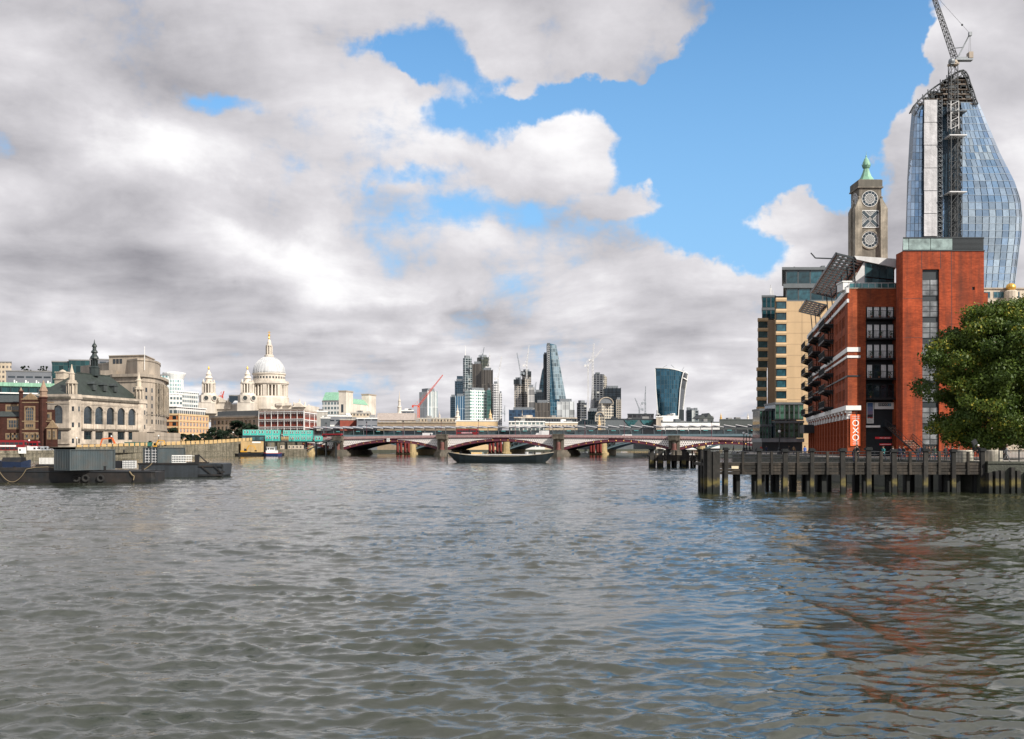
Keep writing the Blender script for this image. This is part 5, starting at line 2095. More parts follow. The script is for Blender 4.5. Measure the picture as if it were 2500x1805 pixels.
# its tower crane
cr = thing('tower_crane', 'tall luffing tower crane with lattice jib standing against the bulging glass tower', 'crane', (WX(2333, YB - 3.5), YB - 3.5, 3.0))
cz = lambda py: WZ(py, YB - 3.5) - 3.0
cx = lambda px: WX(px, YB - 3.5) - WX(2333, YB - 3.5)
M_cr = mat('crane_dark_steel', (0.03, 0.035, 0.04), rough=.5)
MB().lattice((-1.1, 0, 0), (-1.1, 0, cz(158)), 2.9, 44, .2).build('mast', M_cr, cr)
MB().lattice((2.4, 2.5, 0), (2.4, 2.5, cz(262)), 2.2, 34, .16).build('hoist_mast', M_cr, cr)
MB().lattice((-1.1, 0, cz(318)), (-1.1, 0, cz(250)), 3.4, 7, .18).build('collar_frame', M_alu, cr)
for py in (276, 334, 472):
    MB().box(-3.4, 4.2, -1.9, 6, cz(py), cz(py) + .45).build('tie_collar', M_alu if py > 300 else M_cr, cr)
MB().box(-3.0, 1.0, -1.5, 1.5, cz(160), cz(155)).lathe(-1.0, 0, [(1.9, cz(155)), (1.6, cz(149))], 10).build('slew_ring', M_greystone, cr)
MB().ball((cx(2321), -1, cz(153)), 1.5, 10, 6).box(cx(2317), cx(2326), -2, 0, cz(160), cz(150)).build('cab', M_steel, cr)
MB().box(cx(2331), cx(2373), -1.3, 1.3, cz(149), cz(145)).box(cx(2333), cx(2371), -1.0, 1.0, cz(145), cz(141)).build('counter_jib', M_steel, cr)
MB().box(cx(2363), cx(2373), -1.4, 1.4, cz(144), cz(129)).build('counterweight', M_greystone, cr)
MB().lattice((cx(2331), 0, cz(143)), (cx(2268), 0, cz(-42)), 1.9, 26, .17, w2=1.1).build('jib', M_cr, cr)
b = MB()
b.path([(cx(2338), 0, cz(141)), (cx(2368), 0, cz(82)), (cx(2352), 0, cz(116)), (cx(2331), 0, cz(118))], .22, 5)
b.tube((cx(2342), 0, cz(136)), (cx(2368), 0, cz(86)), .16)
b.box(cx(2365), cx(2372), -.6, .6, cz(88), cz(79))
b.build('a_frame', M_steel, cr)
b = MB()
for (a, c) in (((2368, 82), (2276, -20)), ((2367, 84), (2365, 130)), ((2369, 84), (2370, 130))):
    b.tube((cx(a[0]), 0, cz(a[1])), (cx(c[0]), 0, cz(c[1])), .07, 3)
b.ball((cx(2349), 0, cz(61)), .5, 6, 4)
b.build('stay_ropes', M_cr, cr)

# low building with the gilded ball behind the tree
YG = 300.0
gb = thing('domed_corner_building', 'pale stone building with a gilded ball on its drum behind the leafy tree', 'building', (WX(2405, YG), YG, 3.0))
q0 = WX(2405, YG)
MB().sbox(-14, 26, 0, 20, 0, WZ(706, YG) - 3, .45).build('wall', M_stone, gb)
MB().sbox(-14, 26, -.4, 20.4, WZ(706, YG) - 3, WZ(703, YG) - 3, .45).build('cornice', M_greystone, gb)
for k in range(5):
    put_window(gb, -9 + k * 4.4, -.05, WZ(728, YG) - 3, 3.4, 1.9, M_steel, G_hotel, .12, 3, 1)
dxx = WX(2464, YG) - q0
MB().lathe(dxx, -1, [(1.9, 40), (1.9, WZ(714, YG) - 3), (1.5, WZ(711, YG) - 3)], 14).build('drum', M_stone, gb)
b = MB()
for k in range(14):
    a0, a1 = 2 * PI * k / 14, 2 * PI * (k + .86) / 14
    b.lathe(dxx, -1, [(max(1.42 * math.sin(PI * j / 8), .02), WZ(703, YG) - 3 - 1.25 * math.cos(PI * j / 8)) for j in range(9)], 2, a0, a1)
b.ball((dxx, -1, WZ(703, YG) - 3), 1.36, 14, 8, .9)
b.build('gilded_ball', M_gold, gb)

# ------------------------------------------------------------------ generic far building
class Blk:
    """building whose front runs from photo column pL at distance YL to pR at YR; local x along the front, y back"""
    def __init__(s, name, label, cat, pL, YL, pR, YR, zb=2.1, group=None):
        s.x0, s.y0 = WX(pL, YL), YL
        x1 = WX(pR, YR)
        s.rz = math.atan2(YR - YL, x1 - s.x0)
        s.W = math.hypot(YR - YL, x1 - s.x0)
        s.zb = zb
        s.th = thing(name, label, cat, (s.x0, s.y0, zb), s.rz, group)

    def sh(s, px):
        """slant that makes a side run straight away from the viewer at column px"""
        u = (px - 1250) / FPX
        c, k = math.cos(s.rz), math.sin(s.rz)
        return (u * c + k) / (c - u * k)

    def lx(s, px, dy=0.0):
        """photo column -> local x on the plane y=dy"""
        u = (px - 1250) / FPX
        c, k = math.cos(s.rz), math.sin(s.rz)
        ox, oy = s.x0 - dy * k, s.y0 + dy * c
        return (u * oy - ox) / (c - u * k)

    def lz(s, py, x=0.0, dy=0.0):
        Y = s.y0 + x * math.sin(s.rz) + dy * math.cos(s.rz)
        return WZ(py, Y) - s.zb

    def grid(s, x0, x1, z0, z1, nx, nz, wf, hf, gm, fm=None, y=-.03, fr=.1, side=False, D=0):
        """rows of windows on the front (or on the left side, x0..x1 then measured back from the front)"""
        cw, ch = (x1 - x0) / nx, (z1 - z0) / nz
        for i in range(nx):
            for j in range(nz):
                x, z = x0 + cw * (i + .5), z0 + ch * (j + .5 - hf / 2)
                P = (x, y, z, 0) if not side else (y, x, z, R(-90))
                if fm:
                    put_window(s.th, P[0], P[1], P[2], cw * wf, ch * hf, fm, gm, fr, 2, 2, P[3])
                else:
                    simple_window(s.th, P[0], P[1], P[2], cw * wf, ch * hf, gm, P[3])


# ---- white stone school hall with the green-black hipped roof
s = Blk('stone_school_hall', 'pale stone riverside school with arched windows, steep dark hipped roof and a slender black fleche', 'building', 172, 400, 353, 448)
H = s.lz(974)
D = 17.0
hs = []
cxs = [s.lx(p) for p in (215.5, 243, 270.5, 296.7, 322.7)]
zA0, zA1, zB0, zB1 = s.lz(1034), s.lz(989), s.lz(1073), s.lz(1052)
for i, c in enumerate(cxs):
    hs.append((c - 2.8, c + 2.8, zA0, zA1))
    hs.append((c - 2.7, c + 2.7, zB0, zB1) if i != 2 else (c - 1.7, c + 1.7, 0.3, zB1 - .3))
b = MB()
wall_holes(b, 0, s.W, 0, H, hs, .8)
for i, c in enumerate(cxs):
    arch_fill(b, c - 2.8, c + 2.8, zA1, 0, .8)
b.box(0.0, s.W, .85, D, 0, H - .02)
shs = [(D - 5.2 - 2.2, D - 5.2 + 2.2, zA0, zA1), (D - 12.2 - 2.2, D - 12.2 + 2.2, zA0, zA1), (D - 8.7 - 5, D - 8.7 + 5, zB0, zB1)]
b.build('wall', M_pinkstone, s.th)
b = MB()
wall_holes(b, 0, D, 0, H, shs, .8)
for h in shs[:2]:
    arch_fill(b, h[0], h[1], zA1, 0, .8)
b.build('side_wall', M_pinkstone, s.th, loc=(-.85, D, 0), rz=R(-90))
for i, h in enumerate(hs):
    put_window(s.th, (h[0] + h[1]) / 2, .6, h[2], h[1] - h[0], h[3] - h[2], M_slate, G_dark, .1, 3 if i != 5 else 1, 3 if h[3] > 12 else 2)
for h in shs:
    put_window(s.th, -.3, D - (h[0] + h[1]) / 2, h[2], h[1] - h[0], h[3] - h[2], M_slate, G_dark, .1, 3 if h[3] > 12 else 6, 2, R(-90))
for x0 in [c - 4.2 for c in cxs] + [cxs[-1] + 3.4]:
    MB().box(x0, x0 + .6, -.5, 0, zA0 - 2.2, zA1 - 2.4).box(x0 - .15, x0 + .75, -.6, 0, zA1 - 2.4, zA1 - 1.7).build('engaged_column', M_pinkstone, s.th)
for z0, z1, o_, m_ in ((H, H + .9, .7, M_pier), (H + .9, H + 1.9, .3, M_pinkstone), (zA1 + .8, zA1 + 1.1, .25, M_greystone), (zA0 - 2.6, zA0 - 1.9, .45, M_pier), (zB0 - 1.9, zB0 - 1.3, .3, M_pinkstone), (H - 2.0, H - 1.5, .2, M_pinkstone)):
    MB().box(-.85 - o_, s.W + o_, -o_, D, z0, z1).build('moulding', m_, s.th) if z0 >= H else MB().box(-.85 - o_, s.W + o_, -o_, 0.0, z0, z1).box(-.85 - o_, -.85, 0, D, z0, z1).build('moulding', m_, s.th)
for k, (cx_, r_) in enumerate(((2.6, 3.6), (s.W - 2.2, 3.2))):
    b = MB()
    b.lathe(cx_, 1.4, [(r_, 0), (r_, H)], 8, R(22.5), R(382.5))
    b.lathe(cx_, 1.4, [(r_ + .5, H), (r_ + .5, H + .9), (r_ + .1, H + .95), (r_ + .1, H + 1.9)], 8, R(22.5), R(382.5))
    tt = b.build('corner_turret', M_pinkstone, s.th)
    b = MB()
    for z0, z1, rr_ in ((H + 1.9, H + 7.5, 1.9), ):
        for q_ in range(8):
            a = 2 * PI * q_ / 8
            b.tube((cx_ + 1.9 * math.cos(a), 1.4 + 1.9 * math.sin(a), H + 1.9), (cx_ + 1.9 * math.cos(a), 1.4 + 1.9 * math.sin(a), H + 6.2), .22, 5)
    b.lathe(cx_, 1.4, [(1.2, H + 1.9), (1.2, H + 6.2)], 8)
    b.lathe(cx_, 1.4, [(2.3, H + 6.2), (2.3, H + 6.7), (1.9, H + 6.8), (1.9, H + 7.4), (1.1, H + 7.7), (1.1, H + 10.0), (1.4, H + 10.2), (.9, H + 10.6), (.35, H + 12.6), (.1, H + 14)], 8)
    b.build('cupola', M_stone, tt)
    for q_ in range(3):
        for a in (-90, -45, -135):
            simple_window(tt, cx_ + (r_ * .93) * math.cos(R(a)), 1.4 + (r_ * .93) * math.sin(R(a)), 3.5 + q_ * 6.4, .8, 1.9, G_dark, R(a + 90)) if not (k == 1 and a == -135) else None
rz0, rz1 = H + 1.5, s.lz(903)
E = [(.0, 1.5), (s.W, 1.5), (s.W, D), (.0, D)]
b = MB()
xr0, xr1 = s.lx(188, 9) , s.lx(268, 9)
b.add([(E[0][0], E[0][1], rz0), (E[1][0], E[1][1], rz0), (E[2][0], E[2][1], rz0), (E[3][0], E[3][1], rz0), (xr0, 9, rz1), (xr1, 9, rz1)],
      [(0, 1, 5, 4), (1, 2, 5), (2, 3, 4, 5), (3, 0, 4)])
b.box(xr0, xr1, 8.8, 9.2, rz1 - .1, rz1 + .3)
b.build('roof', mat('dark_green_slate', (0.026, 0.036, 0.031), rough=.6, var=.3, streak=.3, scale=.5), s.th)
for p in (226, 252, 278):
    x = s.lx(p, 4)
    t_ = (4.2 - 1.5) / 7.5
    z = rz0 + (rz1 - rz0) * t_
    MB().box(x - 1.1, x + 1.1, 2.9, 5.5, z - .6, z + 1.9).prism_y([(x - 1.5, z + 1.9), (x + 1.5, z + 1.9), (x, z + 3.0)], 2.6, 6.5).build('dormer', M_slate, s.th)
fx_ = s.lx(230.5, 9)
fz = lambda py: s.lz(py, fx_, 9)
b = MB()
b.lathe(fx_, 9, [(2.0, fz(918)), (2.0, fz(900)), (2.2, fz(898)), (1.4, fz(894))], 8)
for q_ in range(8):
    a = 2 * PI * q_ / 8
    b.tube((fx_ + 1.3 * math.cos(a), 9 + 1.3 * math.sin(a), fz(895)), (fx_ + 1.3 * math.cos(a), 9 + 1.3 * math.sin(a), fz(878)), .2, 4)
b.lathe(fx_, 9, [(.7, fz(895)), (.7, fz(878)), (1.9, fz(876)), (1.7, fz(872)), (1.0, fz(866)), (.9, fz(863)), (1.5, fz(861)), (1.2, fz(857)), (.8, fz(855)), (.75, fz(848)), (1.1, fz(847)), (.95, fz(843)), (.3, fz(838)), (.06, fz(829))], 10)
b.build('fleche', mat('black_lead', (0.02, .03, .03), rough=.5), s.th)
b = MB()
cx_ = s.lx(153, 14)
for z0, z1, r_ in ((H, s.lz(922, 0, 14), 2.2), (s.lz(922, 0, 14), s.lz(905, 0, 14), 1.9)):
    b.box(cx_ - r_, cx_ + r_, 14 - r_, 14 + r_, z0, z1)
    b.box(cx_ - r_ - .3, cx_ + r_ + .3, 13.7 - r_, 14.3 + r_, z1, z1 + .4)
b.lathe(cx_, 14, [(1.7, s.lz(905, 0, 14)), (1.2, s.lz(900, 0, 14)), (.3, s.lz(897, 0, 14))], 8)
b.build('chimney_tower', M_stone, s.th)

# ---- dark red brick gothic hall
M_dbrick = brickmat('dark_red_brick', (0.075, 0.026, 0.018), (0.048, 0.018, 0.014), (0.045, 0.025, 0.02), dirt_amt=.5)
M_trim = mat('tan_gothic_trim', (0.24, 0.17, 0.10), var=.3, streak=.3, scale=1.2)
s = Blk('gothic_brick_hall', 'dark red brick gothic hall with tan stone window frames, gables and a pointed turret', 'building', -40, 372, 150, 372)
Z = lambda py: s.lz(py)
X = s.lx
b = MB()
b.box(X(-40), X(56), 1.5, 14, 0, Z(1017))
b.box(X(-40), X(52), 4.5, 14, 0, Z(980))
b.sbox(X(52), X(96), 0, 8, 0, Z(975), -.5)
b.sbox(X(96), X(132), 1.0, 8, 0, Z(1000), -.5)
b.build('wall', M_dbrick, s.th)
b = MB()
b.prism_y([(X(54), Z(975)), (X(94), Z(975)), (X(90), Z(972)), (X(80), Z(964)), (X(74), Z(960)), (X(68), Z(964)), (X(58), Z(972))], -.2, 1)
b.prism_y([(X(116), Z(1046)), (X(149), Z(1046)), (X(145), Z(1043)), (X(133), Z(1026)), (X(121), Z(1043))], -2.2, -1.2)
b.box(X(50), X(98), -.25, .3, Z(976), Z(974))
b.build('gable', M_trim, s.th)
MB().sbox(X(118), X(147), -2, 6, 0, Z(1043), -.5).build('porch_wall', M_dbrick, s.th)
MB().prism_x([(4, Z(981)), (10, Z(962)), (14, Z(962)), (14, Z(981))], X(-40), X(54)).prism_x([(1.2, Z(1017)), (4.6, Z(1003)), (4.6, Z(1017))], X(-40), X(52)).build('roof', M_slate, s.th)


def goth(px0, px1, y0, y1, yy, n, m, arch=False):
    x0, x1, z0, z1 = X(px0), X(px1), Z(y1), Z(y0)
    w, h = x1 - x0, z1 - z0
    MB().box(x0 - .5, x1 + .5, yy - .12, yy - .01, z0 - .5, z1 + .5).build('window_surround', M_trim, s.th)
    put_window(s.th, (x0 + x1) / 2, yy - .16, z0, w, h, M_trim, G_dark, .2, n, m)
    if arch:
        b_ = MB()
        arch_fill(b_, x0, x1, z1 + .02, yy - .26, yy - .2, 10)
        b_.build('arch_head', M_dbrick, s.th)


goth(63, 83, 995, 1028, 0, 4, 4, True)
goth(63, 83, 1035, 1044, 0, 4, 1)
goth(16, 41, 1025, 1045, 1.5, 4, 2)
goth(2, 36, 990, 1002, 4.5, 6, 1)
goth(110, 120, 1010, 1022, 1.0, 2, 1)
goth(124, 131, 1052, 1070, -2, 2, 2)
goth(135, 142, 1052, 1070, -2, 2, 2)
goth(102, 114, 1050, 1068, 1, 3, 2)
for a in (16, 27, 36, 66, 80, 92):
    goth(a - 4, a + 4, 1061, 1070, .0 if a > 52 else 1.5, 1, 1, True)
b = MB()
for px, pyt, r_ in ((105, 973, 1.35), (50, 958, .75), (96, 975, .6)):
    b.lathe(X(px), .4, [(r_, 0), (r_, Z(pyt)), (r_ + .3, Z(pyt) + .1), (r_ + .2, Z(pyt) + .6)], 8)
b.build('turret_shaft', M_dbrick, s.th)
b = MB()
b.lathe(X(105), .4, [(1.6, Z(969)), (1.35, Z(966)), (1.35, Z(957)), (1.65, Z(955)), (.9, Z(944)), (.15, Z(929))], 8)
b.lathe(X(50), .4, [(.9, Z(957)), (.5, Z(953)), (.1, Z(946))], 8)
b.build('turret_spire', mat('brown_spire_stone', (.25, .17, .12), var=.3), s.th)
for py in (1030, 1050, 1058, 984):
    MB().box(X(52) - .05, X(132), -.1, .02, Z(py), Z(py) + .35).build('string_course', M_trim, s.th)

# ---- curved stone office (many small windows)
s = Blk('curved_stone_office', 'large pale stone office with a long curved colonnaded front and stepped-back top floors', 'building', 276, 455, 335, 452)
pts = [(276, 456), (335, 452), (350, 453), (364, 456.5), (378, 462), (390, 470), (400, 481), (406, 495), (408, 512)]
P = [(WX(p, Y), Y) for p, Y in pts]
c_, k_ = math.cos(-s.rz), math.sin(-s.rz)
LP = [((x - s.x0) * c_ - (y - s.y0) * k_, (x - s.x0) * k_ + (y - s.y0) * c_) for x, y in P]
def off(LP, o_):
    cx_, cy_ = -12.0, 38.0
    r_ = []
    for x, y in LP:
        d_ = math.hypot(x - cx_, y - cy_)
        r_.append((x + (x - cx_) / d_ * o_, y + (y - cy_) / d_ * o_))
    return r_
Hc = s.lz(921)
bw_ = [(-185.5, 523), (-215, 500)]
back = [((x - s.x0) * c_ - (y - s.y0) * k_, (x - s.x0) * k_ + (y - s.y0) * c_) for x, y in bw_]
b = MB()
b.prism_z(LP + back, 0, Hc)
b.build('wall', M_greystone, s.th)
for z0, z1, o_ in ((Hc, Hc + 1.3, 1.3), (Hc - 2.2, Hc - 1.8, .5), (9.5, 10.1, .5), (Hc - 17, Hc - 16.6, .35)):
    MB().prism_z(off(LP, o_) + back, z0, z1).build('cornice', M_greystone, s.th)
LQ = off(LP, -3.2)
b = MB()
b.prism_z(LQ[1:-1] + [(back[0][0] - 4, back[0][1] - 4), back[1]], Hc + 1.3, s.lz(880))
b.sbox(s.lx(266, 8), s.lx(352, 8), 8, 30, Hc - 14, s.lz(868, 0, 8), -.42)
b.sbox(s.lx(262, 10), s.lx(300, 10), 5, 30, 0, s.lz(905, 0, 8), -.42)
b.build('upper_floors', M_greystone, s.th)
MB().prism_z(off(LP, -2.7)[1:-1] + [(back[0][0] - 4, back[0][1] - 4), back[1]], s.lz(880), s.lz(880) + .9).sbox(s.lx(265, 7.5), s.lx(353, 7.5), 7.5, 30, s.lz(869.5, 0, 8), s.lz(868, 0, 8) + .1, -.42).build('cornice', M_greystone, s.th)
for i in range(len(LP) - 1):
    (xa, ya), (xb, yb) = LP[i], LP[i + 1]
    L = math.hypot(xb - xa, yb - ya)
    n = max(1, int(L / 3.1))
    a = math.atan2(yb - ya, xb - xa)
    nx_, ny_ = math.sin(a), -math.cos(a)
    for k in range(n):
        t = (k + .5) / n
        for z in (3.5, 12.5, 16.0, 19.6, 23.2, 26.8):
            if i == 0 and k < 3: continue
            simple_window(s.th, xa + (xb - xa) * t + nx_ * .02, ya + (yb - ya) * t + ny_ * .02, z, 1.2, 2.0, G_dark, a)
        if i > 3:
            for t2 in (.2, .8):
                x, y = xa + (xb - xa) * t2, ya + (yb - ya) * t2
                MB().lathe(x + nx_ * .5, y + ny_ * .5, [(.62, Hc - 16.5), (.5, Hc - 2.2)], 8).build('column', M_stone, s.th)
for px in (279, 287, 295):
    simple_window(s.th, s.lx(px, 8), 7.95, s.lz(888, 0, 8), 1.4, 2.2, G_dark)
MB().tube((s.lx(353, 4), 4, s.lz(905, 0, 4)), (s.lx(353, 4), 4, s.lz(848, 0, 4)), .12, 5).build('flagpole', M_white, s.th)
s = Blk('rusticated_gateway', 'low banded stone wing with a pedimented dark gateway at the foot of the curved office', 'building', 357, 428, 440, 470)
h_ = s.lz(1055)
b = MB()
wall_holes(b, 0, s.W, 0, h_, [(2.5, 7.0, 0, h_ * .55)], 1.2)
b.box(0, s.W, 1.25, 6, 0, h_ - .01)
b.quad((0, 0, 0), (0, 0, h_), (0, 1.25, h_), (0, 1.25, 0))
b.build('wall', M_greystone, s.th)
MB().box(2.3, 7.2, 1.1, 1.3, 0, h_ * .6).build('gate_door', M_dark, s.th)
for k in range(5):
    MB().box(8, s.W + .1, -.12, .02, .5 + k * 1.5, 1.7 + k * 1.5).build('stone_band', M_greystone, s.th)
MB().prism_y([(.5, h_), (9.5, h_), (5, h_ + 2.6)], -.4, 1.5).build('pediment', M_greystone, s.th)

# ---- plainer neighbours, one line each
def block(name, label, cat, pL, YL, pR, YR, ytop, D, m_, parts=(), zb=2.1, group=None, top=M_roof):
    s = Blk(name, label, cat, pL, YL, pR, YR, zb, group)
    H = s.lz(ytop)
    sh = s.sh(pR)
    MB().sbox(0, s.W, 0, D, 0, H, sh).build('wall', m_, s.th)
    MB().sbox(-.25, s.W + .25, -.25, D + .25, H, H + max(.5, YL / 900), sh).build('parapet', top, s.th)
    return s, H


F_teal = facade('teal_curtain_wall', (.03, .06, .06), (.015, .055, .06), 2.2, 4.0, .06, .08, gmetal=.3)
F_grey = facade('grey_clad_floors', (.17, .18, .20), (.03, .04, .05), 4, 3.6, .2, .75)
F_cream = facade('cream_tower_grid', (.52, .44, .33), (.12, .11, .10), 2.4, 3.2, .45, .5)
F_white = facade('white_office_grid', (.62, .62, .60), (.10, .14, .15), 2.6, 3.6, .3, .45)
F_wteal = facade('white_teal_grid', (.66, .68, .68), (.12, .26, .28), 2.6, 3.4, .3, .3)
block('teal_glass_office', 'dark teal glass office box behind the steep hipped roof', 'building', 127, 520, 168, 522, 884, 40, F_teal)
block('tall_teal_glass_office', 'taller dark teal glass office just left of the black fleche', 'building', 168.5, 521, 218, 524, 880, 40, F_teal)
block('grey_clad_office', 'grey clad office between the black fleche and the curved stone office', 'building', 219, 526, 268, 530, 878, 40, F_grey)
s, H = block('grey_banded_office', 'grey banded office with little dark trees on its flat roof, upper left', 'building', 15, 482, 126, 486, 907, 30, F_grey)
sg, Hg = s, H
s, H = block('beige_flats', 'beige high block of flats at the far left edge above the rooftops', 'building', -40, 650, 28, 652, 885, 20, F_cream)
s, H = block('green_edged_office', 'glazed office with a pale green copper edge behind the gothic brick hall', 'building', -60, 432, 142, 446, 943, 25, F_teal, top=M_copper)
MB().box(-.8, s.W + .8, -.8, 20, H + .3, H + 1.9).build('copper_edge', M_copper, s.th)
MB().box(-.6, s.W + .6, -1.4, 0, s.lz(960), s.lz(957)).build('white_ledge', M_white, s.th)
for k in range(9):
    x = 1 + s.W * (k + .5) / 9
    MB().box(x - .15, x + .15, -.9, -.6, s.lz(960), H).build('steel_fin', M_dark, s.th)
for px in (38, 66, 92, 120):
    x = s.lx(px)
    MB().box(x - .7, x - .2, 2, 2.6, H, H + 3.2).box(x + .2, x + .6, 2, 2.6, H, H + 2.6).build('vent_stack', M_white, s.th)

# round glass tower with flared top
t = thing('round_glass_tower', 'round white and teal glass tower with a flared crown left of the cathedral', 'building', (WX(425, 900), 900, 2))
r_ = 21 / FPX * 900
zt = WZ(911, 900) - 2
MB().lathe(0, 0, [(r_, 0), (r_, zt - 6)], 20).build('shaft', F_wteal, t)
MB().lathe(0, 0, [(r_, zt - 6), (r_ * 1.3, zt - 1), (r_ * 1.3, zt), (r_ * .5, zt + 1)], 20).build('crown', M_white, t)
b = MB()
for k in range(20):
    a = 2 * PI * k / 20
    b.tube((r_ * math.cos(a), r_ * math.sin(a), 0), (r_ * math.cos(a), r_ * math.sin(a), zt - 6), .35, 4)
b.build('fins', M_white, t, kind='stuff')
block('low_glass_shoulder', 'teal glazed shoulder block between the curved office and the round tower', 'building', 391, 880, 412, 882, 917, 20, F_wteal)
block('white_grid_office', 'white gridded office on the skyline left of the cathedral towers', 'building', 428, 800, 484, 830, 956, 40, F_white, top=M_white)
block('lower_white_office', 'lower white gridded office in front of the round glass tower', 'building', 402, 760, 445, 770, 962, 30, F_white, top=M_white)

# ---- sunlit tan office with square windows
M_tano = mat('tan_office_stone', (.60, .44, .25), var=.12, scale=.3)
M_orbrick = mat('orange_office_brick', (.45, .17, .06), var=.2, scale=.5)
s = Blk('tan_brick_office', 'sunlit tan and orange office with rows of square windows below the left cathedral tower', 'building', 437, 540, 508, 575)
H = s.lz(1011)
MB().box(0, s.W, 0, 22, 0, H).build('wall', M_orbrick, s.th)
nz = 5
ch = (H - 2.5) / nz
for j in range(nz + 1):
    MB().box(-.3, s.W + .2, -.25, 0, 1.8 + j * ch, 2.75 + j * ch).box(-.3, -.001, 0, 22, 1.8 + j * ch, 2.75 + j * ch).build('stone_band', M_tano, s.th)
nx = 9
for i in range(nx + 1):
    x = s.W * i / nx
    MB().box(x - .55, x + .55, -.14, 0, 0, H).build('stone_pier', M_tano, s.th)
s.grid(0, s.W, 2.2, 2.2 + nz * ch, nx, nz, .42, .52, G_dark, M_white, y=-.05, fr=.12)
s.grid(0.5, 21.5, 2.2, 2.2 + nz * ch, 5, nz, .5, .52, G_dark, None, y=-.05, side=True)
MB().box(-.2, s.W, 1.5, 20, H, s.lz(994)).build('attic', facade('white_attic', (.70, .70, .68), (.07, .09, .10), 2.3, 3.1, .3, .35), s.th)
MB().box(-.8, s.W + .6, .9, 21, s.lz(994), s.lz(994) + .5).build('roof_edge', M_white, s.th)

# ---- shaded grey school and striped red office
s, H = block('shaded_grey_office', 'shaded grey stone office with a dark set-back attic beside a dark tree', 'building', 515, 582, 631, 558, 1019, 30, M_greystone)
s.grid(2, s.W - 2, 4, H - 1.5, 11, 4, .4, .6, G_dark)
MB().box(2, s.W - 1, 3, 25, H + .4, s.lz(1005)).build('attic', M_zinc, s.th)
MB().box(-.6, s.W + .6, -.6, .5, H - .8, H - .1).build('cornice', M_greystone, s.th)
M_stripebrick = mat('striped_office_brick', (.24, .055, .035), var=.25, scale=.6)
for (pa, Ya, pb, Yb, lab, nx) in ((632, 548, 742, 532, 'red brick office with white bands and white mullions behind the turquoise site cabins', 14), (743, 533, 773, 562, 'receding end wall of red brick with white bands right of the turquoise site cabins', 5)):
    s = Blk('striped_brick_office', lab, 'building', pa, Ya, pb, Yb)
    H = s.lz(1004)
    DD = 12 if pa == 632 else 1.5
    MB().sbox(0, s.W, 0, DD, 0, H - .1, s.sh(pb) if pa == 632 else 0).build('wall', M_stripebrick, s.th)
    nz = 5
    ch = (H - 1.0) / nz
    for j in range(nz + 1):
        MB().box(-.2, s.W + .2, -.3, 0, j * ch + .1, j * ch + .6).build('white_band', M_white, s.th)
        if j < nz:
            b = MB()
            for k in range(nx * 2):
                x = s.W * (k + .5) / (nx * 2)
                b.prism_y([(x - .55, j * ch + 4.05 * ch / 4.4), (x + .55, j * ch + 4.05 * ch / 4.4), (x, j * ch + 3.4 * ch / 4.4)], -.2, -.02)
            b.build('band_scallops', M_white, s.th, kind='stuff')
    s.grid(0, s.W, .9, .9 + nz * ch, nx * 2, nz, .5, .55, G_dark, None, y=-.02)
    for i in range(0, nx + 1, 2):
        x = s.W * i / nx
        MB().box(x - .13, x + .13, -.28, 0, 0, H - .2).build('white_mullion', M_white, s.th)
    MB().sbox(0, s.W, -.1, DD, H - .1, H + .8, s.sh(pb) if pa == 632 else 0).build('parapet', M_pinkstone, s.th)

# ------------------------------------------------------------------ cathedral
YC = 1047.0
SP = YC / FPX
M_port = mat('white_cathedral_stone', (.66, .60, .52), var=.15, streak=.2, scale=.12, dirt=(.22, .19, .16), dirt_amt=.5, dscale=.05)
M_lead = mat('pale_lead', (.55, .56, .57), rough=.45, var=.12, streak=.25, scale=.15)
ca = thing('domed_cathedral', 'white stone cathedral with a great lead dome, lantern and two baroque west towers', 'cathedral', (WX(657, YC), YC, 2))
az_ = lambda py: WZ(py, YC) - 2
n = 24
b = MB().lathe(0, 0, [(20.4, az_(1000)), (20.4, az_(972)), (19.4, az_(970)), (19.4, az_(968))], 40)
b.build('drum_base', M_port, ca)
MB().lathe(0, 0, [(15.2, az_(968)), (15.2, az_(941))], 32).build('drum_wall', mat('shaded_port', (.30, .27, .23), var=.2, scale=.2), ca)  # darker copy of the cathedral stone paints shade behind the columns
cm = MB().lathe(0, 0, [(.95, 0), (.8, az_(941) - az_(968))], 8).mesh('column', M_port)
for k in range(32):
    a = 2 * PI * k / 32
    if k % 4 == 0:
        MB().box(-1.9, 1.9, -2.2, 2.2, az_(968), az_(941)).build('niche_pier', M_port, ca, loc=(17.2 * math.cos(a), 17.2 * math.sin(a), 0), rz=a + PI / 2)
    else:
        obj('column', cm, ca, (18.4 * math.cos(a), 18.4 * math.sin(a), az_(968)))
MB().lathe(0, 0, [(19.6, az_(941)), (19.6, az_(938.5)), (20.6, az_(938)), (20.6, az_(936.5)), (20.1, az_(936)), (20.1, az_(932)), (16.4, az_(932)), (16.4, az_(917)), (17.4, az_(915)), (17.4, az_(912.5))], 40).build('entablature', M_port, ca)
for k in range(32):
    a = 2 * PI * (k + .5) / 32
    simple_window(ca, 16.45 * math.cos(a), 16.45 * math.sin(a), az_(926), 1.5, 2.2, G_dark, a + PI / 2)
prof = []
for k in range(13):
    t = k / 12
    a = t * PI / 2 * .93
    prof.append((16.4 * math.cos(a), az_(912.5) + (az_(871) - az_(912.5)) * math.sin(a) / math.sin(PI / 2 * .93)))
dm = MB().lathe(0, 0, prof, 48).build('dome', M_lead, ca, smooth=True)
b = MB()
for k in range(32):
    a = 2 * PI * k / 32
    for (r0, z0), (r1, z1) in zip(prof[:-1], prof[1:]):
        b.tube((r0 * math.cos(a), r0 * math.sin(a), z0), (r1 * math.cos(a), r1 * math.sin(a), z1), .33, 4)
b.build('dome_ribs', M_lead, dm, kind='stuff')
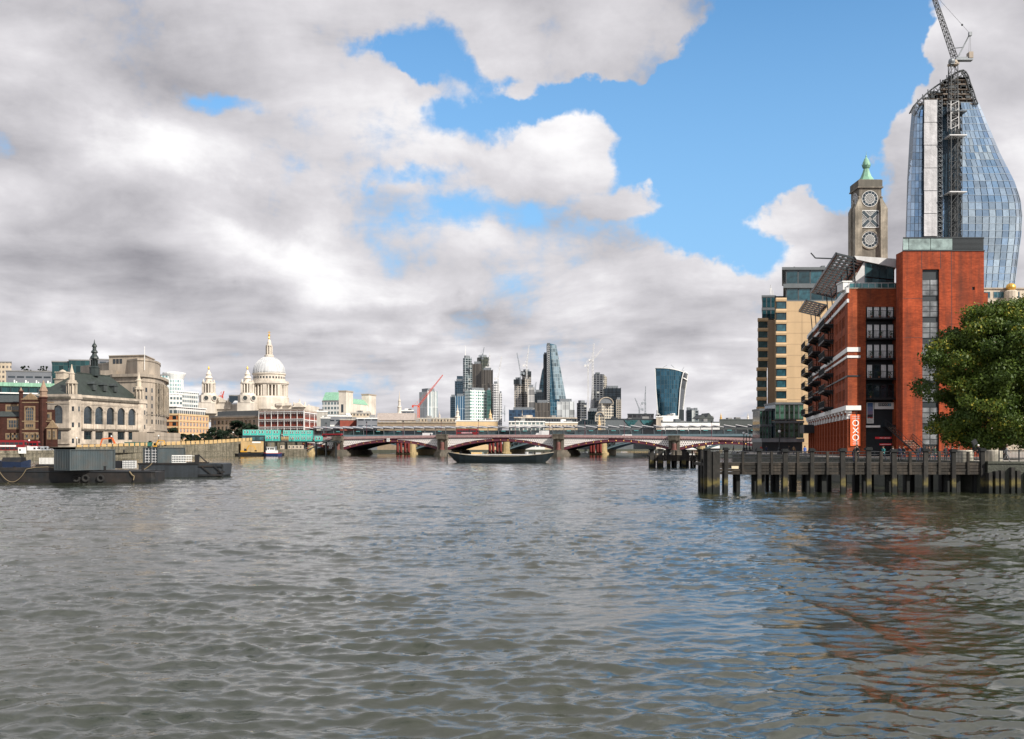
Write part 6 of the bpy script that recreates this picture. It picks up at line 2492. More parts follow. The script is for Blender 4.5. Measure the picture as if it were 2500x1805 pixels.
b = MB().lathe(0, 0, [(4.9, az_(872)), (4.9, az_(868)), (4.4, az_(867)), (2.2, az_(866)), (2.2, az_(846)), (3.4, az_(845)), (3.4, az_(843)), (2.4, az_(842)), (2.2, az_(836)), (1.4, az_(831)), (.7, az_(829))], 12)
for k in range(8):
    a = 2 * PI * (k + .5) / 8
    b.tube((3.1 * math.cos(a), 3.1 * math.sin(a), az_(867)), (3.1 * math.cos(a), 3.1 * math.sin(a), az_(845)), .5, 5)
b.build('lantern', M_port, ca)
MB().lathe(0, 0, [(.6, az_(829)), (1.0, az_(826)), (.5, az_(822)), (1.15, az_(820)), (1.1, az_(817)), (.3, az_(815)), (.25, az_(808))], 8).box(-1.4, 1.4, -.25, .25, az_(812.4), az_(811.2)).build('gilt_cross', M_gold, ca)
# west towers
for px, Y_ in ((509.5, 1035), (604, 1020)):
    f = Y_ / FPX
    X_ = WX(px, Y_) - WX(657, YC)
    y_ = Y_ - YC
    zz = lambda py: WZ(py, Y_) - 2
    b = MB()
    b.box(X_ - 8.2, X_ + 8.2, y_ - 8, y_ + 8, zz(1010), zz(984))
    b.prism_z([(X_ - 8.4, y_ - 5), (X_ - 5, y_ - 8.4), (X_ + 5, y_ - 8.4), (X_ + 8.4, y_ - 5), (X_ + 8.4, y_ + 8), (X_ - 8.4, y_ + 8)], zz(984), zz(966))
    b.lathe(X_, y_, [(8.3, zz(966)), (7.4, zz(962)), (6.8, zz(960))], 8, R(22.5), R(382.5))
    tb = b.build('west_tower', M_port, ca)
    b = MB()
    b.lathe(X_, y_, [(3.6, zz(960)), (3.6, zz(938))], 8)
    b.build('belfry_core', MATS['shaded_port'], tb)  # same darker stone paints the shade inside the belfry
    b = MB()
    for k in range(12):
        a = 2 * PI * (k + .5) / 12
        b.tube((X_ + 6.0 * math.cos(a), y_ + 6.0 * math.sin(a), zz(960)), (X_ + 6.0 * math.cos(a), y_ + 6.0 * math.sin(a), zz(938)), .75, 6)
    for k in range(4):
        a = PI / 4 + PI / 2 * k
        b.box(X_ + 6.2 * math.cos(a) - 1.1, X_ + 6.2 * math.cos(a) + 1.1, y_ + 6.2 * math.sin(a) - 1.1, y_ + 6.2 * math.sin(a) + 1.1, zz(960), zz(938))
        b.lathe(X_ + 6.0 * math.cos(a), y_ + 6.0 * math.sin(a), [(.9, zz(934)), (1.0, zz(931)), (.15, zz(926))], 6)
    b.lathe(X_, y_, [(7.0, zz(938)), (7.3, zz(935)), (6.6, zz(934)), (3.4, zz(933)), (3.2, zz(925)), (4.2, zz(924)), (3.5, zz(921)), (2.4, zz(918)), (2.9, zz(914)), (2.2, zz(911)), (1.1, zz(906)), (.6, zz(903))], 12)
    b.build('belfry', M_port, tb)
    MB().lathe(X_, y_, [(.5, zz(903)), (1.0, zz(900)), (.7, zz(897)), (.1, zz(894))], 8).build('gilt_pineapple', M_gold, tb)
    for (cx_, cy_, a) in ((X_, y_ - 8.5, 0), (X_ + 7.9, y_ - 6.8, R(45))):
        rg = ring(0, 0, 2.3, 2.9, -.3, .1, 18)
        o = rg.build('clock_surround', M_port, tb, loc=(cx_, cy_, zz(973)), rz=a)
        MB().add([(2.3 * math.cos(2 * PI * k / 18), -.05, 2.3 * math.sin(2 * PI * k / 18)) for k in range(18)], [tuple(range(18))]).build('clock_face', M_slate, tb, loc=(cx_, cy_ - .1, zz(973)), rz=a)
cxp = lambda px: (px - 657) * SP
b = MB()
b.box(cxp(480), cxp(640), -10, 20, az_(1030), az_(988))
b.box(cxp(615), cxp(766), -16, 30, az_(1030), az_(992))
b.box(cxp(604), cxp(735), -19, 0, az_(1030), az_(1000))
for px in (640, 662, 684, 706, 728):
    b.box(cxp(px), cxp(px + 14), -19.2, -16, az_(992), az_(986))
b.build('nave', M_port, ca)
b = MB()
b.prism_y([(cxp(519), az_(984)), (cxp(571), az_(984)), (cxp(545), az_(972))], -13, -9)
b.box(cxp(519), cxp(571), -12, -9, az_(1000), az_(984))
b.prism_y([(cxp(723), az_(996)), (cxp(755), az_(996)), (cxp(739), az_(984))], -21, -15)
for px, py in ((545, 968), (521, 977), (567, 974), (739, 977), (725, 984), (752, 984), (712, 986), (761, 990)):
    b.lathe(cxp(px), -15, [(1.0, az_(py + 12)), (1.0, az_(py + 5)), (.5, az_(py + 3)), (.7, az_(py + 1)), (.2, az_(py - 1))], 6)
b.build('pediment', M_port, ca)
MB().prism_x([(-8, az_(988)), (5, az_(978)), (18, az_(988))], cxp(570), cxp(610)).build('nave_roof', M_lead, ca)
for k in range(14):
    simple_window(ca, cxp(624) + k * 4.4, -19.05, az_(1018), 1.6, 4.2, G_dark)
block('dark_box_behind_cathedral', 'small dark flat-topped office seen between the two cathedral west towers', 'building', 559, 1400, 584, 1400, 967, 30, mat('navy_cladding', (.02, .035, .05), rough=.4))

# ------------------------------------------------------------------ telephone exchange like white block with copper roofs
s = Blk('copper_roofed_white_block', 'long white building with green copper roofs between two square end towers', 'building', 845, 740, 918, 800)
h1 = s.lz(984)
MB().box(2, s.W, .6, 5.6, 0, h1).build('wall', M_port, s.th)
MB().prism_x([(.4, h1), (4.2, s.lz(970)), (5.6, h1)], 2, s.W - 5).build('copper_roof', M_copper, s.th)
for xa, xb, py in ((0, s.lx(858) + 3, 958), (s.lx(900), s.W, 966)):
    MB().box(xa, xb, 0, 5.8, 0, s.lz(py, (xa + xb) / 2)).build('end_tower', M_port, s.th)
    MB().box(xa - .3, xb + .3, -.3, 6.1, s.lz(py, (xa + xb) / 2), s.lz(py, (xa + xb) / 2) + 1.0).build('cornice', M_greystone, s.th)
simple_window(s.th, -.05, 3, h1 - 7, 1.8, 6, G_dark, R(-90))
s.grid(10, s.W - 8, 4, h1 - 6, 12, 5, .22, .35, G_dark, y=.56)
s2, H2 = block('copper_roofed_wing', 'white wing with a green copper roof at the left end of the long white block', 'building', 787, 775, 830, 772, 981, 30, F_white)
MB().prism_x([(0, H2 + 1), (6, H2 + 7.5), (20, H2 + 7.5), (30, H2 + 1)], 0, s2.W).build('copper_roof', M_copper, s2.th)

lows = [('brown_flat_office', 'brown office slab with a white roof edge below the cathedral transept', 760, 640, 800, 642, 1006, M_concrete, M_white),
        ('white_ledged_office', 'low office with long white ledges below the copper roofed block', 800, 600, 858, 604, 1017, F_grey, M_white),
        ('grey_cube_building', 'small grey cube building among white ledges left of the brown cube', 783, 585, 806, 586, 1022, M_zinc, M_white),
        ('brown_cube_building', 'brown brick cube building just above the station roof', 830, 590, 872, 592, 1026, M_stripebrick, M_concrete),
        ('ledged_glass_office', 'dark glass office with two white ledges above the left end of the canopy', 871, 585, 921, 587, 1023, F_grey, M_white),
        ('cream_terrace_block', 'cream stone terrace block right of the copper roofed building', 856, 720, 905, 722, 1010, F_cream, M_concrete),
        ('long_brown_parapet_block', 'long low brown block with a toothed parapet right above the station canopy', 921, 600, 1113, 604, 1033, mat('brown_stock_brick', (.26, .20, .14), var=.2), M_concrete),
        ('pale_lit_block', 'pale yellowish low block to the right of the long brown block', 1113, 610, 1215, 612, 1029, M_tano, M_white),
        ('cream_roof_terrace', 'cream low roofs behind the long brown block at the red crane', 1000, 760, 1110, 765, 1023, F_cream, M_concrete),
        ('grey_office_by_spire', 'grey low office right of the thin church spire', 980, 900, 1010, 900, 1004, F_grey, M_white),
        ('dark_long_office', 'long dark glazed office with a pink edged roof right of the middle of the bridge', 1255, 720, 1408, 735, 1021, facade('dark_fins', (.06, .06, .07), (.015, .025, .03), 2.0, 30, .3, .02), M_pinkstone),
        ('white_terrace_low', 'low white terrace building in front of the dark finned office', 1243, 640, 1330, 642, 1031, F_white, M_white),
        ('tan_terrace_low', 'low tan and white building below the dark finned office at its right end', 1330, 655, 1410, 657, 1033, F_cream, M_white),
        ('dark_gabled_office', 'dark modern riverside office with blue triangular glazing', 1478, 700, 1602, 705, 1025, M_zinc, M_dark),
        ('pink_stone_block', 'pink and white stone block below the flaring glass tower', 1602, 690, 1618, 690, 1019, M_pinkstone, M_white),
        ('white_flat_block', 'white flat block directly in front of the flaring glass tower', 1616, 695, 1655, 697, 1018, M_white, M_white),
        ('white_long_roof', 'long low white roof right of the white flat block', 1614, 640, 1757, 645, 1032, M_white, M_zinc),
        ('dark_low_roofs', 'dark low roofs stretching to the tan block at the right', 1757, 800, 1860, 805, 1026, M_slate, M_slate),
        ('steep_roofed_hall', 'dark hall with twin steep roofs right of the flaring glass tower', 1706, 900, 1742, 902, 1022, M_slate, M_slate),
        ('dark_market_block', 'dark unfinished low block under a small crane left of the flaring glass tower', 1532, 1100, 1596, 1102, 1013, facade('dark_frames', (.05, .055, .06), (.02, .02, .025), 5, 4, .2, .3), M_dark)]
for nm, lab, pa, Ya, pb, Yb, yt, m_, tp in lows:
    s, H = block(nm, lab, 'building', pa, Ya, pb, Yb, yt, 22, m_, top=tp)
    f = Ya / FPX
    rr = random.Random(hash(pa) % 97)
    for k in range(3):
        x = rr.uniform(.1, .8) * s.W
        w = min(rr.uniform(2, 5), s.W * .3)
        MB().box(x, x + w, 3, 8, H, H + rr.uniform(1.0, 2.6)).build('roof_plant', tp if k % 2 else M_roof, s.th)
    if nm in ('long_brown_parapet_block',):
        b = MB()
        for k in range(60):
            b.box(k * s.W / 60, k * s.W / 60 + .35, -.4, 0, H - .2, H + 1.5)
        b.build('toothed_parapet', m_, s.th, kind='stuff')
    elif 'ledge' in nm or 'glass' in nm:
        for e in (.35, .7):
            MB().box(-1.5, s.W + 1, -1.8, 0, H * e, H * e + .9).build('white_ledge', M_white, s.th)
    elif nm == 'steep_roofed_hall':
        MB().prism_y([(0, H), (s.W * .5, H), (s.W * .3, H + 3.5)], 0, 20).prism_y([(s.W * .5, H), (s.W, H), (s.W * .7, H + 5)], 0, 20).build('steep_roof', M_slate, s.th)
    elif nm == 'dark_gabled_office':
        for cx_ in (s.W * .5, s.W * .82):
            MB().prism_y([(cx_ - 5, H - .3), (cx_ + 5, H - .3), (cx_ + 1, H - 5), (cx_ - 1, H - 5)], -.4, 0).build('triangular_glazing', G_teal, s.th)
MB().prism_x([(0, 0), (6, 5.0), (16, 5.0), (22, 0)], 0, 26).build('slate_roof', mat('pinkish_slate', (.36, .31, .28), var=.15, streak=.2), thing('sloping_slate_roof', 'broad pinkish grey pitched roof left of the red crane', 'roof', (WX(919, 690), 690, WZ(1026, 690))))
# glazed barrel roof
t = thing('glazed_vault', 'dark glazed barrel vault roof between the finned office and the striped domed building', 'building', (WX(1434, 720), 720, WZ(1037, 720)))
w_ = 26 / FPX * 720
MB().prism_y([(-w_, 0)] + [(-w_ * math.cos(PI * k / 12), 3.6 * math.sin(PI * k / 12)) for k in range(13)] + [(w_, 0)], 0, 20).build('vault', G_dark, t)
b = MB()
for k in range(1, 12):
    a, c = PI * k / 12, 0
    b.tube((-w_ * math.cos(a), -.1, 0), (-w_ * math.cos(a), -.1, 3.6 * math.sin(a)), .08, 4)
b.build('ribs', M_steel, t)
MB().box(-w_, w_, 0, 20, -WZ(1037, 720) + 2.1, 0).build('wall', M_zinc, t)


def spire(name, label, px, Y, pb, pt_, r, m_, gold=False):
    t = thing(name, label, 'church spire', (WX(px, Y), Y, 2.0))
    h, H_ = WZ(pb, Y) - 2, WZ(pt_, Y) - 2
    d_ = H_ - h
    MB().box(-r, r, -r, r, 0, h + d_ * .25).build('tower', m_, t)
    MB().lathe(0, 0, [(r * 1.15, h + d_ * .25), (r * .8, h + d_ * .3), (r * .75, h + d_ * .45), (r * .95, h + d_ * .47), (r * .5, h + d_ * .52), (r * .45, h + d_ * .66), (r * .6, h + d_ * .67), (r * .25, h + d_ * .75), (.1, H_)], 8).build('spire', M_gold if gold else m_, t)
    return t


spire('church_spire', 'thin white stepped church spire between the copper roofed block and the red crane', 975, 900, 1030, 955, 2.2, M_port)
spire('small_church_spire', 'small white church spire at the left foot of the tall city cluster', 1073, 1300, 1040, 1003, 2.4, M_port)
spire('stepped_white_spire', 'stepped white church steeple in front of the blue striped tower', 1117, 1000, 1045, 988, 3.2, M_port)
spire('dark_domed_spire', 'tiny spire on a white dome near the tan block at the right', 1826, 1000, 1040, 1009, 2.2, M_port)
spire('gold_topped_column', 'tall stone memorial column with a golden urn on the right skyline', 1760, 1500, 1030, 1008, 2.0, M_tano, True)
spire('twin_pinnacle_tower', 'small stone tower with pale pinnacles right of the pale gridded office', 1197, 1200, 1045, 998, 3.5, M_tano)
spire('thin_distant_spire', 'thin pale spire in front of the scaffolded twin cores', 1275, 1100, 1040, 1002, 1.0, M_port)
spire('yellow_spire_by_vault', 'small yellowish spire in front of the striped domed building', 1463, 900, 1045, 1012, 1.4, M_tano)

# ------------------------------------------------------------------ skyline of towers
YK = 1950.0
FM = {
 'striped_white': facade('white_vertical_stripes', (.72, .74, .72), (.22, .27, .29), 2.6, 60, .42, .01),
 'blue_stripe': facade('blue_white_stripes', (.42, .50, .56), (.03, .09, .16), 4.4, 70, .35, .01),
 'dark_blue': facade('dark_blue_glass', (.05, .08, .11), (.02, .045, .07), 3.2, 4.0, .1, .25, gmetal=.3),
 'steel': facade('steel_glass', (.30, .34, .36), (.05, .08, .09), 5.5, 4.4, .2, .35, gmetal=.5, jitter=.9, pale=.15),
 'brown': facade('brown_bronze', (.11, .098, .085), (.07, .065, .06), 3.0, 60, .4, .02, gmetal=.3),
 'olive': facade('olive_dark', (.035, .045, .04), (.08, .09, .07), 6.0, 7.0, .3, .4),
 'mint': facade('mint_grid', (.72, .80, .76), (.05, .16, .16), 3.8, 5.4, .42, .45, jitter=.7),
 'green': facade('green_glass', (.10, .20, .18), (.04, .13, .12), 4, 5, .2, .2, gmetal=.3),
 'scaf': facade('white_scaffold', (.74, .74, .74), (.16, .17, .18), 5, 4.4, .3, .42),
 'core': facade('brown_core', (.40, .37, .33), (.05, .06, .07), 5, 4.2, .4, .4, jitter=.9),
 'white': facade('bare_white_core', (.80, .78, .75), (.3, .3, .3), 40, 12, .03, .06),
 'teal': facade('teal_dark_glass', (.045, .10, .13), (.02, .06, .085), 3.6, 4.2, .08, .12, gmetal=.45),
 'dark': facade('very_dark_glass', (.02, .03, .04), (.01, .018, .025), 4, 4.5, .1, .15, gmetal=.3),
 'frame': facade('frame_under_construction', (.15, .16, .17), (.015, .02, .03), 6.5, 4.4, .22, .30, jitter=.9, pale=.12),
 'blue': facade('deep_blue_wrap', (.03, .07, .13), (.02, .05, .10), 5, 6, .1, .2),
 'pale': facade('pale_grey_clad', (.50, .52, .53), (.40, .42, .43), 12, 9, .03, .04),
 'bands': facade('stone_bands', (.46, .42, .35), (.08, .09, .10), 4.4, 4.0, .25, .5),
}


def tower(name, label, p0, p1, top, Y, fm, side=0, bot=1045, D=None, top2=None, crown=None):
    """side>0: the left flank shows that many photo pixels, side<0 the right flank"""
    w = (p1 - p0) / FPX * Y
    a = 0.0
    sw = abs(side) / FPX * Y
    W_ = w - sw
    D = D or max(12.0, W_ * .9)
    if side:
        a = math.atan2(sw, D) * (-1 if side < 0 else 1)
    # keep it simple: rotated box whose two faces fill p0..p1
    if side > 0:
        a = math.radians(35)
        D = sw / math.sin(a)
        L = W_ / math.cos(a)
        x0, y0 = WX(p0, Y) + sw, Y
    elif side < 0:
        a = -math.radians(35)
        D = sw / math.sin(-a)
        L = W_ / math.cos(a)
        x0, y0 = WX(p0, Y), Y + L * math.sin(-a)
    else:
        L = w
        x0, y0 = WX(p0, Y), Y
    t = thing(name, label, 'skyscraper', (x0, y0, 2.0), a)
    H = WZ(top, Y) - 2
    H2 = H if top2 is None else WZ(top2, Y) - 2
    MB().add([(0, 0, 0), (L, 0, 0), (L, D, 0), (0, D, 0), (0, 0, H), (L, 0, H2), (L, D, H2), (0, D, H)],
             [(3, 2, 1, 0), (4, 5, 6, 7), (0, 1, 5, 4), (1, 2, 6, 5), (2, 3, 7, 6), (3, 0, 4, 7)]).build('shaft', FM[fm], t)
    if top2 is None:
        MB().box(L * .15, L * .85, D * .15, D * .85, H, H + 5).build('roof_plant', crown or M_steel, t)
        b = MB()
        for k in range(5):
            b.box(L * k / 4 - .5, L * k / 4 + .5, -.8, 0, 0, H + 1.2)
        b.build('ribs', FM[fm], t)
    return t


TW_ = [
 ('striped_white_tower', 'white vertically striped tower behind the red crane', 1020, 1066, 956, 1500, 'striped_white', 24),
 ('blue_striped_tower', 'low blue and white striped tower at the left of the city cluster', 1112, 1134, 968, 1850, 'blue_stripe', 0),
 ('navy_slab_tower', 'narrow navy slab tower left of the blue striped tower', 1100, 1111, 970, 1900, 'dark_blue', 0),
 ('dark_stepped_tower', 'dark stepped glass tower left of the tall steel glass tower', 1111, 1131, 931, 2100, 'dark_blue', 0),
 ('steel_glass_tower', 'tall steel and glass tower with a thin white mast', 1130, 1150, 874, 2000, 'steel', 5),
 ('steel_glass_tower_shoulder', 'lower right shoulder of the tall steel and glass tower', 1150, 1153.5, 893, 2010, 'steel', 0),
 ('brown_tower_left', 'left leaf of the brown bronze glazed triple tower', 1154, 1176, 889, 1950, 'brown', 0),
 ('brown_tower_right', 'right leaf of the brown bronze glazed triple tower', 1176.5, 1203, 904, 1940, 'brown', 0),
 ('olive_tower_core', 'dark olive middle block rising behind the brown triple tower', 1164, 1192, 872, 2000, 'olive', 12),
 ('mint_grid_tower', 'pale mint gridded office block in front of the brown triple tower', 1134, 1189, 953, 1750, 'mint', 14),
 ('green_glass_slab', 'narrow green glass slab right of the pale mint gridded block', 1189.5, 1198, 954, 1760, 'green', 0),
 ('scaffolded_white_tower', 'white scaffolded tower at the right of the mint gridded block', 1203.5, 1219, 938, 1850, 'scaf', 0),
 ('scaffolded_white_annex', 'lower white scaffolded part right of the scaffolded tower', 1219, 1225, 962, 1850, 'scaf', 0),
 ('bare_brown_core', 'bare brown concrete core with a dark climbing form on top', 1256, 1274, 928, 1900, 'core', 0),
 ('bare_white_core', 'taller bare pale concrete core with a dark climbing form on top', 1274.5, 1296, 908, 1900, 'core', 7),
 ('white_sheeted_core', 'white sheeted lower core right of the twin concrete cores', 1289, 1304, 946, 1880, 'white', 0),
 ('blue_wrapped_podium', 'blue wrapped podium below the twin concrete cores', 1243, 1312, 1001, 1800, 'blue', 0),
 ('navy_tower_by_wedge', 'short navy tower left of the wedge shaped glass tower', 1305, 1326, 958, 1950, 'dark', 0),
 ('slim_dark_tower', 'slim dark blue tower directly left of the wedge shaped glass tower', 1327, 1337, 866, 2260, 'dark', 0),
 ('brown_glass_office', 'brown glass office with a pale roof in front of the wedge tower', 1307, 1343, 984, 1700, 'brown', 0),
 ('pale_grey_office', 'pale grey clad office right of the foot of the wedge tower', 1361, 1402, 981, 1700, 'pale', 0),
 ('pipework_tower', 'grey pipework clad tower with blue cranes on its roof', 1409, 1432, 984, 1900, 'frame', 8),
 ('navy_stepped_tower', 'dark navy stepped tower right of the slanting scaffolded tower', 1476, 1515.5, 948, 1950, 'dark', 0),
 ('grey_low_slab', 'grey lower slab in front of the navy stepped tower', 1505, 1516, 977, 1900, 'bands', 0),
 ('striped_stone_tower', 'striped stone building with arched glass roofs', 1461, 1498, 985, 1400, 'bands', 8),
 ('striped_stone_wing', 'lower arched wing of the striped stone building', 1454, 1474, 1014, 1380, 'bands', 0),
 ('small_dark_tower', 'small dark tower just right of the flaring glass tower', 1677, 1688, 1002, 1700, 'dark', 0),
 ('white_edged_tower', 'small white edged tower right of the flaring glass tower', 1687, 1694, 1004, 1710, 'striped_white', 0),
 ('grey_curved_tower', 'small grey tower rightmost beside the flaring glass tower', 1694, 1705, 1003, 1720, 'steel', 0),
 ('stone_office_under_spires', 'stone office block below the slanting scaffolded tower', 1436, 1462, 1005, 1500, 'dark', 0),
]
TH_ = {}
for row in TW_:
    TH_[row[0]] = tower(*row)
t = TH_['dark_stepped_tower']
MB().box(3.5, 16, 4, 20, WZ(931, 2100) - 2, WZ(918, 2100) - 2).build('upper_block', FM['dark_blue'], t)
t = TH_['steel_glass_tower']
MB().tube((3, 3, WZ(874, 2000) - 2), (3, 3, WZ(844, 2000) - 2), .8, 5, .3).build('mast', M_white, t)
for nm, p0, p1, ya, yb, Y in (('bare_brown_core', 1254, 1275, 927, 938, 1899), ('bare_white_core', 1272.5, 1297, 907, 917, 1899)):
    t = TH_[nm]
    x = WX(p0, Y) - t.location.x
    MB().box(x, x + (p1 - p0) / FPX * Y, -3 - t.location.y + Y, 14, WZ(yb, Y) - 2, WZ(ya, Y) - 2).build('climbing_form', M_dark, t, rz=-t.rotation_euler.z)
for nm, r_ in (('striped_stone_tower', 1.0), ('striped_stone_wing', 1.0)):
    t = TH_[nm]
    px0, px1, py, Y = (1463, 1497, 985, 1400) if nm.endswith('tower') else (1455, 1473, 1014, 1380)
    w_ = (px1 - px0) / 2 / FPX * Y
    H_ = WZ(py, Y) - 2
    cx_ = WX((px0 + px1) / 2, Y) - t.location.x
    MB().prism_y([(cx_ - w_ * math.cos(PI * k / 14), H_ + w_ * .85 * math.sin(PI * k / 14)) for k in range(15)], -1, 14).build('arched_roof', M_steel, t, rz=-t.rotation_euler.z)
    b = MB()
    for k in range(14):
        a0, a1 = PI * k / 14, PI * (k + 1) / 14
        b.tube((cx_ - w_ * math.cos(a0), -1.6, H_ + w_ * .85 * math.sin(a0)), (cx_ - w_ * math.cos(a1), -1.6, H_ + w_ * .85 * math.sin(a1)), .8, 4)
    b.build('arch_rim', M_stone, t, rz=-t.rotation_euler.z)

# wedge
Y = 2200
t = thing('wedge_glass_tower', 'tall wedge shaped blue glass tower whose right side slopes back', 'skyscraper', (WX(1336, Y), Y, 2))
wx = lambda px: WX(px, Y) - WX(1336, Y)
wz = lambda py: WZ(py, Y) - 2
b = MB()
b.add([(wx(1343), 0, 0), (wx(1384), 0, 0), (wx(1384), 50, 0), (wx(1343), 50, 0), (wx(1343.5), 10, wz(838)), (wx(1358), 10, wz(841)), (wx(1358), 50, wz(841)), (wx(1343.5), 50, wz(838))],
      [(0, 1, 5, 4), (1, 2, 6, 5), (2, 3, 7, 6), (3, 0, 4, 7), (4, 5, 6, 7)])
b.build('glass_body', facade('wedge_glass', (.20, .30, .36), (.05, .14, .20), 5, 8, .08, .05, gmetal=.7, grough=.12), t)
MB().add([(wx(1356), -1, wz(975)), (wx(1382), -1, wz(975)), (wx(1358.5), 8.5, wz(841)), (wx(1344), 8.5, wz(843))], [(0, 1, 2, 3)]).build('sloping_front', facade('wedge_pale', (.42, .50, .52), (.30, .40, .44), 5, 8, .08, .05, gmetal=.7, grough=.15), t)
MB().box(wx(1336), wx(1343), 6, 46, 0, wz(837)).build('service_spine', M_zinc, t)
b = MB()
for k in range(34):
    z = wz(1016) + (wz(842) - wz(1016)) * k / 34
    b.tube((wx(1336.3), 5.5, z), (wx(1339.5), 5.5, z + 2.8), .5, 3)
    b.tube((wx(1342.7), 5.5, z), (wx(1339.5), 5.5, z + 2.8), .5, 3)
b.build('spine_bracing', M_alu, t, kind='stuff')
# gherkin-like shoulder
t = thing('rounded_glass_tower', 'dark rounded glass tower peeking out left of the slim dark tower', 'skyscraper', (WX(1331, 2400), 2400, 2))
r_ = 19 / FPX * 2400
zt = WZ(890, 2400) - 2
MB().lathe(0, 0, [(r_ * .85, 0), (r_, zt * .35), (r_ * .95, zt * .55), (r_ * .75, zt * .75), (r_ * .4, zt * .93), (.5, zt)], 20).build('glass_body', FM['teal'], t, smooth=True)
# slanting scaffolded tower
Y = 2000
t = thing('slanting_scaffold_tower', 'slanting tower under construction with open dark floors and a pale right flank', 'skyscraper', (WX(1438, Y), Y, 2))
wx = lambda px: WX(px, Y) - WX(1438, Y)
wz = lambda py: WZ(py, Y) - 2
MB().add([(0, 0, 0), (wx(1474), 0, 0), (wx(1474), 30, 0), (0, 30, 0), (wx(1449), 0, wz(914)), (wx(1474), 0, wz(914)), (wx(1474), 30, wz(914)), (wx(1449), 30, wz(914))],
         [(0, 1, 5, 4), (1, 2, 6, 5), (2, 3, 7, 6), (3, 0, 4, 7), (4, 5, 6, 7)]).build('frame', FM['frame'], t)
MB().prism_y([(wx(1474), 0), (wx(1482), 0), (wx(1482), wz(922)), (wx(1474), wz(914))], 1, 30).build('pale_flank', FM['bands'], t)
MB().box(wx(1455), wx(1465), 5, 20, wz(914), wz(909)).build('lift_motor_room', M_zinc, t)
b = MB()
for k in range(3):
    b.lattice((wx(1442 + 6 * k), -3, wz(1010)), (wx(1447 + 3 * k), -3, wz(950)), 3, 10, .5)
b.build('scaffolding', M_steel, t, kind='stuff')

# flaring glass tower
Y = 2030.0
t = thing('flaring_glass_tower', 'dark blue glass tower that flares outward to a curved sloping top', 'skyscraper', (WX(1640, Y), Y, 2))
wx = lambda px: WX(px, Y) - WX(1640, Y)
wz = lambda py: WZ(py, Y) - 2
LT = [(1030, 1608.5), (1000, 1607), (950, 1603), (900, 1601)]
SM = [(1030, 1656), (1000, 1657.5), (950, 1661), (925, 1665), (910, 1669)]
RT = [(1030, 1673.5), (1000, 1676), (950, 1682), (925, 1686), (908, 1688)]


def top_py(t_):
    # curved roofline from the left corner to the seam
    return 898.5 + 10 * t_ ** 2.2


M_fl = facade('flare_glass', (.045, .085, .105), (.03, .10, .15), 4.2, 9, .16, .05, gmetal=.55, grough=.12, jitter=.35)
nr, nc = 26, 12
vv = []
for i in range(nr + 1):
    for j in range(nc + 1):
        tt = j / nc
        py = 1030 + (top_py(tt) - 1030) * i / nr
        xl, xr = interp(LT, py), interp(SM, py)
        vv.append((wx(xl + (xr - xl) * tt), 14 * (tt - .6) ** 2 * 2 - 0, wz(py)))
b = MB()
b.add(vv, [(i * (nc + 1) + j, i * (nc + 1) + j + 1, (i + 1) * (nc + 1) + j + 1, (i + 1) * (nc + 1) + j) for i in range(nr) for j in range(nc)])
b.build('front_glass', M_fl, t, smooth=True)
vv = []
for i in range(nr + 1):
    for j in range(5):
        tt = j / 4
        py = 1030 + (909 + 6 * abs(tt - .4) - 1030) * i / nr
        xl, xr = interp(SM, py), interp(RT, py)
        vv.append((wx(xl + (xr - xl) * tt), 2.5 + 40 * tt, wz(py)))
b = MB()
b.add(vv, [(i * 5 + j, i * 5 + j + 1, (i + 1) * 5 + j + 1, (i + 1) * 5 + j) for i in range(nr) for j in range(4)])
b.build('side_glass', FM['dark'], t, smooth=True)
b = MB()
seam = [(wx(interp(SM, py)), 1.5, wz(py)) for py in range(1030, 905, -6)]
edge = [(wx(interp(RT, py)), 41, wz(py)) for py in range(1030, 905, -6)]
roofl = [(wx(1601 + 68 * k / 10), 14 * (k / 10 - .6) ** 2 * 2 - .5, wz(top_py(k / 10) - .5)) for k in range(11)]
b.path(seam, 1.1, 4).path(edge, .9, 4).path(roofl, 1.0, 4)
b.path([seam[-1], (wx(1675), 15, wz(906)), (wx(1683), 28, wz(909)), edge[-1]], 1.2, 4)
b.path([(wx(1669), 2, wz(923)), (wx(1678), 18, wz(925)), (wx(1686), 40, wz(926))], 1.3, 4)
b.path([(wx(interp(LT, py)), 9.5, wz(py)) for py in (1030, 1000, 950, 900)], .8, 4)
b.build('white_edge', M_white, t)
MB().add([(wx(1601), 10, wz(899)), (wx(1640), 1, wz(900)), (wx(1669), 2, wz(909)), (wx(1688), 40, wz(912)), (wx(1640), 60, wz(899)), (wx(1610), 40, wz(896))], [(0, 1, 2, 3, 4, 5)]).build('roof', M_steel, t)
b = MB()
for k in range(14):
    p = 1630 + 3.4 * k
    b.tube((wx(p), 2, wz(top_py((p - 1601) / 68) - .5)), (wx(p + 3), 30, wz(895.5 + (p - 1630) * .18)), .5, 3)
for p, q_, r_, s_ in ((1618, 898, 1630, 891), (1648, 897, 1640, 890), (1666, 905, 1672, 896)):
    b.tube((wx(p), 10, wz(q_)), (wx(r_), 10, wz(s_)), .4, 3)
b.build('roof_fins', M_steel, t)
MB().box(wx(1610), wx(1672), 10, 40, 0, wz(1000)).build('inner_core', M_dark, t)

# ------------------------------------------------------------------ cranes on the skyline
M_crw = mat('crane_white', (.62, .62, .62), rough=.5)
M_crr = mat('crane_red', (.55, .06, .03), rough=.5)
M_cry = mat('crane_grey', (.25, .28, .31), rough=.5)


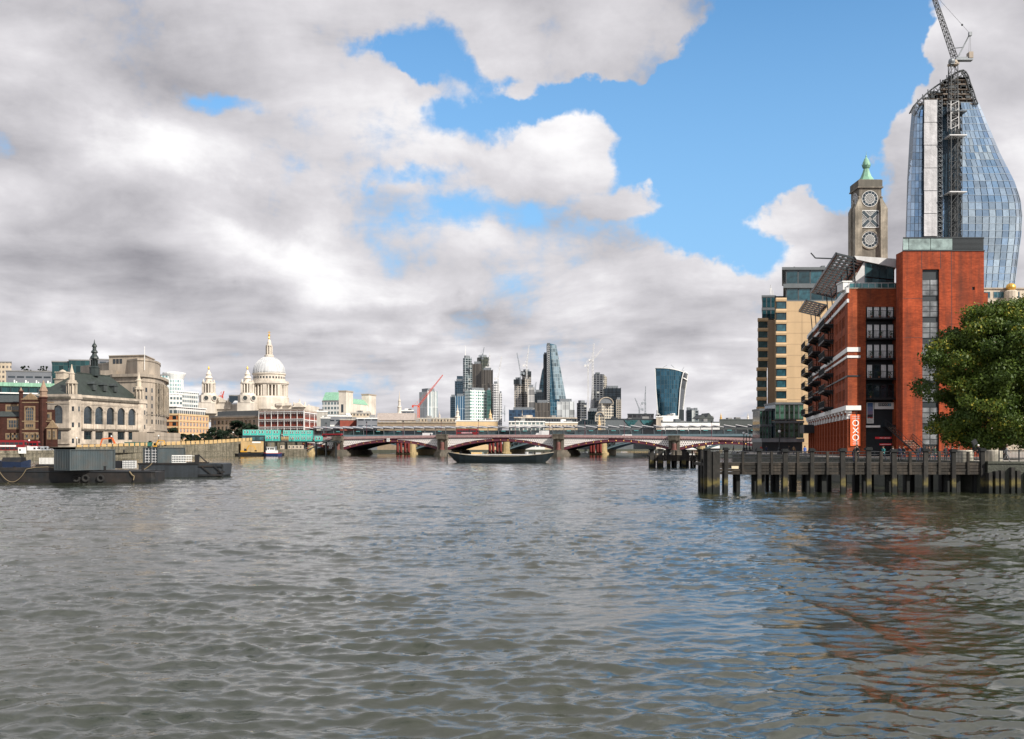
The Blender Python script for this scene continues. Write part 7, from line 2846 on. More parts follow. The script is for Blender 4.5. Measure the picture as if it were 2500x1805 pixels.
def crane(label, px, pb, pm, tip, Y, m_, w=2.2, cj=(6, 1), mm=None):
    """luffing crane: mast pb..pm at column px, jib to tip"""
    t = thing('tower_crane', label, 'crane', (WX(px, Y), Y, 2), 0)
    X_ = lambda p: WX(p, Y) - WX(px, Y)
    Z_ = lambda p: WZ(p, Y) - 2
    k = Y / 1900
    MB().lattice((0, 0, Z_(pb)), (0, 0, Z_(pm)), w * k, max(4, int((pb - pm) / 3.5)), .34 * k).build('mast', mm or m_, t)
    L = math.hypot(tip[0] - px, tip[1] - pm)
    MB().lattice((0, 0, Z_(pm - 1)), (X_(tip[0]), 0, Z_(tip[1])), w * .85 * k, max(6, int(L / 4)), .32 * k, w2=w * .4 * k).build('jib', m_, t)
    sg = -1 if tip[0] >= px else 1
    MB().box(min(0, sg * cj[0] * k), max(0, sg * cj[0] * k), -1.2 * k, 1.2 * k, Z_(pm), Z_(pm) + 1.6 * k).box(sg * cj[0] * k - 1.6 * k, sg * cj[0] * k + 1.6 * k, -1.4 * k, 1.4 * k, Z_(pm) - 2.5 * k, Z_(pm) + 2 * k).build('counter_jib', m_, t)
    MB().box(-1.4 * k, 1.4 * k, -1.8 * k, 1.2 * k, Z_(pm) - 2.0 * k, Z_(pm) + .6 * k).build('cab', m_, t)
    b = MB()
    ap = (sg * 2.4 * k, 0, Z_(pm) + 9 * k)
    b.tube((0, 0, Z_(pm)), ap, .3 * k, 4).tube(ap, (sg * cj[0] * k, 0, Z_(pm)), .2 * k, 4)
    b.tube(ap, (X_(px + (tip[0] - px) * .8), 0, Z_(pm + (tip[1] - pm) * .8)), .14 * k, 3)
    b.build('a_frame', m_, t)


Yr = 1000
crane('big bright red luffing crane with raised jib before the striped white tower', 1022, 1026, 992, (1081, 916), Yr, M_crr, 3.4, (11, 1), mat('crane_orange_mast', (.75, .14, .03), rough=.5))
crane('thin blue grey crane leaning right above the olive tower core', 1178, 878, 870, (1182, 848), 1980, M_cry)
crane('thin upright white crane just right of the olive tower core', 1195, 920, 898, (1195.5, 862), 1960, M_crw)
crane('tall white crane leaning slightly right above the scaffolded white tower', 1216, 1000, 925, (1225, 871), 1840, M_crw)
crane('pale blue crane leaning left above the bare brown core', 1271, 940, 912, (1262, 862), 1890, M_cry)
crane('white crane with an upright blue jib above the bare pale core', 1286, 925, 893, (1291.5, 844), 1890, M_crw)
crane('small dark crane left of the rounded dark glass tower', 1307, 962, 950, (1309, 933), 1940, M_cry)
crane('tall bright white crane with a near vertical jib left of the slanting tower', 1447, 1010, 880, (1450.5, 839), 1980, M_crw, 3.0)
crane('thin crane with a striped mast and slanting jib, leftmost at the slanting tower', 1436, 1020, 893, (1471, 852), 1960, M_crw)
crane('small dark luffing crane leaning left above the dark market block', 1561, 1010, 1000, (1550, 972), 1150, M_cry, 2.0)
crane('thin upright dark crane with a grey mast right of the small luffing crane', 1575.5, 1012, 985, (1576, 944), 1150, M_cry, 2.0)
crane('distant tiny crane behind the cathedral pediment', 543, 975, 968, (547, 955), 1500, M_crr)
crane('thin grey mast crane in the gap between the two skyscraper clusters', 1232, 1030, 1010, (1232.5, 990), 1300, M_cry, 1.6)

# ------------------------------------------------------------------ timber jetties
def wood(name, base, green=0.0, gz0=0.0, gz1=1.0):
    m = mat(name, base, rough=.9, var=.45, scale=2.5, streak=.45, rnd=.35, dirt=(.006, .008, .008), dirt_amt=.7, dscale=.7, bump=.02, bscale=9)
    if green:
        q = NG(m.node_tree)
        bs = [n for n in m.node_tree.nodes if n.type == 'BSDF_PRINCIPLED'][0]
        src = bs.inputs['Base Color'].links[0].from_socket
        ge = q.n('ShaderNodeNewGeometry')
        z = q.sep(ge.outputs['Position'])[2]
        nz_ = q.m('MULTIPLY', q.m('SUBTRACT', q.noise(ge.outputs['Position'], 2.0, 5), .5), 1.2)
        zz_ = q.m('ADD', z, nz_)
        f = q.m('MULTIPLY', q.mr(zz_, gz0, gz0 + .4), q.mr(zz_, gz1, gz1 - .5))
        c = q.mix(q.m('MULTIPLY', f, green), src, (.14, .115, .035, 1))
        wet = q.mr(zz_, gz0 + .1, gz0 - .2)
        c = q.mix(wet, c, (.006, .009, .007, 1))
        m.node_tree.links.new(c, bs.inputs['Base Color'])
    return m


M_pile = wood('weathered_pile_timber', (.028, .026, .023), .85, .55, 1.55)
M_plank = wood('fascia_timber', (.045, .037, .029))
M_piledk = wood('dark_pile_timber', (.016, .018, .017))
M_capw = wood('pile_cap', (.014, .016, .018))


def jetty(name, label, Y, big, small, x0px, x1px, zt, zdeck, zf, bw, sw, depth, npl=4, seed=1):
    t = thing(name, label, 'jetty', (WX(x0px, Y), Y, 0))
    X_ = lambda p: WX(p, Y) - WX(x0px, Y)
    rr = random.Random(seed)
    for p in big:
        w = bw * rr.uniform(.85, 1.15)
        lean = rr.uniform(-.07, .07)
        z1 = zt + rr.uniform(-.10, .10)
        MB().prism_z([(X_(p) - w / 2, -.3), (X_(p) + w / 2, -.3), (X_(p) + w / 2, .05), (X_(p) - w / 2, .05)], -1.5, z1, [(X_(p) - w * .47 + lean, -.3), (X_(p) + w * .47 + lean, -.3), (X_(p) + w * .47 + lean, .05), (X_(p) - w * .47 + lean, .05)]).build('pile', M_pile, t)
        MB().box(X_(p) - w * .72 + lean, X_(p) + w * .72 + lean, -.42, .25, z1, z1 + .2).box(X_(p) - w * .55, X_(p) + w * .55, -.34, .2, z1 + .2, z1 + .3).build('pile_cap', M_capw, t)
    for p in small:
        w = sw * rr.uniform(.85, 1.15)
        MB().box(X_(p) - w / 2, X_(p) + w / 2, -.26, .02, zf, zt - .05).build('fender_post', M_plank, t)
    edges = sorted([X_(p) for p in big] + [X_(p) for p in small])
    ph = (zdeck - zf) / npl
    for a, c in zip(edges[:-1], edges[1:]):
        for k in range(npl):
            MB().box(a + .05, c - .05, -.12 + rr.uniform(-.03, .03), .06, zf + ph * k + .015, zf + ph * (k + 1) - .02 + rr.uniform(-.012, .0)).build('plank', M_plank, t)
    MB().box(X_(x0px), X_(x1px), .08, depth, zdeck - .35, zdeck - .06).build('deck', M_plank, t)
    x, e = X_(x0px) + .4, X_(x1px)
    while x < e:
        w = rr.uniform(.25, .55)
        if rr.random() < .8:
            MB().box(x, x + w, depth - rr.uniform(.3, 1.2), depth, -1.5, zdeck - .36).build('rear_pile', M_piledk, t)
        x += w + rr.uniform(.1, .9)
    x = X_(x0px) + .8
    while x < e:
        w = rr.uniform(.28, .5)
        if rr.random() < .7:
            MB().box(x, x + w, .5, .9, -1.5, zdeck - .36).build('rear_pile', M_piledk, t)
        x += w + rr.uniform(.5, 1.7)
    b = MB()
    for yy in (-.05, depth - .1):
        for z in (zdeck + .42, zdeck + .74, zdeck + 1.05):
            b.tube((edges[0], yy, z), (edges[-1], yy, z), .028, 5)
        x = edges[0]
        while x < edges[-1]:
            b.tube((x, yy, zdeck - .05), (x, yy, zdeck + 1.05), .022, 4)
            x += .55 if yy > 1 else 1.35
    b.build('railing', M_black, t)
    return t, X_


bigp = [1771, 1852.5, 1915.5, 1980.5, 2057.5, 2120, 2182.5, 2257, 2326.5, 2397]
smallp = [1752, 1812.5, 1883, 1947, 2019, 2088, 2150, 2220.5, 2292, 2362]
jt, JX = jetty('timber_jetty', 'long dark timber pile jetty with plank fascia and railings in front of the brick warehouse', 100, bigp, smallp, 1719, 2404, 4.15, 3.02, 1.8, .44, .24, 5.5)
rr = random.Random(8)
for px, Y_ in ((1722, 100), (1730, 99.7), (1738, 99.8), (1745, 99.7), (1752, 99.9), (1716, 101.5), (1715, 102.6), (1718, 103.7)):
    x = WX(px, Y_) - WX(1719, 100)
    w = rr.uniform(.32, .42)
    MB().box(x - w / 2, x + w / 2, Y_ - 100 - .2, Y_ - 99.8, -1.5, rr.uniform(4.05, 4.25)).build('dolphin_pile', M_pile, jt)
MB().box(JX(1718), JX(1756), -.5, .3, 4.2, 4.42).build('pile_cap', M_capw, jt)
MB().box(JX(1785), JX(1802), -.2, -.125, 2.38, 2.66).build('notice_plate', mat('cream_notice', (.70, .60, .42), var=.1), jt)
jetty('far_timber_jetty', 'smaller timber pile jetty beyond the left end of the long jetty', 221, [1591, 1612, 1632, 1669, 1709], [1601, 1622, 1650, 1690], 1588, 1722, 3.6, 2.6, 1.3, .9, .35, 6, 3, 5)
gl = thing('gull', 'white gull perched on the planks of the smaller far timber jetty', 'bird', (WX(1636, 220.4), 220.4, 2.62))
MB().ball((0, 0, .25), .2, 8, 5, .8).ball((.24, 0, .45), .11, 8, 5).add([(-.15, 0, .3), (-.6, .05, .26), (-.6, -.05, .26)], [(0, 1, 2)]).build('body', M_white, gl)
MB().tube((0, 0, 0), (0, 0, .15), .02).tube((.33, 0, .44), (.45, 0, .42), .03).build('bill_and_legs', M_tyellow, gl)
# fender piles on the quay wall right of the jetty
qt = thing('quay_fender_row', 'row of dark upright fender piles against the quay wall at the right edge', 'fender', (WX(2412, 99), 99, 0))
for k, px in enumerate((2412, 2428, 2441, 2466, 2480, 2500, 2516)):
    x = WX(px, 99) - WX(2412, 99)
    MB().box(x, x + .35, -.2 - .12 * x * .3, .6, -1, rr.uniform(2.0, 2.6)).build('fender_pile', M_pile, qt)
M_palec = mat('pale_stained_concrete', (.50, .46, .38), var=.2, streak=.6, scale=1.5, dirt=(.05, .06, .045), dirt_amt=.8, dscale=.6)
for px0, px1, lab in ((2334, 2376, 'pale stained concrete drum block on the jetty left of the man at the rail'), (2404, 2446, 'pale stained concrete drum block at the right end of the jetty')):
    r_ = (px1 - px0) / 2 / FPX * 103
    t = thing('concrete_block', lab, 'bollard block', (WX((px0 + px1) / 2, 103), 103, 2.98), 0, 'pale concrete blocks by the jetty')
    MB().lathe(0, 0, [(r_, 0), (r_, 1.05), (r_ * .98, 1.2), (r_ * .9, 1.25)], 20).build('drum', M_palec, t)
rt = thing('promenade_railing', 'black promenade railing at the right edge beside the pale concrete block', 'railing', (WX(2438, 100.5), 100.5, 3.12))
b = MB()
for z in (.25, 1.05):
    b.box(0, 9, -.03, .03, z, z + .07)
for k in range(64):
    b.box(k * .14, k * .14 + .02, -.01, .01, .25, 1.05)
b.build('bars', M_black, rt)
for k in range(5):
    MB().box(k * 2, k * 2 + .08, -.05, .05, -.1, 1.15).build('post', M_black, rt)

# lamp posts along the south bank promenade
lp = None
for px, Y_, lab in ((1903, 200, 'black cast iron lamp post standing in front of the tan building glass podium'), (1816, 225, 'leftmost and nearest of the five black lamp posts beyond the far jetty'), (1822.5, 250, 'second from left of the five receding black lamp posts'),
                    (1830, 275, 'middle one of the five receding black lamp posts'), (1837.5, 300, 'fourth from left of the five receding black lamp posts'), (1844, 325, 'rightmost and farthest of the five receding black lamp posts')):
    p = (WX(px, Y_), Y_, 2.9)
    if lp is None:
        lp = thing('promenade_lamp_post', lab, 'street lamp', p, 0, 'lamp posts on the south bank promenade')
        MB().lathe(0, 0, [(.55, 0), (.5, .5), (.28, .9), (.34, 1.1), (.13, 1.5), (.09, 4.2), (.16, 4.3)], 10).build('post', M_black, lp)
        MB().ball((0, 0, 4.62), .3, 10, 7).build('globe', mat('milk_glass', (.75, .76, .74), rough=.3, var=.05), lp)
        MB().lathe(0, 0, [(.2, 4.88), (.1, 5.0), (.02, 5.25)], 8).build('finial', M_black, lp)
    else:
        copy_tree(lp, p, 0, lab)

# ------------------------------------------------------------------ people
SKEL = {
 'standing': [(0, 0, .95, .13, None), (0, 0, 1.18, .12, 0), (0, 0, 1.38, .15, 1), (0, 0, 1.5, .06, 2), (0, -.02, 1.62, .095, 3), (0, -.02, 1.70, .075, 4),
              (.19, 0, 1.4, .06, 2), (.24, .02, 1.13, .047, 6), (.25, -.08, .9, .036, 7), (.25, -.1, .82, .038, 8), (-.19, 0, 1.4, .06, 2), (-.24, .02, 1.13, .047, 10), (-.25, -.08, .9, .036, 11), (-.25, -.1, .82, .038, 12),
              (.1, 0, .88, .1, 0), (.11, -.01, .5, .065, 14), (.12, .02, .1, .045, 15), (.13, -.12, .05, .04, 16), (-.1, 0, .88, .1, 0), (-.11, -.01, .5, .065, 18), (-.12, .02, .1, .045, 19), (-.13, -.12, .05, .04, 20)],
 'leaning': [(0, .12, .95, .13, None), (0, .04, 1.16, .12, 0), (0, -.06, 1.34, .15, 1), (0, -.12, 1.45, .06, 2), (0, -.17, 1.56, .095, 3), (0, -.19, 1.64, .075, 4),
             (.19, -.08, 1.35, .06, 2), (.24, -.12, 1.12, .047, 6), (.15, -.36, 1.1, .036, 7), (.1, -.43, 1.1, .038, 8), (-.19, -.08, 1.35, .06, 2), (-.24, -.12, 1.12, .047, 10), (-.15, -.36, 1.1, .036, 11), (-.1, -.43, 1.1, .038, 12),
             (.1, .12, .88, .1, 0), (.11, .08, .5, .065, 14), (.12, .1, .1, .045, 15), (.13, -.03, .05, .04, 16), (-.1, .12, .88, .1, 0), (-.11, .02, .5, .065, 18), (-.12, .0, .1, .045, 19), (-.13, -.13, .05, .04, 20)],
 'sitting': [(0, .1, .55, .14, None), (0, .08, .78, .12, 0), (0, .05, .98, .15, 1), (0, .03, 1.1, .06, 2), (0, .0, 1.22, .095, 3), (0, 0, 1.3, .075, 4),
             (.19, .05, 1.0, .06, 2), (.24, .03, .75, .047, 6), (.15, -.2, .68, .036, 7), (.1, -.27, .68, .038, 8), (-.19, .05, 1.0, .06, 2), (-.24, .03, .75, .047, 10), (-.15, -.2, .68, .036, 11), (-.1, -.27, .68, .038, 12),
             (.1, .05, .52, .1, 0), (.13, -.36, .5, .068, 14), (.13, -.38, .1, .045, 15), (.14, -.5, .05, .04, 16), (-.1, .05, .52, .1, 0), (-.13, -.36, .5, .068, 18), (-.13, -.38, .1, .045, 19), (-.14, -.5, .05, .04, 20)],
 'walking': [(0, 0, .93, .13, None), (0, -.02, 1.16, .12, 0), (0, -.04, 1.36, .15, 1), (0, -.05, 1.48, .06, 2), (0, -.08, 1.6, .095, 3), (0, -.08, 1.68, .075, 4),
             (.19, -.04, 1.38, .06, 2), (.24, -.16, 1.14, .047, 6), (.23, -.36, 1.0, .036, 7), (.22, -.43, .98, .038, 8), (-.19, -.04, 1.38, .06, 2), (-.24, .12, 1.14, .047, 10), (-.25, .2, .9, .036, 11), (-.25, .22, .82, .038, 12),
             (.1, 0, .86, .1, 0), (.11, .12, .5, .065, 14), (.12, .36, .16, .045, 15), (.13, .28, .05, .04, 16), (-.1, 0, .86, .1, 0), (-.11, -.22, .52, .065, 18), (-.12, -.28, .1, .045, 19), (-.13, -.42, .05, .04, 20)],
}
BODY = {}
for pose, sk in SKEL.items():
    me = bpy.data.meshes.new('person_body')
    me.from_pydata([v[:3] for v in sk], [(i, v[4]) for i, v in enumerate(sk) if v[4] is not None], [])
    o = bpy.data.objects.new('tmp', me)
    COL.objects.link(o)
    m_ = o.modifiers.new('skin', 'SKIN')
    if not me.skin_vertices:
        me.attributes.new('skin', 'FLOAT', 'POINT') if False else None
    for i, v in enumerate(sk):
        sv = me.skin_vertices[0].data[i]
        sv.radius = (v[3] * (1.25 if i in (0, 1, 2) else 1.0), v[3] * .85)
        sv.use_root = (i == 0)
    ss = o.modifiers.new('sub', 'SUBSURF')
    ss.levels = 1
    ss.render_levels = 1
    dg = bpy.context.evaluated_depsgraph_get()
    bm2 = bpy.data.meshes.new_from_object(o.evaluated_get(dg))
    bpy.data.objects.remove(o)
    hz0 = sk[3][2] + .01
    idx = []
    for p in bm2.polygons:
        c = p.center
        hand = min((c - Vector(sk[9][:3])).length, (c - Vector(sk[13][:3])).length) < .085
        if c.z > hz0 or hand:
            idx.append(0)
        elif c.z < .12:
            idx.append(3)
        elif c.z > sk[0][2] - .02 or (abs(c.x) > .19 and c.z > sk[9][2] - .02):
            idx.append(1)
        else:
            idx.append(2)
    BODY[pose] = (bm2, idx, sk[4])
M_skin = mat('skin', (.50, .28, .20), rough=.6, var=.06)
CL = {'black': (.012, .013, .016), 'navy': (.015, .025, .06), 'grey': (.16, .17, .18), 'red': (.40, .03, .02), 'white': (.65, .65, .63), 'blue': (.04, .12, .40), 'tan': (.30, .20, .11),
      'brown': (.06, .035, .02), 'blond': (.35, .22, .09), 'teal': (.03, .20, .20), 'dark green': (.02, .05, .03)}
CM = {k: mat('cloth_' + k.replace(' ', '_'), v, rough=.9, var=.12, scale=4) for k, v in CL.items()}


def person(label, px, Y, z, pose='standing', top='black', low='navy', hair='brown', rz=0.0, group=None):
    me0, idx, hd = BODY[pose]
    me = me0.copy()
    me.name = 'person_body'
    me.materials.clear()
    for m_ in (M_skin, CM[top], CM[low], CM['black']):
        me.materials.append(m_)
    me.polygons.foreach_set('material_index', idx)
    me.polygons.foreach_set('use_smooth', [True] * len(me.polygons))
    t = thing('person', label, 'person', (WX(px, Y), Y, z), rz, group)
    obj('body', me, t)
    b = MB()
    hx_, hy_, hz_ = hd[:3]
    for j in range(5):
        pass
    b.lathe(hx_, hy_ + .03, [(.085, hz_ - .03), (.112, hz_ + .04), (.10, hz_ + .1), (.06, hz_ + .14), (.01, hz_ + .155)], 10)
    b.build('hair', CM[hair], t, smooth=True)
    f = MB()
    for sx_ in (-.035, .035):
        f.ball((hx_ + sx_, hy_ - .082, hz_ + .02), .012, 6, 4)
    f.box(hx_ - .025, hx_ + .025, hy_ - .09, hy_ - .08, hz_ - .055, hz_ - .045)
    f.build('eyes_and_mouth', CM['black'], t)
    MB().prism_y([(hx_ - .015, hz_ - .02), (hx_ + .015, hz_ - .02), (hx_, hz_ + .02)], hy_ - .115, hy_ - .07).build('nose', M_skin, t)
    return t


GP = 'people on the promenade and jetty'
JD = 3.0
person('man in black with short hair, left of the couple at the jetty rail', 2085, 101.6, JD, 'leaning', 'black', 'navy', 'brown', R(60), GP)
person('woman with long dark hair in black, right of the couple at the jetty rail', 2093, 101.7, JD, 'standing', 'black', 'black', 'brown', R(-50), GP)
person('white haired man in black at the rail between the two pale concrete blocks', 2388, 102.2, JD + .1, 'leaning', 'black', 'black', 'white', R(-20), GP)
t = person('dark figure lifting a big dark bag overhead beside the white haired man', 2377, 102.6, JD + .25, 'standing', 'black', 'black', 'brown', R(70), GP)
bg_ = thing('shoulder_bag', 'big dark bag tilted above the shoulder of the figure beside the white haired man', 'bag', (WX(2383, 102.6), 102.6, 4.75))
MB().obox((-.25, -.15, -.1), (.38, 0, .3), (0, .3, 0), (-.22, 0, .42)).build('bag_body', M_black, bg_)
MB().path([(-.1, -.2, -.1), (-.25, -.2, -.4), (0, -.2, -.6)], .025, 4).build('strap', M_black, bg_)
person('person in pale grey clothes walking right of the rightmost concrete block', 2457, 103.5, 3.0, 'walking', 'grey', 'grey', 'brown', R(60), GP)
crowd = [(2240, 'standing', 'black', 'navy'), (2246, 'standing', 'navy', 'black'), (2262, 'sitting', 'black', 'black'), (2268, 'standing', 'brown', 'black'), (2275, 'leaning', 'black', 'grey'),
         (2283, 'standing', 'dark green', 'navy'), (2308, 'standing', 'black', 'black'), (2316, 'walking', 'red', 'black'), (2322, 'leaning', 'black', 'navy'), (2196, 'standing', 'navy', 'black'), (2157, 'walking', 'teal', 'navy'),
         (2178, 'leaning', 'white', 'navy'), (2206, 'walking', 'black', 'navy'), (2341, 'sitting', 'brown', 'navy')]
cw = ['leftmost of the group before the tower stair window', 'second from left of the group before the stair window', 'at the left foot of the stair window', 'before the middle of the stair window strip', 'at the right half of the stair window', 'just right of the stair window strip',
      'left of the one in red below the tree', 'below the left edge of the tree crown', 'just right of the one in red below the tree', 'at the foot of the outdoor staircase', 'under the red strip signs', 'in front of the recess under the stair', 'just right of the foot of the staircase', 'left of the first pale concrete block']
for (px, pose, a, c), w in zip(crowd, cw):
    Y_ = 108 + (px * 7 % 9)
    person('%s person in %s %s' % (pose, a, w), px, Y_, 2.9 + (.35 if pose == 'sitting' else 0), pose, a, c, 'brown', R((px * 37) % 120 - 60), GP)
for k, (px, Y_, a, w) in enumerate(((1965, 150, 'blue', 'by the left end of the warehouse pilasters'), (1790, 235, 'black', 'left of the five receding lamp posts'), (1858, 205, 'red', 'under the glass podium left of the near lamp post'), (1871, 207, 'navy', 'between the five lamps and the near lamp post'), (1926, 190, 'black', 'right of the near lamp post'), (1938, 186, 'tan', 'farther right of the near lamp post'))):
    person('standing person in %s %s' % (a, w), px, Y_, 2.9, 'walking' if k % 2 else 'standing', a, 'navy', 'brown', R(90 * (k % 3)), GP)
person('worker in an orange red jacket on the deck before the turquoise cabins', 715, 476, 6.9, 'standing', 'red', 'red', 'white', 0, GP)

# ------------------------------------------------------------------ trees
M_bark = mat('bark', (.06, .048, .038), var=.3, scale=3, bump=.03)


def leafmat(name, dark, light, tip):
    m = bpy.data.materials.new(name)
    m.use_nodes = True
    m.node_tree.nodes.clear()
    q = NG(m.node_tree)
    at = q.n('ShaderNodeAttribute', attribute_name='leaf')
    r, g2, bb = q.sep(at.outputs['Vector'])
    c = q.mix(r, (*dark, 1), (*light, 1))
    c = q.mix(q.m('MULTIPLY', q.m('GREATER_THAN', g2, .86), .75), c, (*tip, 1))
    bs = q.n('ShaderNodeBsdfPrincipled')
    q.put(bs.inputs['Base Color'], c)
    bs.inputs['Roughness'].default_value = .55
    bs.inputs['Specular IOR Level'].default_value = .3
    tr = q.n('ShaderNodeBsdfTranslucent')
    q.put(tr.inputs['Color'], c)
    mx = q.n('ShaderNodeMixShader')
    mx.inputs[0].default_value = .25
    m.node_tree.links.new(bs.outputs[0], mx.inputs[1])
    m.node_tree.links.new(tr.outputs[0], mx.inputs[2])
    o = q.n('ShaderNodeOutputMaterial')
    m.node_tree.links.new(mx.outputs[0], o.inputs[0])
    return m


def crown(name, m, parent, clumps, per, size, seed):
    """clumps: (x,y,z,radius); leaves scattered near each clump's shell"""
    rng = np.random.default_rng(seed)
    C = np.array(clumps)
    n = len(C) * per
    ci = np.repeat(np.arange(len(C)), per)
    dirn = rng.normal(size=(n, 3))
    dirn /= np.linalg.norm(dirn, axis=1)[:, None]
    rad = rng.uniform(.35, 1.0, n) ** .6 * C[ci, 3] * rng.uniform(.8, 1.2, n)
    P = C[ci, :3] + dirn * rad[:, None] * np.array([1.15, 1.15, .75])
    u = rng.normal(size=(n, 3))
    u /= np.linalg.norm(u, axis=1)[:, None]
    v = np.cross(u, dirn + rng.normal(scale=.5, size=(n, 3)))
    v /= np.linalg.norm(v, axis=1)[:, None] + 1e-9
    s_ = size * rng.uniform(.55, 1.3, n)[:, None]
    co = np.stack([P - u * s_ * .5, P + v * s_ * .32, P + u * s_ * .5, P - v * s_ * .32], 1).reshape(-1, 3)
    me = bpy.data.meshes.new(name)
    me.vertices.add(4 * n)
    me.vertices.foreach_set('co', co.ravel())
    me.loops.add(4 * n)
    me.loops.foreach_set('vertex_index', np.arange(4 * n, dtype=np.int32))
    me.polygons.add(n)
    me.polygons.foreach_set('loop_start', np.arange(0, 4 * n, 4, dtype=np.int32))
    me.update(calc_edges=True)
    cl_ = rng.random(len(C))[ci]
    a = me.attributes.new('leaf', 'FLOAT_VECTOR', 'FACE')
    a.data.foreach_set('vector', np.stack([np.clip(.55 * cl_ + .45 * rng.random(n), 0, 1), rng.random(n) * (.6 + .5 * cl_), rng.random(n)], 1).ravel())
    me.materials.append(m)
    return obj(name, me, parent)


M_leaf = leafmat('plane_tree_leaves', (.024, .055, .010), (.115, .16, .02), (.36, .31, .04))
M_leafd = leafmat('dark_leaves', (.010, .022, .014), (.022, .042, .022), (.03, .05, .02))


def tree(name, label, px, Y, zb, prof, nclump, per, leaf, m, seed, trunk_h, r0=.45, group=None):
    """prof: (z, half width) pairs of the crown above the base"""
    t = thing(name, label, 'tree', (WX(px, Y), Y, zb), 0, group)
    rr = random.Random(seed)
    cl_ = []
    zs = [p[0] for p in prof]
    for k in range(nclump):
        z = rr.uniform(zs[0], zs[-1])
        for (z0, w0), (z1, w1) in zip(prof[:-1], prof[1:]):
            if z0 <= z <= z1:
                w = w0 + (w1 - w0) * (z - z0) / (z1 - z0)
        a = rr.uniform(0, 2 * PI)
        q_ = rr.uniform(.25, 1.0) ** .45
        w *= .93 + .12 * math.sin(a * 3 + z * 1.3) * 1.0
        rc = rr.uniform(.10, .17) * (zs[-1] - zs[0]) * .6
        cl_.append((w * q_ * math.cos(a), w * q_ * math.sin(a) * .8, z, rc))
    crown('crown', m, t, cl_, per, leaf, seed)
    b = MB()
    b.lathe(0, 0, [(r0 * 1.5, 0), (r0 * 1.05, .8), (r0, trunk_h)], 10)
    for k in range(14):
        c = cl_[rr.randrange(len(cl_))]
        mid = (c[0] * .45, c[1] * .45, trunk_h + (c[2] - trunk_h) * .55)
        b.tube((0, 0, trunk_h - .2), mid, r0 * .5, 6, r0 * .28)
        b.tube(mid, c[:3], r0 * .28, 5, r0 * .08)
    b.build('trunk', M_bark, t)
    return t


tree('plane_tree', 'big leafy green plane tree at the right edge before the brick stair tower', 2447, 127, 2.9,
     [(1.9, 5.0), (3.6, 8.0), (6.6, 9.8), (10.5, 10.3), (13.6, 9.0), (16.4, 6.6), (18.3, 4.0), (19.4, 1.0)], 290, 460, .36, M_leaf, 21, 4.5, .42)
tree('plane_tree', 'second leafy tree cut by the right edge behind the big plane tree', 2530, 140, 2.9, [(2.6, 4), (6, 8), (12, 8.5), (18, 6), (22.5, 1)], 150, 420, .38, M_leaf, 22, 4.5, .42)
GT = 'dark trees on the north bank'
for i, (px, Y_, w, h, lab) in enumerate(((575, 530, 10.5, 13, 'big dark rounded tree before the shaded grey office'), (607, 527, 8, 11.5, 'dark tree right of the big rounded one, left of the turquoise cabins'), (548, 524, 6.0, 7.5, 'low dark tree at the left foot of the big rounded tree'), (520, 512, 5.5, 8, 'small dark tree below the right end of the tan office'),
                                         (498, 500, 5, 5, 'low dark shrubby tree under the tan office'), (470, 496, 5.5, 4.5, 'dark hedge like tree under the middle of the tan office'), (445, 490, 5.5, 4.6, 'dark hedge like tree at the left foot of the tan office'), (424, 486, 4.2, 7.5, 'narrow dark tree between the stone wing and the tan office'))):
    tree('bank_tree', lab, px, Y_, 5.5 if i > 2 else 4.5, [(0.3, w * .5), (h * .3, w), (h * .6, w * .9), (h * .85, w * .55), (h, w * .15)], 60, 130, .9, M_leafd, 40 + i, h * .25, .4, GT)
for k, px in enumerate((58, 66, 104, 112)):
    x0 = WX(px, 488)
    tree('roof_tree', 'small dark tree, %s along the flat roof of the grey banded office' % ['first', 'second', 'third', 'fourth'][k], px, 488, WZ(907, 484), [(0, 1.6), (1.4, 2.6), (2.8, .5)], 14, 60, .6, M_leafd, 70 + k, .5, .12, 'small trees on the office roof')

# ------------------------------------------------------------------ boats and barges
M_hull = mat('rusty_black_hull', (.006, .008, .010), rough=.6, var=.4, scale=1.2, streak=.5, dirt=(.045, .03, .022), dirt_amt=.5, dscale=.5)
M_pont = mat('grey_pontoon_steel', (.026, .034, .043), rough=.6, var=.35, scale=.8, streak=.5, dirt=(.015, .018, .02), dirt_amt=.7, dscale=.5)
M_cont = mat('grey_blue_container', (.066, .088, .098), rough=.55, var=.15, streak=.3, dirt=(.10, .07, .05), dirt_amt=.35, dscale=.7)
M_rope = mat('yellow_rope', (.22, .17, .10), rough=.9, var=.2)
M_rust = mat('rust_heap', (.20, .07, .03), var=.4, scale=3)
M_lhull = mat('dark_lighter_hull', (.006, .013, .017), rough=.45, var=.25, scale=.7, streak=.3)


def hull(stations, m, t, name='hull', rim=None):
    """stations: (x, half beam at deck, half beam at bottom, z bottom, z deck)"""
    b = MB()
    rows = []
    for x, hd_, hb, z0, z1 in stations:
        rows.append([(x, -hd_, z1), (x, -(hb * .4 + hd_ * .6), z0 + (z1 - z0) * .5), (x, -hb, z0), (x, hb, z0), (x, (hb * .4 + hd_ * .6), z0 + (z1 - z0) * .5), (x, hd_, z1)])
    for A, B in zip(rows[:-1], rows[1:]):
        b.add(A + B, [(i, i + 6, i + 7, i + 1) for i in range(5)] + [(5, 11, 6, 0)])
    b.add(rows[0], [(5, 4, 3, 2, 1, 0)])
    b.add(rows[-1], [(0, 1, 2, 3, 4, 5)])
    o = b.build(name, m, t)
    if rim:
        rb = MB()
        for sgn in (0, 5):
            rb.path([(r[sgn][0], r[sgn][1], r[sgn][2] + .05) for r in rows], .11, 5)
        rb.build('gunwale', rim, t)
    return o


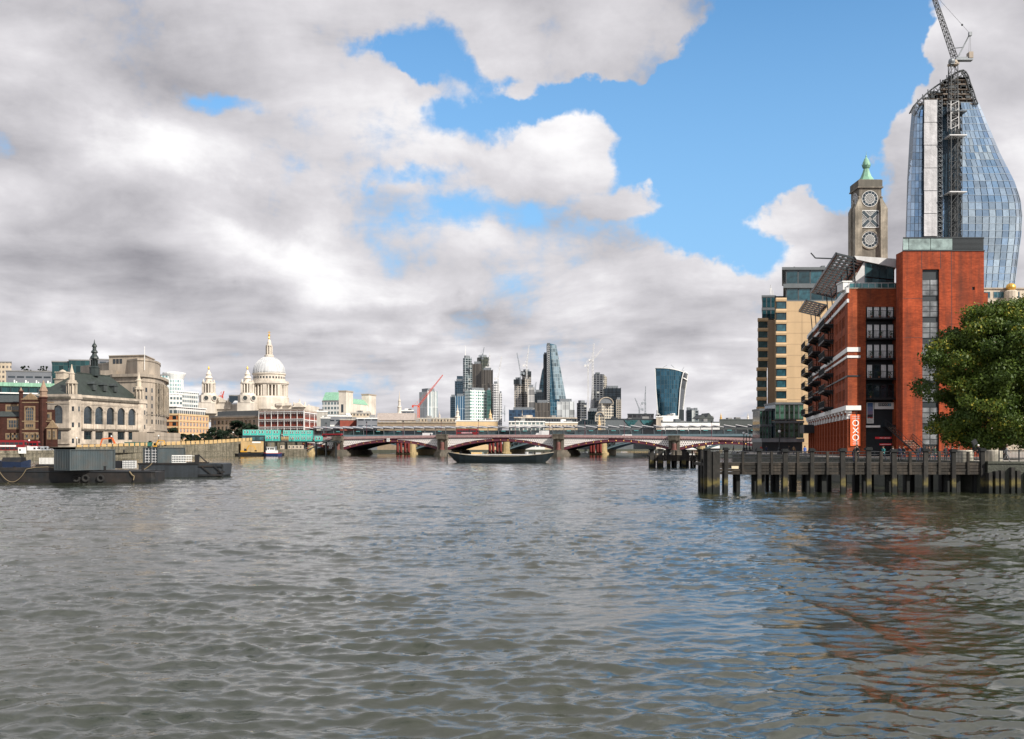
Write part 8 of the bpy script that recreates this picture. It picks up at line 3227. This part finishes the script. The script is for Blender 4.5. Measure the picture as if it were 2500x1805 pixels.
Y = 281.0
t = thing('river_lighter', 'long dark open lighter barge moored in the middle of the river before the bridge', 'barge', (WX(1094, Y), Y, 0))
k = Y / FPX
N = 18
st = []
for i in range(N + 1):
    f = i / N
    x = (1352 - 1094) * k * f
    e = min(1, min(f / .2, (1 - f) / .17))
    beam = 3.1 * math.sin(e * PI / 2) ** .8 + .12
    zb_ = -.6 + 3.0 * max(0, 1 - f / .105) ** 1.1 + 2.9 * max(0, 1 - (1 - f) / .10) ** 1.1
    zd = 1.75 + 1.05 * abs(2 * f - 1) ** 2.6
    st.append((x, beam, beam * .75, min(zb_, zd - .25), zd))
hull(st, M_lhull, t, rim=mat('pale_rubbing_strake', (.30, .27, .22), var=.3))
MB().box(5.5, 23.5, -2.1, 2.1, 1.6, 2.15).build('hold_coaming', M_lhull, t)
MB().box(5.4, 23.6, -2.25, -2.1, 2.05, 2.25).box(5.4, 23.6, 2.1, 2.25, 2.05, 2.25).build('coaming_rim', M_alu, t)
MB().prism_x([(-.9, 2.1), (.9, 2.1), (.4, 2.8), (-.4, 2.8)], 6.5, 9.5).box(1.6, 3.0, -.9, .9, 2.1, 2.7).build('tarpaulin', M_tan, t)
MB().box(24.6, 26, -.8, .8, 1.9, 2.7).lathe(22, 0, [(.5, 2.1), (.5, 2.9)], 8).build('deck_box', M_alu, t)
b = MB()
for x in (1.1, 3.6, 24.2, 26.8, 28.7):
    b.lathe(x, -.8, [(.14, 2), (.14, 3.1), (.2, 3.15)], 6)
b.build('bitts', M_black, t)
b = MB()
b.tube((-.2, -.2, 2.6), (-.25, -.3, -.5), .09, 5)
for k_ in range(9):
    b.ball((-.22, -.25, 2.3 - k_ * .33), .16, 6, 4)
b.build('mooring_chain', M_black, t)


def container(label, px, Y, z, rz, side=0):
    t = thing('shipping_container', label, 'container', (WX(px, Y), Y, z), rz, 'grey containers on the work barges')
    L, Wd, H = 6.06, 2.44, 2.75
    b = MB()
    n = 26
    pts = []
    for i in range(n):
        x0, x1 = L * i / n, L * (i + 1) / n
        w = (x1 - x0)
        pts += [(x0, .0), (x0 + w * .3, .0), (x0 + w * .5, .07), (x0 + w * .8, .07)]
    pts.append((L, 0))
    for (xa, ya), (xb, yb) in zip(pts[:-1], pts[1:]):
        b.quad((xa, ya, .12), (xb, yb, .12), (xb, yb, H - .1), (xa, ya, H - .1))
    b.box(0.02, L - .02, .1, Wd - .02, .1, H - .04)
    b.build('corrugated_shell', M_cont, t)
    b = MB()
    for x in (0, L):
        for y in (0, Wd):
            b.box(x - .07, x + .07, y - .07, y + .07, 0, H)
    for z_ in (0, H - .12):
        b.box(.07, L - .07, -.05, .03, z_, z_ + .12)
        b.box(-.05, .03, .07, Wd - .07, z_, z_ + .12)
    b.build('frame', M_cont, t)
    b = MB()
    if side:
        for k in range(4):
            b.tube((-.06, .35 + k * .58, .15), (-.06, .35 + k * .58, H - .15), .035, 5)
        for j in range(5):
            for y in (.2, 1.35):
                b.box(-.045, -.0, y, y + .85, .35 + j * .45, .5 + j * .45)
        b.build('door_bars', M_alu, t)
    else:
        for k in range(9):
            b.box(-.05, .0, .12 + k * .26, .24 + k * .26, .14, H - .14)
        b.build('end_ribs', M_cont, t)
    return t


t = thing('work_barge', 'long low black work barge with rope, tyres and rusty gear at the left edge', 'barge', (WX(-60, 128), 128, 0), R(9))
L = 22.6
hull([(0, 3.4, 3.2, -.8, 1.5), (L * .5, 3.4, 3.2, -.8, 1.35), (L - .5, 3.4, 3.2, -.8, 1.3), (L, 3.3, 3.0, -.4, 1.3)], M_hull, t, rim=M_black)
MB().box(0, 13.5, -3.3, -2.9, 1.5, 1.95).box(14, L - 1, -3.2, 3.0, 1.35, 1.5).build('deck', M_hull, t)
b = MB()
for x in (5.6, 9.0, 16.4, 21):
    b.lathe(x, -3.0, [(.16, 1.4), (.16, 2.0), (.24, 2.05)], 6)
b.build('bollards', M_hull, t)
b = MB()
pts = []
for k in range(15):
    f = k / 14
    pts.append((3.8 + 3.4 * f, -3.62, 1.95 - .2 * f - 1.7 * (1 - (2 * f - 1) ** 2)))
b.path(pts, .035, 5).path([(7.2, -3.5, 1.75), (8.2, -3.3, 1.95), (9.6, -3.3, 2.02), (10.8, -3.3, 1.8), (12, -3.3, 1.5)], .035, 5)
b.path([(19.5, -3.5, 1.4), (19.8, -3.6, 1.0), (20.1, -3.6, .8), (20, -3.6, .3)], .07, 5)
b.build('rope', M_rope, t)
for k, x in enumerate((13.1, 14.2, 16.0)):
    b = MB()
    for j in range(14):
        a, c = 2 * PI * j / 14, 2 * PI * (j + 1) / 14
        b.tube((.36 * math.cos(a), 0, .36 * math.sin(a)), (.36 * math.cos(c), 0, .36 * math.sin(c)), .14, 6)
    b.build('tyre_fender', M_tyre, t, loc=(x, -3.55, .55))
MB().ball((11.6, -2.2, 1.5), .7, 9, 6, .8).ball((12.6, -2.4, 1.5), .5, 8, 5).build('rust_heap', M_rust, t)
ib = thing('wheeled_tank', 'black plastic tank crate left of the white caged tank on the work barge', 'tank', (WX(281, 134), 134, 1.5), R(9))
MB().box(0, 1.0, 0, 1.0, .15, 1.15).build('tank_body', M_black, ib)
ib = thing('caged_tank', 'white caged liquid tank on the work barge between the two containers', 'tank', (WX(299, 134), 134, 1.5), R(9))
MB().box(0, 1.6, 0, 1.0, .15, 1.15).build('tank_body', M_white, ib)
b = MB()
for x in [i * .2 for i in range(9)]:
    b.tube((x, -.04, .1), (x, -.04, 1.2), .025, 4)
for z in (.1, .38, .66, .94, 1.2):
    b.tube((0, -.05, z), (1.6, -.05, z), .025, 4)
b.build('cage', M_steel, ib)
container('grey corrugated container on the work barge, left and nearer of the two', 171, 124, 1.6, R(63)).scale = (1.12, 1.12, .95)
container('grey container with barred doors behind the caged tank, right and farther one', 385, 160, 1.7, R(71), 1).scale = (1.12, 1.12, .97)
t = thing('small_dark_boat', 'small dark blue covered boat behind the left end of the work barge', 'boat', (WX(3, 170), 170, 0))
hull([(0, .8, .5, .2, 2.2), (.8, 1.3, 1.0, -.3, 2.0), (4.0, 1.3, 1.0, -.3, 1.9), (4.9, .3, .2, .6, 2.3)], mat('navy_boat', (.01, .02, .05), rough=.4), t)
MB().prism_x([(-1.2, 1.9), (1.2, 1.9), (.7, 2.7), (-.7, 2.7)], .6, 3.8).build('cover', M_hull, t)
t = thing('stacked_white_sheets', 'pale ribbed stack standing left of the nearer container on the quay edge', 'crate', (WX(96, 165), 165, 1.6))
MB().box(0, 2.6, 0, 1, 0, 1.1).build('stack', M_concrete, t)
b = MB()
for k in range(12):
    b.box(k * .22, k * .22 + .1, -.06, 0, .05, 1.05)
b.build('ribs', M_white, t)
MB().box(-.5, 3.2, -.3, 1.5, -2.6, 0).build('pallet_base', M_hull, t)

t = thing('steel_pontoon', 'grey steel pontoon with chamfered bow and recessed fenders right of the work barge', 'pontoon', (WX(355, 153), 153, 0), R(4))
hull([(0, 3.5, 3.5, -.8, 2.0), (11, 3.5, 3.5, -.8, 2.0), (11.9, 3.5, 3.3, -.3, 2.0), (12.3, 3.3, 2.6, .3, 1.9)], M_pont, t)
MB().box(-.1, 8.8, -3.6, -3.45, 1.85, 2.12).box(8.8, 12.4, -3.65, -3.45, 1.5, 1.7).box(8.8, 12.5, -3.65, -3.45, .15, .4).build('rubbing_strip', M_hull, t)
b = MB()
b.tube((9.2, -3.6, 1.6), (10.6, -3.6, .4), .12).tube((11, -3.6, 1.7), (12.3, -3.6, .5), .12).box(11.6, 12.6, -3.6, -3.2, .6, .85)
b.build('fender_bars', M_hull, t)
b = MB()
for x in [4.6 + i * .24 for i in range(13)]:
    b.box(x, x + .05, -2.5, -2.45, 2.1, 3.2)
for z in (2.1, 2.4, 2.75, 3.15):
    b.box(4.6, 7.6, -2.52, -2.46, z, z + .1)
b.box(4.6, 7.6, -2.3, -1.0, 3.1, 3.16)
b.build('white_cage', M_white, t)
MB().box(8.0, 8.5, -2.6, -1.8, 2.0, 3.3).obox((8.5, -2.4, 3.2), (1.3, 0, -1.2), (0, .2, 0), (0, 0, .22)).box(6.8, 9.9, -2.7, -1.5, 2.0, 2.2).build('winch_frame', M_hull, t)
b = MB()
b.path([(0.2, -3.7, 1.0), (1.0, -3.7, 1.2), (1.8, -3.65, 1.8), (2.0, -3.6, 2.1)], .06)
b.build('rope', M_rope, t)

# excavator barge and tug by the bridge
Y = 445.0
t = thing('excavator_barge', 'low black barge carrying a yellow excavator below the turquoise cabins', 'barge', (WX(577, Y), Y, 0))
hull([(0, 2.5, 2.0, 0, 1.1), (1.5, 3, 2.8, -.5, 1.0), (19, 3, 2.8, -.5, 1.0), (20.8, 2.5, 2, 0, 1.2)], M_hull, t, rim=M_black)


def excavator(label, px, Y, z, k, m_, flip=1):
    t = thing('excavator', label, 'excavator', (WX(px, Y), Y, z))
    MB().box(-1.9 * k, 1.9 * k, -1.2 * k, -.5 * k, 0, .8 * k).box(-1.9 * k, 1.9 * k, .5 * k, 1.2 * k, 0, .8 * k).build('tracks', M_tyre, t)
    MB().prism_y([(-2.0 * k, .9 * k), (1.3 * k, .9 * k), (1.3 * k, 1.5 * k), (-.8 * k, 1.9 * k), (-2.1 * k, 1.8 * k)], -1.1 * k, 1.1 * k).build('body', m_, t)
    MB().box(.0, 1.3 * k, -1.1 * k, 0, 1.5 * k, 2.9 * k).build('cab', G_car, t)
    b = MB()
    P = [(flip * .9 * k, 0, 1.4 * k), (flip * 2.4 * k, 0, 4.6 * k), (flip * 5.6 * k, 0, 4.3 * k), (flip * 6.4 * k, 0, 1.9 * k)]
    b.tube(P[0], P[1], .34 * k, 4).tube(P[1], P[2], .34 * k, 4, .26 * k).tube(P[2], P[3], .28 * k, 4, .2 * k)
    b.build('boom', m_, t)
    MB().prism_y([(P[3][0] - .5 * k, 2.0 * k), (P[3][0] + .5 * k, 2.0 * k), (P[3][0] + .3 * k, 1.2 * k), (P[3][0] - .7 * k, 1.4 * k)], -.5 * k, .5 * k).build('bucket', M_hull, t)


excavator('yellow excavator with folded arm on the low black barge', 597, 444.5, 1.05, .78, M_tyellow)
excavator('orange excavator with raised arm before the white stone school entrance', 292, 375, 2.2, 1.15, M_torange, -1)
excavator('yellow excavator on the quay right of the green skips', 376, 395, 3.6, .7, M_tyellow)
t = thing('tug_boat', 'small tug with white wheelhouse and blue hull beside the excavator barge', 'boat', (WX(650, 444), 441, 0))
hull([(0, 1.0, .5, .1, 1.5), (1.2, 1.8, 1.4, -.4, 1.2), (6.2, 1.8, 1.5, -.4, 1.2), (7.4, 1.2, .8, 0, 1.4)], mat('tug_blue', (.015, .03, .10), rough=.4), t, rim=M_red)
MB().box(.9, 5.6, -1.3, 1.3, 1.2, 2.5).box(1.3, 4.4, -1.1, 1.1, 2.5, 3.9).box(1.0, 4.7, -1.3, 1.3, 3.9, 4.05).build('wheelhouse', M_white, t)
for x in (1.6, 2.7, 3.6):
    MB().box(x, x + .75, -1.14, -1.1, 2.9, 3.6).build('window', G_car, t)
b = MB()
b.tube((2.6, 0, 4), (2.6, 0, 6), .06).tube((2.1, 0, 5.2), (3.1, 0, 5.2), .05).lathe(5, 0, [(.3, 2.5), (.3, 4.4)], 8)
b.build('mast', M_steel, t)

# site deck with turquoise cabins
DK = thing('site_platform', 'dark raised steel deck on piles carrying the turquoise site cabins', 'platform', (WX(592, 473), 473, 0), R(6))
MB().box(0, 45, 0, 12, 6.2, 6.75).build('deck', M_under, DK)
for k in range(20):
    MB().tube((0, 0, -1), (0, 0, 6.2), .28, 6).build('steel_pile', M_under, DK, loc=(1 + k % 10 * 4.7, .5 + k // 10 * 5.5, 0))
b = MB()
for z in (7.2, 7.8):
    b.tube((9, -.1, z), (45, -.1, z), .05, 4)
for k in range(26):
    b.tube((9 + k * 1.44, -.1, 6.7), (9 + k * 1.44, -.1, 7.8), .04, 4)
b.build('handrail', M_black, DK)
M_turq = mat('turquoise_cabin', (.035, .42, .36), rough=.5, var=.08, streak=.1)
M_turqd = mat('turquoise_trim', (.28, .55, .50), rough=.5, var=.08)
cab0 = None
ca_, sa_ = math.cos(R(6)), math.sin(R(6))
slots = [(k * 3.42, 1.0, 9.5, 'upper', k) for k in range(5)] + [(k * 3.42, 1.0, 6.8, 'lower', k) for k in (3, 4)] + [(18.6 + k * 2.72, 1.4, 9.3, 'upper right', k) for k in range(5)] + [(21.3 + k * 2.72, 1.4, 6.6, 'lower right', k) for k in range(4)] + [(33.4, 1.2, 6.5, 'single', 0)]
ords = ['first', 'second', 'third', 'fourth', 'fifth', 'sixth']
for x, y, z, rw, k in slots:
    lab = 'turquoise site cabin, %s from the left in the %s row of its stack' % (ords[k] if rw != 'lower' else ords[k - 3], rw) if rw != 'single' else 'single turquoise cabin at the right end of the site deck'
    p = (DK.location.x + x * ca_ - y * sa_, DK.location.y + x * sa_ + y * ca_, z)
    if cab0 is None:
        cab0 = thing('site_cabin', lab, 'site cabin', p, R(6), 'turquoise site cabins')
        MB().box(0.03, 3.38, 0, 6, 0, 2.62).build('body', M_turq, cab0)
        b = MB()
        for xx in (0.0, 3.3):
            b.box(xx, xx + .12, -.06, 0, 0, 2.65)
        b.box(.12, 3.3, -.06, 0, 0, .12).box(.12, 3.3, -.06, 0, 2.5, 2.65)
        b.build('frame', M_turqd, cab0)
        for xx in (.95, 2.25):
            w_ = MB().box(xx - .3, xx + .42, -.07, -.01, .95, 2.2).build('window_frame', M_white, cab0)
            MB().box(xx - .18, xx + .3, -.1, -.072, 1.05, 2.1).build('pane', G_dark, w_)
    else:
        copy_tree(cab0, p, R(6), lab, scale=(1, 1, 1) if x < 18 or rw == 'single' else (.79, 1, 1))
t = thing('glazed_site_office', 'dark glazed lower office under the left turquoise cabins', 'site cabin', (WX(590, 472), 472.2, 6.6), R(6))
MB().box(0, 10.2, 0, 5, 0, 2.9).build('body', M_dark, t)
for k in range(5):
    MB().box(.2 + k * 2, 2.0 + k * 2, -.05, -.01, .5, 2.2).build('pane', G_teal, t)
t = thing('tan_plywood_kiosk', 'plain tan box hoarding with a small white sign over the water under the cabins', 'hoarding', (WX(588, 459), 459, .6))
MB().box(0, 4.6, 0, 4, 1.2, 6.0).build('left_panel', M_tan, t)
MB().box(4.62, 9.4, -.15, 4, 1.0, 6.0).build('right_panel', M_tan, t)
MB().box(5.2, 9.1, -.25, -.15, 5.2, 5.9).build('white_notice', M_sign, t)
MB().box(0, 9.4, .5, 3.5, -1.5, 1.1).build('pontoon_base', M_under, t)
c2 = None
for k, px in enumerate((684, 703, 713, 722, 731)):
    lab = 'small cream hut on the stone ledge under the site deck, %s from the left' % ords[k]
    p = (WX(px, 468), 468, 3.0)
    if c2 is None:
        c2 = thing('cream_hut', lab, 'hut', p, 0, 'cream huts under the site deck')
        MB().box(0, 1.7, 0, 1.5, 0, 1.8).build('body', M_stone, c2)
        MB().box(.4, .9, -.04, 0, .6, 1.4).build('window', G_dark, c2)
    else:
        copy_tree(c2, p, 0, lab)
MB().box(WX(676, 467), WX(745, 467), 466.5, 472, -1, 2.98).build('stone_ledge', M_quay, kind='structure')
# gangway stair at the abutment
t = thing('quay_stair', 'dark steel stair slanting down to the water left of the first bridge pier', 'staircase', (WX(800, 470), 470, 0))
for dy in (0, 1.6):
    MB().obox((-12.5, dy, 1.2), (14.5, 0, 6.2), (0, .12, 0), (0, 0, .4)).build('stringer', M_under, t)
    b = MB()
    b.tube((-12.5, dy, 2.6), (2, dy, 8.8), .07).tube((-9.5, dy, 1.5), (-6, dy, 5), .1)
    b.build('handrail', M_steel, t)
for k in range(24):
    MB().box(-12.3 + k * .6, -11.9 + k * .6, .12, 1.6, 1.45 + k * .2565, 1.55 + k * .2565).build('tread', M_under, t)

# rising ramp wall with tan hoarding along the north bank
HP = [((-150, 345), 4.1, 4.9), ((-141.5, 392), 4.6, 5.9), ((-131.5, 435), 5.4, 7.0), ((-123, 470), 6.9, 8.3), ((-118, 500), 7.6, 9.0), ((-104, 497), 7.7, 9.0)]
b = MB()
for ((a, c), z0, _), ((d_, e_), z1, _) in zip(HP[:-1], HP[1:]):
    b.add([(a, c, 2), (d_, e_, 2), (d_, e_, z1), (a, c, z0), (a - 14, c + 3, 2), (d_ - 14, e_ + 3, 2), (d_ - 14, e_ + 3, z1), (a - 14, c + 3, z0)], [(0, 1, 2, 3), (3, 2, 6, 7), (7, 6, 5, 4)])
b.build('ramp_wall', M_quay, kind='structure')
t = thing('tan_hoarding', 'long tan site hoarding climbing along the river wall up to the bridge', 'hoarding', (0, 0, 0))
for ((a, c), z0, t0), ((d_, e_), z1, t1) in zip(HP[:-1], HP[1:]):
    n = max(1, int(math.hypot(d_ - a, e_ - c) / 3.6))
    for k in range(n):
        f0, f1 = k / n + .01, (k + 1) / n - .01
        L_ = lambda f: (a + (d_ - a) * f + .15, c + (e_ - c) * f - .05)
        (xa, ya), (xb, yb) = L_(f0), L_(f1)
        za, zb_, ta, tb = z0 + (z1 - z0) * f0, z0 + (z1 - z0) * f1, t0 + (t1 - t0) * f0, t0 + (t1 - t0) * f1
        MB().add([(xa, ya, za), (xb, yb, zb_), (xb, yb, tb), (xa, ya, ta), (xa - .1, ya, za), (xb - .1, yb, zb_), (xb - .1, yb, tb), (xa - .1, ya, ta)], [(0, 1, 2, 3), (3, 2, 6, 7), (7, 6, 5, 4)]).build('hoarding_panel', M_tan, t)
for k, (px, Y_, w, lab) in enumerate(((306, 388, 3.6, 'left and shorter of two dark green skips before the stone gateway'), (326, 390, 6.4, 'right and longer of two dark green skips before the stone gateway'))):
    t = thing('green_skip', lab, 'skip', (WX(px, Y_), Y_, 4.4), 0, 'dark green skips')
    MB().prism_y([(0, 0), (w, 0), (w + .4, 1.5), (-.4, 1.5)], 0, 2).build('bin', M_tgreen, t)
    MB().box(-.45, w + .45, -.1, 2.1, 1.45, 1.6).build('rim', M_tgreen, t)
# bank lamps
bl0 = None
for px, Y_, zz_, lab in ((187, 350, 3.2, 'dark lamp post with a pale globe left of the nearer container top'), (71, 335, 2.3, 'dark lamp post before the gothic brick hall'), (272, 372, 4, 'dark lamp post right of the orange excavator'), (387, 398, 4.4, 'dark lamp post on the ramp below the curved stone office'), (471, 428, 5.2, 'dark dolphin lamp on the ramp under the tan office'), (569, 462, 6.6, 'dark lamp post left of the turquoise cabins')):
    if bl0 is None:
        bl0 = thing('embankment_lamp', lab, 'street lamp', (WX(px, Y_), Y_, zz_), 0, 'lamps along the north bank')
        MB().lathe(0, 0, [(.6, 0), (.4, .9), (.16, 1.4), (.1, 3.8)], 8).build('post', M_black, bl0)
        MB().ball((0, 0, 4.1), .32, 8, 6).build('globe', MATS['milk_glass'], bl0)
    else:
        copy_tree(bl0, (WX(px, Y_), Y_, zz_), 0, lab)
# traffic on the embankment
GE = 'vehicles on the north embankment'
bus('red double decker bus at the left edge below the gothic brick hall', (WX(22, 330), 330, 2.1), R(8), GE)
bus('second red double decker bus close behind the leftmost one', (WX(57, 345), 345, 1.9), R(8), GE)
for px, Y_, pm, lab in ((80, 334, M_carwhite, 'white van just right of the two red buses'), (91, 340, M_carsilver, 'silver van behind the white van near the red buses'), (107, 342, M_carsilver, 'silver panel van below the porch of the gothic brick hall')):
    van(lab, (WX(px, Y_), Y_, 2.11), R(8), GE, pm, 5.2, 2.3)
car('white car just left of the nearer container top', (WX(127, 346), 346, 2.11), R(8), GE, M_carwhite)
t = thing('white_kiosk', 'small white box kiosk in front of the second red bus', 'kiosk', (WX(44, 322), 322, 2.1))
MB().box(0, 1.9, 0, 1.5, 0, 2.0).build('body', M_white, t)
MB().box(.4, .9, -.04, 0, .9, 1.5).build('window', G_dark, t)

# far bank seen under the arches
for i, (px0, px1, py, m_, lab) in enumerate(((1160, 1196, 1092, M_tano, 'pale yellow riverside building seen under the left part of the middle arch'), (1300, 1372, 1088, M_tano, 'sunlit orange riverside building under the right part of the middle arch'),
                                            (1545, 1582, 1080, M_ystone, 'tall sunlit yellow building under the right half of the fourth arch'), (1520, 1546, 1094, M_tano, 'low sunlit yellow wall under the fourth arch'), (1690, 1725, 1092, M_orbrick, 'small orange building under the rightmost arch'))):
    s = Blk('far_riverside_building', lab, 'building', px0, 1010, px1, 1010, 1.0)
    H = max(6, s.lz(py) + 2)
    MB().box(0, s.W, 0, 10, 0, H).build('wall', m_, s.th)
    s.grid(.5, s.W - .5, 2, H - 1, 6, 3, .45, .5, G_dark)
MB().box(WX(1430, 985), WX(1585, 985), 985, 1000, -1, 4.2).build('far_quay', M_ystone, kind='structure')
